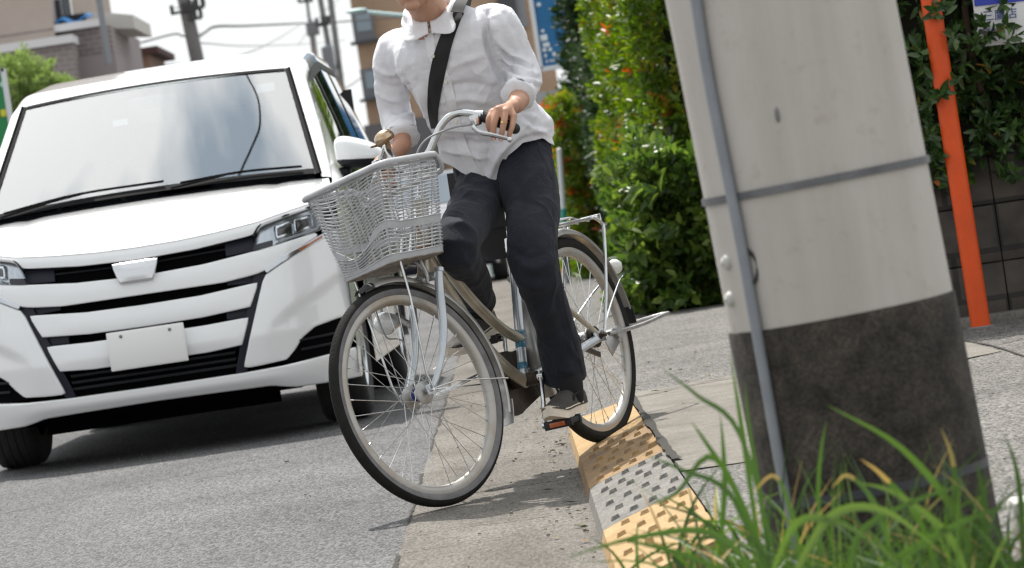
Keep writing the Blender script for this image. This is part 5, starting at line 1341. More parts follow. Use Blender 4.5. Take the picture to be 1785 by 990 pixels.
limb(b, [gm + up_ * .026 - fw_ * .022, g0 + up_ * .014 - fw_ * .026 - gd * .006, g0 - up_ * .010 - fw_ * .020 - gd * .012], [.015, .0125, .010], 12)
bodyme = fuse(b, .0030, 4, .5)
PERSON = place(bodyme, 'person', M_SKIN, None)
tag(PERSON, 'person in white linen shirt and dark trousers riding the bicycle off the kerb', 'person')
# hair, eyes, brows, mouth
b2 = MB()
def hairp(u, v):
    a = 2 * math.pi * u; ph = v * math.pi / 2
    k = 1.0 + .03 * noise.noise((math.cos(a) * 4, math.sin(a) * 4, v * 5))
    z = .036 + .098 * math.sin(ph) * k
    lowf = (-.030 if math.cos(a) < .2 else .035)
    z0 = .02 + (.045 if math.cos(a) > .55 else (-.05 if math.cos(a) < .1 else 0))
    z = z0 + (z - .036) / .098 * (.135 - z0)
    return hp_(-.016 + .107 * math.cos(a) * math.cos(ph * .96) * k, .085 * math.sin(a) * math.cos(ph * .96) * k, z)
b2.grid(hairp, 48, 18); b2.build('hair', M_HAIR, PERSON, smooth=60, solid=.006)
for s in (1, -1):
    b2 = MB(); b2.ball(hp_(.0665, s * .031, .004), .0125, 16); ey = b2.build('eye', mat('eye white', (.75, .73, .70), .2), PERSON, smooth=60)
    b2 = MB(); b2.lathe([(.0055, 0), (.004, .0015), (0, .002)], hp_(.0775, s * .031, .003), hF, 16); b2.build('iris', mat('dark iris', (.02, .012, .008), .1), ey)
    b2 = MB(); b2.tube([hp_(.0795, s * .012, .026), hp_(.082, s * .030, .031), hp_(.072, s * .048, .026)], [.003, .0035, .0015], 8); b2.build('eyebrow', M_HAIR, PERSON)
b2 = MB(); b2.tube(cr([hp_(.083, .022, -.073), hp_(.0925, .008, -.0715), hp_(.0925, -.008, -.0715), hp_(.083, -.022, -.073)], 5), [.002, .0042, .0042, .002], 8)
b2.tube(cr([hp_(.083, .019, -.0745), hp_(.0915, .0, -.0795), hp_(.083, -.019, -.0745)], 5), [.002, .005, .002], 8); b2.build('lips', mat('lips', (.42, .17, .14), .45), PERSON)
b2 = MB(); t_ = (at(875, 231, YG - .048) - at(878, 214, YG - .052)).normalized(); b2.tube([at(878.2, 212.5, YG - .0520) + t_ * (.0035 * k) for k in (-.6, .6)], .0114, 20, caps=False); b2.build('ring', M_GOLD, PERSON, smooth=60, solid=.0012)
# finger nails
for px_, py_, dy_ in ((860.5, 241, -.0455), (873.5, 243, -.0475), (886.5, 239.5, -.0405)):
    b2 = MB(); c = at(px_, py_ + 1.2, YG + dy_); b2.ball((0, 0, 0), (.0042, .0014, .0056), 10); b2.v = [c + p for p in b2.v]; b2.build('finger_nail', mat('nail', (.62, .42, .36), .25), PERSON, smooth=60)

# --- trousers
b = MB()
def oval(c, ax_l, ax_f, a, d, n=28, e=2.3):
    out = []
    for k in range(n):
        t = 2 * math.pi * k / n; cx, sx = math.cos(t), math.sin(t)
        out.append(c + ax_l * (a * math.copysign(abs(cx) ** (2 / e), cx)) + ax_f * (d * math.copysign(abs(sx) ** (2 / e), sx)))
    return out
tL = Vector((.875, -.45, .10)).normalized(); tF = Vector((-.44, -.88, -.12)).normalized()
b.loft([oval(at(884, 310, 10.60), tL, tF, .10, .10), oval(at(880, 298, 10.60), tL, tF, .158, .125), oval(at(874, 270, 10.59), tL, tF, .162, .125), oval(at(864, 240, 10.56), tL, tF, .128, .092)])
limb(b, [at(911, 296, 10.52), at(928, 360, 10.38), J['knL'] + Vector((0, 0, .01)), at(944, 500, 10.25), at(968, 570, 10.335), at(984, 648, 10.415), at(989, 690, 10.44)], [.100, .082, .074, .066, .062, .067, .070], 26)
kR = J['knR']; hemR = ankR + Vector((0, 0, .005))
limb(b, [at(848, 318, 10.60), at(818, 382, 10.34), kR, kR.lerp(hemR, .45) + Vector((.0, .02, 0)), hemR, hemR + (hemR - kR).normalized() * .10], [.088, .074, .066, .060, .057, .058], 26)
tm = fuse(b, .0040, 8)
hl = (at(984, 648, 10.415) - at(968, 570, 10.335)).normalized(); hlc = at(988, 659, 10.42)
hr = (hemR - kR).normalized()
def tcut(p):
    x, y = pxof(p)
    d = 1.0
    if (p - hlc).length < .16: d = min(d, -(p - hlc).dot(hl + Vector((0, 0, -.25)).normalized() * .3))
    if (p - hemR).length < .14: d = min(d, -(p - hemR).dot(hr))
    return d
cut(tm, tcut)
Lk = [([(890, 432), (925, 450), (968, 430)], -.006, 7), ([(892, 448), (930, 468), (972, 446)], .006, 7), ([(900, 475), (935, 486), (985, 468)], -.005, 8), ([(905, 492), (940, 505), (978, 492)], .005, 9),
      ([(955, 262), (940, 300), (905, 330)], .007, 9), ([(972, 300), (935, 345), (900, 372)], -.006, 10), ([(968, 340), (930, 385), (903, 410)], .005, 10), ([(890, 300), (905, 330), (910, 370)], -.006, 8),
      ([(930, 520), (950, 580), (975, 640)], .006, 9), ([(965, 500), (978, 560), (1000, 640)], -.005, 9), ([(950, 560), (962, 610), (965, 650)], -.004, 7), ([(985, 590), (1000, 615), (1012, 625)], .004, 6), ([(955, 636), (985, 646), (1018, 640)], .004, 6),
      ([(785, 335), (810, 330), (835, 345)], .006, 5), ([(785, 348), (812, 344), (838, 358)], -.006, 5), ([(784, 362), (810, 358), (835, 372)], .006, 5), ([(784, 377), (806, 372), (830, 388)], -.006, 5), ([(785, 392), (805, 388), (828, 404)], .005, 5), ([(785, 318), (812, 315), (840, 326)], -.005, 5),
      ([(800, 430), (820, 470), (845, 520)], .004, 6), ([(968, 262), (975, 300), (972, 345)], -.003, 3)]
fold(tm, Lk, (.0055, .0016), 3.0, (8, 24), (1, 1, .5))
TR = place(tm, 'trousers', M_DENIM, PERSON, thick=.0015)
# seams down the outer leg and at the pocket, as raised stitching
# --- shoes and socks
for s in 'LR':
    f, l, u = foot_frame(J['ank' + s], R(1) if s == 'L' else R(14), 1 if s == 'L' else -1)
    A = J['ank' + s]; o_ = A - u * .107 - f * .062     # heel, sole level
    if s == 'L':
        pc = BW((.535, .136, .128)) + Vector((0, 0, .012)); o_ = pc - f * .175 + ldir * .004
    else:
        pc = BW((.359, -.136, .412)) + Vector((0, 0, .014)); o_ = pc - f * .055
    def wid(t): return float(np.interp(t, [0, .04, .15, .35, .55, .72, .86, .95, 1], [.012, .027, .034, .034, .041, .047, .042, .028, .006]))
    def inner(t): return (-.006 if s == 'L' else .006) * math.sin(math.pi * min(1, t * 1.1))
    b = MB(); rings = []
    LN = .285
    for i in range(33):
        t = i / 32; w_ = wid(t); x = LN * t; h = .027 + .004 * max(0, (t - .8) / .2)
        lift = .018 * max(0, (t - .72) / .28) ** 2
        rings.append([o_ + f * x + l * (inner(t) + w_ * math.cos(a)) + u * (lift + (h if math.sin(a) > 0 else .0)) for a in [R(30), R(150), R(210), R(330)]])
    b.loft(rings); sole = None
    b_s = b
    b = MB(); rings = []
    for i in range(33):
        t = .015 + .97 * i / 32; w_ = wid(t) * .93; x = LN * t
        top = float(np.interp(t, [0, .08, .30, .42, .58, .75, .9, 1], [.072, .074, .066, .078, .066, .050, .040, .028]))
        lift = .018 * max(0, (t - .72) / .28) ** 2
        ring = []
        for k in range(20):
            a = 2 * math.pi * k / 20; cz = math.sin(a)
            ring.append(o_ + f * x + l * (inner(t) + w_ * math.copysign(abs(math.cos(a)) ** .75, math.cos(a))) + u * (lift + .024 + (top - .024) * max(0, cz) ** .8))
        rings.append(ring)
    b.loft(rings); sh = b.build('shoe', M_SHOE, PERSON, smooth=60)
    b_s.build('shoe_sole', M_SOLE, sh, smooth=35)
    b = MB(); b.tube([o_ + f * (LN * t) + l * (inner(t) + wid(t) * .90 * sg_) + u * (.030) for sg_, t in [(1, .2 + .7 * k / 10) for k in range(11)] + [(-1, .9 - .7 * k / 10) for k in range(11)]], .0022, 6); b.build('sole_foxing', M_SOLE, sh)
    b = MB(); top_ = A + u * .12 - f * .015
    limb(b, [o_ + f * .075 + u * .05, o_ + f * .068 + u * .10, A + u * .05 - f * .012, top_ ], [.036, .037, .040, .044], 20); b.build('sock', M_SOCK, PERSON, smooth=60)
    if s == 'L':
        b = MB(); b.tube(cr([o_ + f * .10 + l * .034 + u * .066, o_ + f * .13 + l * .030 + u * .060, o_ + f * .145 + l * .030 + u * .045], 5), .003, 6); b.build('shoe_gusset', M_SOCK, sh)

# --- shirt
b = MB()
sL = Vector((.875, -.42, .16)).normalized(); sF = Vector((-.43, -.88, -.20)).normalized()
def rng(x, y, Y, a, d, e=2.4): return oval(at(x, y, Y), sL, sF, a, d, 36, e)
b.loft([rng(876, 372, 10.62, .195, .150), rng(876, 330, 10.61, .190, .148), rng(870, 285, 10.59, .178, .142), rng(852, 225, 10.54, .163, .132), rng(832, 175, 10.48, .166, .132), rng(808, 122, 10.43, .177, .132), rng(786, 80, 10.40, .186, .122), rng(774, 56, 10.385, .172, .100, 2.1), rng(765, 38, 10.375, .120, .082, 2.0), rng(757, 22, 10.37, .078, .072, 2.0)])
cuL, cuR = at(904, 166, 10.205), at(701, 238, 10.475)
limb(b, [at(840, 46, 10.42), J['shL'] + Vector((0, 0, -.005)), at(895, 92, 10.35), at(914, 132, 10.335), at(909, 152, 10.27), cuL, at(899, 178, 10.16)], [.062, .065, .057, .054, .051, .048, .046], 26)
limb(b, [at(728, 84, 10.50), at(690, 90, 10.51), at(682, 140, 10.53), at(688, 190, 10.555), at(695, 216, 10.53), cuR, at(705, 256, 10.44)], [.062, .065, .053, .052, .052, .049, .046], 26)
limb(b, [at(812, 74, 10.375), at(866, 62, 10.335)], [.070, .068], 20); limb(b, [at(742, 92, 10.44), at(696, 98, 10.50)], [.070, .066], 20)
# cloth ballooning off the belly on the wind side
b.loft([rng(905, 262, 10.58, .10, .145), rng(900, 235, 10.55, .105, .14), rng(885, 205, 10.52, .09, .13)])
sm = fuse(b, .0042, 24, .6)
dL = (at(899, 178, 10.16) - cuL).normalized(); dR = (at(705, 256, 10.44) - cuR).normalized()
HEM = [(700, 225), (745, 258), (768, 281), (799, 296), (826, 315), (845, 333), (852, 333), (867, 309), (885, 272), (912, 249), (946, 241), (967, 254), (990, 285), (1040, 320)]
hx, hy = zip(*HEM)
neckc, neckn = at(754, 14, 10.34), Vector((-.08, -.42, .90)).normalized()
def scut(p):
    x, y = pxof(p); d = 1.0
    for c_, d_ in ((cuL, dL), (cuR, dR)):
        q = p - c_; a_ = q.dot(d_)
        if -.03 < a_ < .13 and (q - d_ * a_).length < .066: return -a_
    if x > 740 and y > 200: d = (float(np.interp(x, hx, hy)) - y) * .0017
    if (p - neckc).length < .11: d = min(d, -(p - neckc).dot(neckn))
    return d
cut(sm, scut)
SF = [([(846, 20), (848, 55), (853, 85), (864, 115), (878, 142)], -.016, 7), ([(862, 30), (866, 60), (874, 90)], .006, 9),
      ([(866, 66), (888, 92), (925, 112)], .007, 5), ([(868, 80), (892, 104), (930, 120)], -.007, 5), ([(870, 94), (896, 116), (936, 128)], .007, 5), ([(874, 108), (900, 127), (940, 136)], -.006, 5), ([(880, 122), (905, 138), (944, 143)], .006, 5), ([(884, 138), (910, 150), (940, 152)], -.005, 5),
      ([(880, 25), (900, 55), (918, 95)], -.005, 6), ([(893, 40), (910, 75), (924, 105)], .004, 5),
      ([(712, 150), (720, 180), (732, 212), (738, 240)], -.014, 7), ([(700, 130), (710, 165), (724, 200)], .006, 7), ([(690, 205), (715, 200), (738, 205)], .006, 5), ([(675, 190), (700, 196), (722, 190)], -.006, 5), ([(660, 165), (685, 175), (712, 170)], .006, 6), ([(655, 140), (680, 152), (706, 148)], -.005, 6), ([(652, 118), (676, 130), (700, 124)], .005, 6), ([(676, 222), (700, 226), (728, 216)], .005, 4),
      ([(722, 150), (735, 170), (742, 200)], .006, 8), ([(700, 70), (712, 90), (722, 112)], -.004, 8), ([(775, 125), (815, 105), (850, 95)], .004, 9), ([(778, 152), (820, 146), (862, 152)], -.004, 8), ([(772, 176), (815, 172), (868, 180)], .005, 8),
      ([(768, 200), (815, 204), (870, 208)], -.005, 7), ([(765, 224), (812, 226), (880, 232)], .006, 7), ([(766, 246), (812, 248), (868, 252)], -.005, 7), ([(770, 262), (812, 268), (850, 276)], .005, 6),
      ([(848, 322), (868, 275), (900, 235), (930, 205)], .010, 9), ([(846, 318), (852, 270), (862, 225)], -.006, 8), ([(860, 318), (885, 262), (925, 230)], -.008, 6), ([(850, 326), (838, 285), (830, 240)], .006, 8), ([(880, 262), (920, 232), (955, 226)], .006, 6), ([(905, 195), (925, 212), (950, 222)], -.006, 6), ([(902, 210), (928, 226), (960, 236)], .004, 5), ([(885, 182), (905, 192), (930, 196)], -.005, 5)]
fold(sm, [(p, a * 1.9, w_ * .85) for p, a, w_ in SF], (.0032, .0030), 11.0, (10, 24), (1.3, 1.3, .45))
SHIRT = place(sm, 'shirt', M_SHIRT, PERSON, thick=.0012)
bm_ = bmesh.new(); bm_.from_mesh(sm); SBV = BVHTree.FromBMesh(bm_); bm_.free()
def on_shirt(x, y, d=.003, bvh=None):
    a, c = at(x, y, 9.3), at(x, y, 11.5)
    h, n_, i_, ds = (bvh or SBV).ray_cast(a, (c - a).normalized())
    if h is None: return None
    return h + (a - c).normalized() * d
def ribbon(path, halfw, d, name, m, parent, thick=.0015, sub=8, nw=6, bvh=None):
    """a band laid on the cloth along a photo path; halfw in photo px at each point."""
    P = cr([(x, y, 0) for x, y in path], sub); W_ = [float(np.interp(i / (len(P) - 1) * (len(halfw) - 1), range(len(halfw)), halfw)) for i in range(len(P))]
    V, F_ = [], []; last = None; rows_ = []
    for i, p in enumerate(P):
        t = (P[min(i + 1, len(P) - 1)] - P[max(i - 1, 0)]); t.normalize(); s = Vector((-t.y, t.x, 0))
        row = []
        for k in range(nw + 1):
            q = p + s * W_[i] * (2 * k / nw - 1); h = on_shirt(q.x, q.y, d, bvh)
            row.append(h)
        if any(h is None for h in row):
            good = [h for h in row if h is not None]
            if not good: continue
            row = [h if h is not None else min(good, key=lambda g: 0) + (at((p + s * W_[i] * (2 * k / nw - 1)).x, (p + s * W_[i] * (2 * k / nw - 1)).y, good[0].y) - at(p.x, p.y, good[0].y)) for k, h in enumerate(row)]
        rows_.append(row)
    # smooth along the band so that it bridges the folds under it
    for _ in range(2):
        for i in range(1, len(rows_) - 1):
            for k in range(nw + 1): rows_[i][k] = rows_[i][k] * .5 + (rows_[i - 1][k] + rows_[i + 1][k]) * .25
    V = [q for r_ in rows_ for q in r_]
    for i in range(len(rows_) - 1):
        for k in range(nw):
            a = i * (nw + 1) + k; F_.append((a, a + 1, a + nw + 2, a + nw + 1))
    off = Vector((.35, .93, 0)) * thick; n0 = len(V); rl = nw + 1; nr_ = len(rows_)
    V2 = V + [p + off for p in V]; F2 = F_ + [tuple(i + n0 for i in reversed(f)) for f in F_]
    rim_ = [k for k in range(rl)] + [i * rl + nw for i in range(1, nr_)] + [(nr_ - 1) * rl + k for k in range(nw - 1, -1, -1)] + [i * rl for i in range(nr_ - 2, 0, -1)]
    for a, c in zip(rim_, rim_[1:] + rim_[:1]): F2.append((a, c, c + n0, a + n0))
    bb = MB(); bb.add(V2, F2); return bb.build(name, m, parent, smooth=60, recalc=True)
ribbon([(745, 47), (749, 72), (754, 98), (763, 116), (775, 133), (784, 165), (790, 195), (798, 228), (808, 260), (820, 288), (834, 308), (846, 328)], [8, 8, 8, 8, 8, 8, 8, 8, 9, 9, 9, 9], .0030, 'placket', M_PLACK, SHIRT, .0016)
for (x, y) in ((750, 52), (755, 98), (777, 143), (795, 212)):
    h = on_shirt(x, y, .0045)
    if h: b = MB(); b.lathe([(.0055, 0), (.0055, .0018), (.003, .0022), (0, .0016)], h, Vector((-.4, -.9, .1)), 14); b.build('button', M_BTN, SHIRT)
# seams: armholes, placket stitching; trouser side seam, pocket, fly
for p_ in ([(846, 16), (849, 50), (856, 90), (868, 122), (882, 146)],):
    ribbon(p_, [1.1], .0018, 'seam', M_PLACK, SHIRT, .0010, 8, 2)
bm_ = bmesh.new(); bm_.from_mesh(tm); TBV = BVHTree.FromBMesh(bm_); bm_.free()
M_SEAM = mat('trouser seam', (.008, .009, .013), .9)
for p_, w_ in (([(958, 262), (966, 320), (966, 400), (975, 460), (986, 540), (1004, 600), (1017, 652)], 1.2), ([(938, 256), (950, 282), (962, 312)], 1.3), ([(868, 316), (872, 345), (884, 372)], 1.2), ([(950, 652), (985, 657), (1022, 650)], 1.4)):
    ribbon(p_, [w_], .0018, 'seam', M_SEAM, TR, .0012, 8, 2, TBV)
# rolled cuffs
def cuff(c, d, r0, name):
    b = MB(); u0 = d.orthogonal().normalized()
    P = [c - d * .038, c - d * .022, c - d * .008, c + d * .004, c + d * .007, c + d * .004]
    b.tube(P, [r0 * .90, r0 * 1.06, r0 * 1.07, r0 * 1.06, r0 * 1.0, r0 * .93], 34, caps=False)
    for i, p in enumerate(b.v):
        q = p - c; q -= d * q.dot(d); b.v[i] = p + q.normalized() * (.006 * noise.noise(p * 34) + .004 * noise.noise(p * 80))
    return b.build(name, M_PLACK, SHIRT, smooth=180)
cuff(cuL + dL * .004, dL, .0470, 'cuff'); cuff(cuR + dR * .004, dR, .0485, 'cuff')
# collar: a stand round the neck, folded out into two pointed leaves
b = MB()
nb = at(754, 24, 10.355); nU = Vector((-.12, -.30, .95)).normalized(); nF = (Vector((-.22, -.93, 0)) - nU * Vector((-.22, -.93, 0)).dot(nU)).normalized(); nLv = nU.cross(nF)
def collar(u, v):
    th = R(3) + (2 * math.pi - R(6)) * u           # starts and ends at the front gap
    c, s_ = math.cos(th), math.sin(th)
    tip = max(math.exp(-((u - .075) / .042) ** 2), math.exp(-((u - .925) / .042) ** 2))
    fr = max(0, c)
    r0 = .0660; z0 = .012 - .034 * fr ** 1.5
    if v < .45:                                     # stand, going up
        t = v / .45; rr = r0 - .003 * t; z = z0 - .010 + .030 * t
    else:                                           # leaf, folded over and down
        t = (v - .45) / .55; rr = r0 + .003 + (.021 + .040 * tip) * t; z = z0 + .018 + .004 * math.sin(math.pi * min(1, t * 2)) - (.030 + .012 * tip) * t
        rr += .004 * noise.noise((th * 2.2, t * 2, 5)); z += .004 * noise.noise((th * 2.6, t * 2, 9))
    return nb + nF * (rr * c * 1.02) + nLv * (rr * s_ * 1.10) + nU * z
b.grid(collar, 72, 14); b.build('collar', M_PLACK, SHIRT, smooth=180, solid=.0016)

# --- messenger bag with its strap: a thing of its own
BAG = empty('messenger_bag', at(862, 380, 10.86), 'black messenger bag slung behind the rider on a wide black strap', 'bag')
BAG.location = (0, 0, 0)
b = MB(); bc = at(864, 366, 10.86)
rings = []
for i in range(15):
    t = i / 14; z = -.155 + .29 * t
    k = math.sin(math.pi * min(1, max(0.0, .06 + t * .94)) ** .55) if t < .4 else 1
    k = min(1, (.35 + 1.9 * t)) if t < .35 else 1
    rings.append(oval(bc + Vector((0.0, 0, z)), Vector((.93, -.36, 0)), Vector((-.36, -.93, 0)), .135 * k + .004 * noise.noise((t * 6, 1, 1)), .058 * (.5 + .5 * k), 30, 3.0))
b.loft(rings); b.build('bag_body', M_BAG, BAG, smooth=60)
b = MB(); b.grid(lambda u, v: bc + Vector((.93, -.36, 0)) * (.122 * (2 * u - 1)) + Vector((-.36, -.93, 0)) * (.062 - .004 * abs(2 * u - 1)) + Vector((0, 0, .135 - .19 * v)), 12, 8); b.build('bag_flap', M_BAG, BAG, smooth=60, solid=.004)
strap_path = [(798, 18), (791, 33), (778, 68), (768, 102), (760, 140), (756, 170), (754.5, 196), (757, 224)]
ribbon(strap_path, [12, 11.5, 12, 13.5, 13, 11, 9, 6.0], .0055, 'bag_strap', M_STRAP, BAG, .002, 8, 6)
b = MB()
def band_(P, nrm, hw): 
    V, F_ = [], []
    Q = cr(P, 6)
    for i, p in enumerate(Q):
        t = (Q[min(i + 1, len(Q) - 1)] - Q[max(i - 1, 0)]).normalized(); s = t.cross(nrm[0].lerp(nrm[1], i / (len(Q) - 1))).normalized() * hw
        V += [p - s, p + s]
        if i: F_.append((2 * i - 2, 2 * i - 1, 2 * i + 1, 2 * i))
    b.add(V, F_)
band_([at(796.5, 21, 10.235), at(803, 4, 10.27), at(810, -7, 10.34), at(813, -6, 10.44), at(805, 40, 10.555), at(800, 150, 10.63), at(815, 260, 10.76), at(835, 310, 10.80)], (Vector((0, -.75, .65)), Vector((0, 1, .1))), .0185)
b.build('bag_strap', M_STRAP, BAG, smooth=60, solid=.002)
# ------------------------------------------------------------------ concrete pole in the foreground
YP = 5.80; RP = .1905
pa, pc = at(1360, 0, YP), at(1516, 800, YP)
pd = (pa - pc).normalized(); pbase = pc - pd * ((pc.z - .09) / pd.z); ptop = pbase + pd * 9.0
POLE = empty('utility_pole', pbase, 'fat pale concrete pole with dark lower sleeve in the foreground, grass round its foot', 'utility pole', 'utility poles along the street'); POLE.location = (0, 0, 0)
def pole_mat():
    m = bpy.data.materials.new('pale pole concrete'); m.use_nodes = True; t = m.node_tree; b = t.nodes['Principled BSDF']; nn = t.nodes.new; L = t.links.new
    b.inputs['Roughness'].default_value = .85; b.inputs['Specular IOR Level'].default_value = .2
    tcn = nn('ShaderNodeTexCoord'); vec = tcn.outputs['Object']
    def nz(sc, st, d=6):
        mp = nn('ShaderNodeMapping'); mp.inputs['Scale'].default_value = st; L(vec, mp.inputs[0]); n = nn('ShaderNodeTexNoise'); n.inputs['Scale'].default_value = sc; n.inputs['Detail'].default_value = d; n.inputs['Roughness'].default_value = .62; L(mp.outputs[0], n.inputs['Vector']); return n.outputs[0]
    def ramp(v, p0, c0, p1, c1):
        c = nn('ShaderNodeValToRGB'); c.color_ramp.elements[0].position = p0; c.color_ramp.elements[1].position = p1; c.color_ramp.elements[0].color = (*c0, 1); c.color_ramp.elements[1].color = (*c1, 1); L(v, c.inputs[0]); return c.outputs[0]
    def mul(a, c_):
        mm = nn('ShaderNodeMix'); mm.data_type = 'RGBA'; mm.blend_type = 'MULTIPLY'; mm.inputs[0].default_value = 1; L(a, mm.inputs[6]); L(c_, mm.inputs[7]); return mm.outputs[2]
    base = ramp(nz(4, (1, 1, .6)), .3, (.46, .432, .400), .7, (.525, .497, .465))
    streak = ramp(nz(14, (1, 1, .07)), 0.35, (.90, .89, .88), .6, (1, 1, 1))
    blot = ramp(nz(22, (1, 1, 1), 9), 0.28, (.86, .84, .81), .42, (1, 1, 1))
    L(mul(mul(base, streak), blot), b.inputs['Base Color'])
    bp = nn('ShaderNodeBump'); bp.inputs['Strength'].default_value = .25; bp.inputs['Distance'].default_value = .002; L(nz(120, (1, 1, 1)), bp.inputs['Height']); L(bp.outputs[0], b.inputs['Normal'])
    return m
b = MB(); b.tube([pbase, pbase + pd * 2.0, ptop], [RP, RP * .993, RP * .94], 72); b.build('shaft', pole_mat(), POLE, smooth=60)
def on_pole(x, y, d=0.0):
    """point on the near face of the pole seen at this photo point."""
    a = at(x, y, 3.0); dv = (at(x, y, 7.0) - a).normalized()
    w0 = a - pbase; A = dv - pd * dv.dot(pd); B = w0 - pd * w0.dot(pd); r_ = RP + d
    aa, bb_, cc = A.dot(A), 2 * A.dot(B), B.dot(B) - r_ * r_
    D = max(0, bb_ * bb_ - 4 * aa * cc); return a + dv * ((-bb_ - math.sqrt(D)) / (2 * aa))
def h_of(x, y): return (on_pole(x, y) - pbase).dot(pd)
M_SLV = mat('dark stained sleeve', (0.016, 0.0135, 0.011), .8, col2=(0.080, 0.068, 0.056), scale=13, lo=.34, hi=.86, bump=.6, bscale=70, bdist=.002, detail=12, spec=.25, speck=(260, .6, 1.6))
hs = h_of(1460, 553)
b = MB(); b.tube([pbase - pd * .02, pbase + pd * (hs - .004), pbase + pd * hs], [RP + .0035, RP + .0035, RP + .0015], 72); b.build('pole_sleeve', M_SLV, POLE, smooth=60)
M_BAND = mat('dull steel band', (.10, .102, .108), .5, .5, col2=(.17, .172, .18), scale=16)
for (x, y, hw, nm) in ((1420, 317, .0062, 'steel_band'), (1560, 850, .0075, 'steel_band')):
    h = h_of(x, y); b = MB(); b.tube([pbase + pd * (h - hw), pbase + pd * (h + hw)], RP + .0045, 72, caps=False); b.build(nm, M_BAND if y < 600 else mat('dark steel band', (.06, .062, .07), .5, .5), POLE, smooth=60, solid=.002)
M_PVC = mat('grey pvc conduit', (.20, .215, .24), .5, col2=(.235, .25, .275), scale=20)
b = MB(); P = [on_pole(x, y, .0095) for x, y in ((1204, -60), (1213, 0), (1226, 85), (1243, 180), (1275, 340), (1287, 400), (1300, 470), (1330, 640), (1358, 800), (1378, 905), (1392, 985), (1402, 1040))]
b.tube(cr(P, 6), .0094, 14); b.build('conduit', M_PVC, POLE, smooth=60)
b = MB(); c0 = on_pole(1306, 466, .004); b.tube([c0 + Vector((.014 * math.cos(a) , -.004, .026 * math.sin(a))) for a in [R(-80) + R(160) * k / 10 for k in range(11)]], .0035, 8); b.tube([c0 + Vector((-.005, 0, .034)), c0 + Vector((.004, -.004, .026))], .0035, 8); b.build('wire_hook', M_WIRE, POLE)
for (x, y) in ((1268, 457), (1274, 521)):
    c0 = on_pole(x, y); n_ = (c0 - pbase); n_ = (n_ - pd * n_.dot(pd)).normalized(); b = MB(); b.lathe([(.013, -.002), (.012, .004), (.009, .008), (.004, .009), (0, .009)], c0, n_, 18); b.lathe([(.004, .006), (.004, .011), (0, .012)], c0, n_, 8); b.build('bolt_cap', mat('pale bolt cap', (.50, .49, .46), .6), POLE, smooth=50)
c0 = on_pole(1355, 200); b = MB(); b.ball(c0, (.004, .004, .013), 10); b.build('scar', M_CONC, POLE)
# small pale kerb stone at the right edge
KS = MB(); c0 = on_z(1792, 905, .12); KS.box(c0 + Vector((.05, .0, -.01)), (.16, .10, .10), bev=.012); tag(KS.build('kerb_stone', mat('pale stone', (.42, .41, .39), .9, bump=.5, bscale=50)), 'small pale kerb stone at the right edge beside the pole', 'stone')

# ------------------------------------------------------------------ block wall, orange post, sign in the leaves
YW = 13.72
def block_mat():
    m = tile_mat('stained concrete block', (.046, .038, .031), (.062, .051, .042), (.022, .019, .016), 1, .39, .19)
    t = m.node_tree; b = t.nodes['Principled BSDF']; n = t.nodes.new('ShaderNodeTexNoise'); n.inputs['Scale'].default_value = 9; n.inputs['Detail'].default_value = 8
    tcn = t.nodes.new('ShaderNodeTexCoord'); t.links.new(tcn.outputs['Object'], n.inputs['Vector'])
    mr = t.nodes.new('ShaderNodeMapRange'); mr.inputs[1].default_value = .3; mr.inputs[2].default_value = .7; mr.inputs[3].default_value = .55; mr.inputs[4].default_value = 1.5; t.links.new(n.outputs[0], mr.inputs[0])
    mm = t.nodes.new('ShaderNodeMix'); mm.data_type = 'RGBA'; mm.blend_type = 'MULTIPLY'; mm.inputs[0].default_value = 1; src = b.inputs['Base Color'].links[0].from_socket
    t.links.new(src, mm.inputs[6]); t.links.new(mr.outputs[0], mm.inputs[7]); t.links.new(mm.outputs[2], b.inputs['Base Color'])
    bp = t.nodes.new('ShaderNodeBump'); bp.inputs['Strength'].default_value = .5; bp.inputs['Distance'].default_value = .006; t.links.new(n.outputs[0], bp.inputs['Height']); t.links.new(bp.outputs[0], b.inputs['Normal']); return m
WALL = empty('block_wall', (2.4, YW, .1), 'low dark stained concrete block wall under the leafy hedge', 'wall'); WALL.location = (0, 0, 0)
b = MB(); zt = XZ(1700, 258, YW)[1]; nrow = 3; rh = (zt - .1) / nrow
M_BLK2 = block_mat()
for r_ in range(nrow):
    x = 1.17
    while x < 4.6:
        b.box((x + .195, YW + .06, .1 + rh * (r_ + .5)), (.386, .12 + rnd.uniform(-.003, .003), rh - .005), bev=.004); x += .39
b.box((2.9, YW + .07, .1 + (zt - .1) / 2 - .003), (3.4, .09, zt - .12)); b.build('blockwork', M_BLK2, WALL)
b = MB(); b.box((2.9, YW - .10, .108), (3.6, .16, .05), bev=.006); tag(b.build('wall_kerb', M_PAD), kind='structure')
p0, p1 = at(1703, 524, 13.32), at(1622, 0, 13.32); dd = (p1 - p0).normalized(); p0 = p0 - dd * ((p0.z - .10) / dd.z)
OP = empty('orange_post', p0, 'bright orange round post standing before the block wall and hedge', 'post'); OP.location = (0, 0, 0)
M_OR = mat('orange plastic', (.68, .075, .004), .42, col2=(.58, .065, .004), scale=12, spec=.4)
b = MB(); b.tube([p0, p1 + dd * .5], .0385, 28); b.ball(p1 + dd * .5, .0385, 16); b.build('post', M_OR, OP, smooth=60)
b = MB(); b.lathe([(.055, 0), (.055, .006), (.040, .008)], p0, (0, 0, 1), 28); b.build('base_flange', M_CONC, OP)
YN = 13.40
SG = empty('shop_sign', at(1745, 45, YN), 'white and blue shop sign half hidden by the leaves above the block wall', 'sign'); SG.location = (0, 0, 0)
sc_ = at(1764, 8, YN); tl_ = R(-1.5); SR_ = Matrix.Rotation(R(2.0), 3, 'Y')
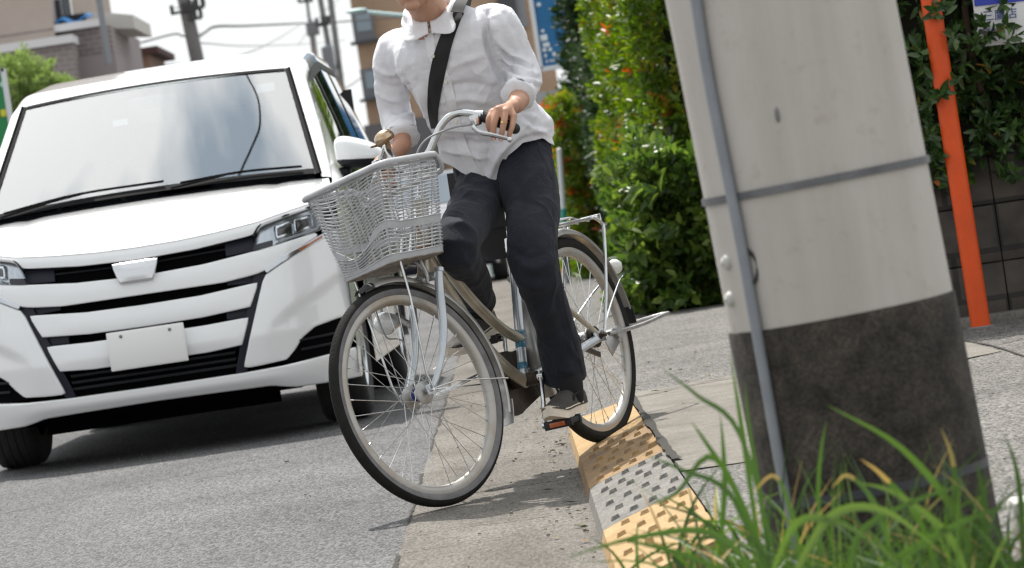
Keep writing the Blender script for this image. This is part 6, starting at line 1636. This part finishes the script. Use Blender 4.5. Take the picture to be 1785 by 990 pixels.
b = MB(); b.box(sc_ + Vector((0, 0, 0)), (.30, .012, .30), rot=SR_, bev=.003); b.build('sign_plate', mat('sign white face', (.70, .70, .70), .4), SG)
b = MB(); b.box(sc_ + SR_ @ Vector((0, -.008, .078)), (.292, .006, .138), rot=SR_); b.build('sign_band', mat('sign deep blue', (.012, .03, .36), .35), SG)
M_INK = mat('sign blue ink', (.02, .05, .26), .5)
MT = lambda off: Matrix.Translation(sc_ + SR_ @ Vector(off)) @ SR_.to_4x4() @ Matrix.Rotation(R(90), 4, 'X')
text_mesh('sign_text', '三鷹店', .046, M_INK, MT((-.052, -.0075, -.036)), SG)
text_mesh('sign_text', '株式会社アパマ', .022, M_INK, MT((-.062, -.0075, -.093)), SG)
# ------------------------------------------------------------------ leaves
def leaf_mat(name, stops, rough=.42, transl=.28, spec=.4):
    m = bpy.data.materials.new(name); m.use_nodes = True; t = m.node_tree; b = t.nodes['Principled BSDF']; nn = t.nodes.new; L = t.links.new
    a = nn('ShaderNodeAttribute'); a.attribute_name = 'tint'
    c = nn('ShaderNodeValToRGB'); e = c.color_ramp.elements
    while len(e) < len(stops): e.new(.5)
    for k, (p, col) in enumerate(stops): e[k].position = p; e[k].color = (*col, 1)
    L(a.outputs['Fac'], c.inputs[0]); L(c.outputs[0], b.inputs['Base Color'])
    b.inputs['Roughness'].default_value = rough; b.inputs['Specular IOR Level'].default_value = spec
    tr = nn('ShaderNodeBsdfTranslucent'); hs = nn('ShaderNodeHueSaturation'); hs.inputs['Saturation'].default_value = 1.1; hs.inputs['Value'].default_value = 1.5; L(c.outputs[0], hs.inputs['Color']); L(hs.outputs[0], tr.inputs[0])
    ms = nn('ShaderNodeMixShader'); ms.inputs[0].default_value = transl; L(b.outputs[0], ms.inputs[1]); L(tr.outputs[0], ms.inputs[2]); L(ms.outputs[0], t.nodes['Material Output'].inputs[0])
    return m
def leaf_mesh(name, pos, dirs, nrm, ln, wd, tint, m, parent):
    """one mesh of many folded, tapering leaves. arrays: pos (n,3), dirs, nrm unit vectors, ln, wd, tint (n)."""
    n = len(pos); side = np.cross(dirs, nrm); side /= np.linalg.norm(side, axis=1, keepdims=True) + 1e-9
    up = np.cross(side, dirs)
    l, w_ = ln[:, None], wd[:, None]
    V = np.empty((n, 7, 3))
    V[:, 0] = pos
    V[:, 1] = pos + dirs * l * .38 + side * w_ * .5 + up * w_ * .18
    V[:, 2] = pos + dirs * l * .40 - up * l * .03
    V[:, 3] = pos + dirs * l * .38 - side * w_ * .5 + up * w_ * .18
    V[:, 4] = pos + dirs * l * .74 + side * w_ * .36 + up * (w_ * .10 - l * .05)
    V[:, 5] = pos + dirs * l * .74 - side * w_ * .36 + up * (w_ * .10 - l * .05)
    V[:, 6] = pos + dirs * l - up * l * .14
    F_ = np.array([[0, 1, 2, -1], [0, 2, 3, -1], [1, 4, 6, 2], [2, 6, 5, 3]])
    me = bpy.data.meshes.new(name); me.vertices.add(n * 7); me.vertices.foreach_set('co', V.ravel())
    base = (np.arange(n) * 7)[:, None]
    loops = np.concatenate([base + np.array([[0, 1, 2]]), base + np.array([[0, 2, 3]]), base + np.array([[1, 4, 6, 2]]), base + np.array([[2, 6, 5, 3]])], axis=1)
    me.loops.add(n * 14); me.loops.foreach_set('vertex_index', loops.ravel().astype(np.int32))
    st = (np.arange(n) * 14)[:, None] + np.array([[0, 3, 6, 10]])
    me.polygons.add(n * 4); me.polygons.foreach_set('loop_start', st.ravel().astype(np.int32))
    me.update(calc_edges=True); me.validate()
    at_ = me.attributes.new('tint', 'FLOAT', 'FACE'); at_.data.foreach_set('value', np.repeat(tint, 4).astype(np.float32))
    me.shade_smooth(); me.materials.append(m)
    o = bpy.data.objects.new(name, me); COL.objects.link(o)
    if parent: o.parent = parent
    return o
RG = np.random.default_rng(5)
def unit(v): return v / (np.linalg.norm(v, axis=1, keepdims=True) + 1e-9)
def rosettes(cent, axis, k, ln, wd, spread=(.35, 1.25), tint_fn=None, jitter=.25):
    """k leaves round each shoot tip."""
    n = len(cent); ax = unit(axis); a = unit(np.cross(ax, RG.normal(size=(n, 3)))); b_ = np.cross(ax, a)
    P, D, Nn, Ln, Wd, T = [], [], [], [], [], []
    for j in range(k):
        th = 2.399 * j + RG.uniform(0, .6, n); tilt = RG.uniform(*spread, n) * (0.55 + .6 * j / k)
        rad = a * np.cos(th)[:, None] + b_ * np.sin(th)[:, None]
        d = unit(ax * np.cos(tilt)[:, None] + rad * np.sin(tilt)[:, None] + RG.normal(size=(n, 3)) * jitter * .4 + np.array([0, 0, -.12]))
        nm = unit(ax * np.sin(tilt)[:, None] - rad * np.cos(tilt)[:, None] + RG.normal(size=(n, 3)) * jitter)
        s = RG.uniform(.65, 1.15, n) * (.75 + .35 * j / k)
        P.append(cent - ax * (j * ln * .16)[..., None] if not np.isscalar(ln) else cent - ax * (j * ln * .14)); D.append(d); Nn.append(nm); Ln.append(ln * s); Wd.append(wd * s); T.append(tint_fn(n, j) if tint_fn else RG.uniform(0, 1, n))
    return np.concatenate(P), np.concatenate(D), np.concatenate(Nn), np.concatenate(Ln), np.concatenate(Wd), np.concatenate(T)
def box_shell(n, lo, hi, face_w, depth, bumps=.12, bs=1.6):
    """points near the outside of a hedge body; face_w = weights of (-x, +x, -y, +y, +z). Returns points, outward directions."""
    lo, hi = np.array(lo), np.array(hi); f = RG.choice(5, n, p=np.array(face_w) / sum(face_w)); u = RG.uniform(0, 1, (n, 3)); P = lo + (hi - lo) * u
    out = np.zeros((n, 3)); dd = RG.exponential(depth, n)
    for k, (ax_, s) in enumerate(((0, -1), (0, 1), (1, -1), (1, 1), (2, 1))):
        q = f == k; P[q, ax_] = (lo[ax_] if s < 0 else hi[ax_]) - s * dd[q]; out[q, ax_] = s
    for i in range(n):
        v = P[i]; nz = noise.noise(Vector((v[0] * bs, v[1] * bs, v[2] * bs))) + .5 * noise.noise(Vector((v[0] * bs * 2.7, v[1] * bs * 2.7, v[2] * bs * 2.7 + 7)))
        P[i] += out[i] * nz * bumps
    return P, out
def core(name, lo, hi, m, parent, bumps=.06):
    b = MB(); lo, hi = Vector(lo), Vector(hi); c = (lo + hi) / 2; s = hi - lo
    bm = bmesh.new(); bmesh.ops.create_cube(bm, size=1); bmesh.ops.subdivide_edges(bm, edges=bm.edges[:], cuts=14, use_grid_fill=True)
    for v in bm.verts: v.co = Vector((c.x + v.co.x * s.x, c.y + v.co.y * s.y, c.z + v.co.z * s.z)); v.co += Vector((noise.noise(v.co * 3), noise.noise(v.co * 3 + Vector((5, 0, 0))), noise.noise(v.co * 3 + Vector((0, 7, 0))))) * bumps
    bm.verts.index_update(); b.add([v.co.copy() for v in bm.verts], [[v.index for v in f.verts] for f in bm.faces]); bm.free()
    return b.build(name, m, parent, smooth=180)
M_CORE = mat('dark light-blocking core', (.010, .013, .006), 1.0, col2=(.022, .020, .012), scale=12)  # inner darkness put into the colour of the added plant cores
M_TWIG = mat('brown twig', (.085, .055, .035), .9)
ML_PHOT = leaf_mat('photinia leaf', [(0, (.042, .090, .012)), (.55, (.115, .185, .018)), (.84, (.200, .245, .028)), (.90, (.32, .085, .025)), (1, (.42, .10, .035))], .35, .42)
ML_DARK = leaf_mat('dark evergreen leaf', [(0, (.010, .026, .007)), (.7, (.026, .058, .014)), (1, (.06, .10, .025))], .45, .2)
ML_SHRUB = leaf_mat('bright shrub leaf', [(0, (.036, .072, .016)), (.6, (.082, .142, .024)), (1, (.18, .25, .05))], .30, .42)
ML_NEAR = leaf_mat('glossy hedge leaf', [(0, (.022, .050, .014)), (.7, (.050, .100, .026)), (.93, (.085, .15, .03)), (.965, (.30, .20, .03)), (1, (.36, .11, .03))], .28, .22, .5)
ML_TREE = leaf_mat('fresh tree leaf', [(0, (.13, .20, .05)), (1, (.28, .36, .12))], .5, .45)
def stems(lo, hi, n, parent, r_=.02):
    for k in range(n):
        x, y = rnd.uniform(lo[0], hi[0]), rnd.uniform(lo[1], hi[1]); h = lo[2] + (hi[2] - lo[2]) * rnd.uniform(.6, .9)
        b = MB(); b.tube(cr([(x, y, lo[2] - .02), (x + rnd.uniform(-.08, .08), y + rnd.uniform(-.1, .1), lo[2] + (h - lo[2]) * .5), (x + rnd.uniform(-.15, .15), y + rnd.uniform(-.2, .2), h)], 5), [r_, r_ * .7, r_ * .35], 8); b.build('stem', M_TWIG, parent)
def hedge(name, label, cat, lo, hi, n, k, ln, wd, m, fw, depth, tint=None, bumps=.12, bs=1.6, outw=.7, upw=.6, cin=.22, nst=4, extra=None):
    E_ = empty(name, ((lo[0] + hi[0]) / 2, (lo[1] + hi[1]) / 2, lo[2]), label, cat, 'hedges along the pavement'); E_.location = (0, 0, 0)
    P, out = box_shell(n, lo, hi, fw, depth, bumps, bs)
    ax = out * outw + np.array([0, 0, upw]) + RG.normal(size=P.shape) * .45
    if extra is not None: P = np.concatenate([P, extra[0]]); ax = np.concatenate([ax, extra[1]])
    P[:, 2] = np.maximum(P[:, 2], lo[2] + .02)
    leaf_mesh('foliage', *rosettes(P, ax, k, ln, wd, tint_fn=tint), m, E_)
    core('light_blocking_core', (lo[0] + cin, lo[1] + cin, lo[2] + .05), (hi[0] - cin, hi[1] - cin, hi[2] - cin), M_CORE, E_)  # added solid dark mass, keeps light from passing through the leaves
    stems((lo[0] + .1, lo[1] + .1, lo[2]), (hi[0] - .1, hi[1] - .1, hi[2] - cin), nst, E_)
    return E_
def redtip(p):
    keep = {}
    def fn(n, j):       # a flushing shoot is red on all its young leaves; whole shoots vary in green
        if 'm' not in keep or len(keep['m']) != n: keep['m'] = RG.uniform(0, 1, n) < p * .55; keep['g'] = RG.uniform(.1, .80, n)
        return np.where(keep['m'] & (j < 5), RG.uniform(.88, 1, n), np.clip(keep['g'] + RG.normal(size=n) * .10, 0, .86))
    return fn
hedge('hedge', 'tall photinia hedge with orange red tips just left of the concrete pole', 'hedge', (.98, 22.0, .1), (2.0, 30.5, 2.9), 4600, 8, .088, .034, ML_PHOT, (6, .3, 2.6, .5, 1), .09, redtip(.06), .20, 1.7)
hedge('hedge', 'red-tipped hedge farther off beside the slim white post', 'hedge', (.66, 34.2, .1), (1.7, 41, 1.92), 3000, 8, .10, .038, ML_PHOT, (5, .3, 3, .5, 1.5), .10, redtip(.30), .16, 1.5)
hedge('hedge', 'dark shaded evergreen bush in the gap between two red-tipped hedges', 'bush', (.93, 31.0, .1), (1.8, 33.9, 2.3), 1300, 8, .085, .035, ML_DARK, (4, .3, 3, .5, 1), .10, None, .12)
# bright low shrub spilling over the pavement
nsh = 700; th = RG.uniform(0, 2 * np.pi, nsh); rr = np.sqrt(RG.uniform(.35, 1, nsh)); zz2 = RG.uniform(-.75, 1, nsh)
hedge('shrub', 'bright green leafy shrub spilling over the pavement left of the concrete pole', 'shrub', (.80, 20.3, .1), (1.75, 22.2, 1.02), 1700, 8, .105, .050, ML_SHRUB, (4, .3, 5, .3, 2), .10, None, .34, 1.9, .9, .35, .25, 6,
      extra=(np.stack([RG.uniform(.62, 1.0, 160), RG.uniform(20.0, 21.2, 160), .14 + .85 * RG.beta(1.2, 1.6, 160)], 1), RG.normal(size=(160, 3)) * .5 + np.array([-.6, -.5, .3])))
# dark conifer beyond
CT = empty('conifer_tree', (1.1, 44, 0), 'dark dense conifer rising in front of the blue signboard', 'tree'); CT.location = (0, 0, 0)
n = 5200; t_ = RG.uniform(0, 1, n) ** .8; zc = 1.3 + 4.2 * t_; rad = (1.0 - .62 * t_) * (.55 + .5 * RG.uniform(0, 1, n) ** .5); an = RG.uniform(0, 2 * np.pi, n)
for i in range(n): rad[i] *= 1 + .35 * noise.noise(Vector((math.cos(an[i]) * 2.2, math.sin(an[i]) * 2.2, zc[i] * 1.9)))
P = np.stack([1.72 + rad * np.cos(an) * .80, 44 + rad * np.sin(an), zc], 1); ax = np.stack([np.cos(an), np.sin(an), np.full(n, .5)], 1) + RG.normal(size=(n, 3)) * .3
leaf_mesh('crown', *rosettes(P, ax, 6, .12, .035, spread=(.2, .9)), ML_DARK, CT)
b = MB(); b.loft([[Vector((1.72 + r_ * math.cos(a), 44 + r_ * math.sin(a), z)) for a in [2 * math.pi * k / 16 for k in range(16)]] for z, r_ in ((1.2, .2), (1.5, .45), (3.0, .36), (4.6, .2), (5.2, .05))]); b.build('light_blocking_core', M_CORE, CT)  # added dark solid inside the crown, blocks light behind the leaves
b = MB(); b.tube([(1.72, 44, -.02), (1.72, 44, 2.5), (1.72, 44, 5)], [.12, .09, .02], 10); b.build('trunk', M_TWIG, CT)
# hedge over the block wall: big glossy rosettes
hedge('hedge', 'glossy dark green hedge hanging over the block wall behind the orange post', 'hedge', (1.22, 13.60, .66), (4.4, 14.7, 2.5), 3300, 9, .072, .027, ML_NEAR, (1.2, .1, 7, .3, 1.2), .10, lambda n, j: np.where(RG.uniform(0, 1, n) < .018, RG.uniform(.95, 1, n), RG.uniform(0, .93, n)), .10, 2.4, .9, .25, .20, 5,
      extra=(np.concatenate([np.array([at(x, y, Y) for x, y, Y in ((1662, 55, 13.22), (1635, 160, 13.24), (1648, 158, 13.22), (1612, 120, 13.3), (1622, 230, 13.3), (1640, 270, 13.3), (1650, 300, 13.35), (1600, 80, 13.3), (1618, 180, 13.28), (1665, 140, 13.24), (1628, 15, 13.22), (1645, 8, 13.22), (1760, 225, 13.4), (1738, 55, 13.34), (1755, 45, 13.34), (1712, 35, 13.34), (1722, 62, 13.34), (1776, 60, 13.34), (1748, 8, 13.34), (1700, 75, 13.34))])]), np.tile(np.array([[-.1, -.9, .25]]), (20, 1)) + RG.normal(size=(20, 3)) * .3))
# bush on the left behind the van
BT = empty('leafy_tree', (-6, 44, 0), 'soft light green leafy tree behind the van, below the beige wall', 'tree'); BT.location = (0, 0, 0)
c0 = at(38, 172, 44); n = 2600
an = RG.uniform(0, 2 * np.pi, n); ph = np.arcsin(RG.uniform(-1, 1, n)); q = .55 + .45 * RG.uniform(0, 1, n) ** .5
for i in range(n): q[i] *= 1 + .40 * noise.noise(Vector((math.cos(an[i]) * math.cos(ph[i]) * 2.2, math.sin(an[i]) * 2.2, math.sin(ph[i]) * 2.6)))
P = np.stack([c0.x + .62 * q * np.cos(an) * np.cos(ph), 44 + .62 * q * np.sin(an) * np.cos(ph), c0.z + .56 * q * np.sin(ph)], 1); ax = P - np.array([c0.x, 44, c0.z - .1]) + RG.normal(size=(n, 3)) * .25
leaf_mesh('crown', *rosettes(P, ax, 6, .085, .022, spread=(.2, 1.0)), ML_TREE, BT)
b = MB(); b.tube([(c0.x, 44, 0), (c0.x + .02, 44, c0.z - .4), (c0.x, 44, c0.z + .2)], [.07, .05, .015], 10); b.build('trunk', M_TWIG, BT)
for k in range(5):
    b = MB(); a = k * 1.3; b.tube([(c0.x, 44, c0.z - .45), (c0.x + .3 * math.cos(a), 44 + .3 * math.sin(a), c0.z + .1)], [.03, .008], 7); b.build('limb', M_TWIG, BT)

# ------------------------------------------------------------------ grass at the foot of the pole
ML_GRASS = leaf_mat('grass blade', [(0, (.036, .078, .018)), (.6, (.074, .145, .026)), (.86, (.15, .23, .05)), (.93, (.36, .30, .10)), (1, (.42, .26, .10))], .45, .34)
GV, GF, GT = [], [], []
def blade(path, w0, t0, t1=None, n=10):
    P = cr(path, max(2, n // (len(path) - 1))); m_ = len(P); o = len(GV)
    tw = rnd.uniform(-.9, .9)
    for i, p in enumerate(P):
        t = (P[min(i + 1, m_ - 1)] - P[max(i - 1, 0)]).normalized(); s = t.cross(Vector((math.sin(tw), -math.cos(tw), .15))).normalized(); q = i / (m_ - 1); w_ = w0 * (1 - q ** 2.2) * (.6 + .8 * min(1, q * 3)) * .5 + .0002
        fold_ = s.cross(t) * w_ * .35
        GV.extend([p + s * w_ + fold_, p, p - s * w_ + fold_])
        if i:
            a, c = o + 3 * (i - 1), o + 3 * i; GF.extend([(a, a + 1, c + 1, c), (a + 1, a + 2, c + 2, c + 1)])
            v = t0 if t1 is None or q < .62 else t1; GT.extend([v, v])
def rnd_blade(bx_, by_, h, lean, az, w0, dry):
    p0 = Vector((bx_, by_, .10)); d = Vector((math.cos(az), math.sin(az), 0)); pts = [p0]
    for q in (.35, .7, 1.0): pts.append(p0 + d * (lean * q ** 2.1) + Vector((0, 0, h * (q - .28 * lean / max(h, .1) * q ** 3))))
    blade(pts, w0, rnd.uniform(.05, .85), rnd.uniform(.93, 1) if dry else None)
for k in range(560):
    by = rnd.gauss(5.15, .22); bx_ = rnd.triangular(.20, .80, .52 if k % 3 else .40)
    if (Vector((bx_, by, 0)) - Vector((pbase.x, pbase.y, 0))).length < RP + .02: by = pbase.y - RP - rnd.uniform(.03, .3)
    h = rnd.uniform(.08, .19) if k % 4 else rnd.uniform(.14, .30)
    rnd_blade(bx_, by, h, rnd.uniform(.02, .22), rnd.uniform(0, 2 * math.pi), rnd.uniform(.0015, .0052), rnd.random() < .09)
for k in range(60):   # a second tuft farther left, behind the first
    rnd_blade(rnd.gauss(.30, .08), rnd.gauss(5.7, .2), rnd.uniform(.12, .30), rnd.uniform(.05, .28), rnd.uniform(0, 2 * math.pi), rnd.uniform(.003, .007), rnd.random() < .1)
for path, Y, w0, tt in (
    ([(1330, 1010), (1300, 800), (1285, 700), (1272, 610)], 5.2, .009, .45), ([(1345, 1010), (1320, 840), (1305, 740), (1298, 665)], 5.25, .008, .35),
    ([(1360, 1010), (1290, 760), (1215, 690), (1150, 640)], 5.1, .009, .4), ([(1340, 1000), (1280, 850), (1230, 770), (1205, 735)], 5.1, .008, .3),
    ([(1350, 1000), (1250, 800), (1180, 860), (1130, 880)], 5.0, .009, .5), ([(1340, 1000), (1270, 860), (1190, 820), (1120, 790)], 5.05, .008, .3),
    ([(1330, 1010), (1240, 930), (1120, 935), (985, 972)], 4.9, .010, .6), ([(1300, 1010), (1200, 970), (1130, 950), (1075, 940)], 4.9, .008, .4),
    ([(1700, 1010), (1670, 900), (1570, 780), (1440, 705)], 4.9, .011, .65), ([(1640, 1010), (1600, 900), (1540, 830), (1500, 800)], 4.9, .009, .97),
    ([(1560, 1010), (1530, 890), (1480, 830), (1450, 850)], 4.85, .008, .95), ([(1690, 1010), (1650, 930), (1560, 860), (1490, 840)], 4.8, .010, .75),
    ([(1400, 1010), (1380, 900), (1350, 830), (1310, 860)], 5.0, .008, .96), ([(1785, 1010), (1780, 880), (1770, 810), (1750, 755)], 5.0, .008, .5),
    ([(1720, 1010), (1716, 900), (1712, 850), (1700, 800)], 5.0, .009, .45), ([(1680, 1010), (1668, 880), (1660, 800), (1640, 745)], 5.0, .008, .94),
    ([(1250, 1010), (1262, 860), (1260, 780), (1255, 720)], 5.3, .009, .4), ([(1430, 1010), (1425, 870), (1430, 790), (1440, 735)], 5.1, .008, .5),
    ([(1480, 1010), (1500, 930), (1580, 880), (1690, 840)], 4.8, .010, .55), ([(1510, 1010), (1600, 950), (1700, 900), (1775, 880)], 4.8, .010, .6), ([(1380, 1010), (1450, 900), (1540, 890), (1640, 960)], 4.7, .012, .8), ([(1340, 1010), (1390, 910), (1480, 920), (1590, 1000)], 4.7, .011, .7)):
    blade([at(x, y, Y) for x, y in path], w0 * .85, tt if tt < .9 else .6, tt if tt > .9 else None, 15)
b = MB(); b.add(GV, GF); me = None
g_o = b.build('grass', ML_GRASS, None, smooth=60)
at2 = g_o.data.attributes.new('tint', 'FLOAT', 'FACE'); at2.data.foreach_set('value', np.array(GT, dtype=np.float32)); tag(g_o, kind='stuff')
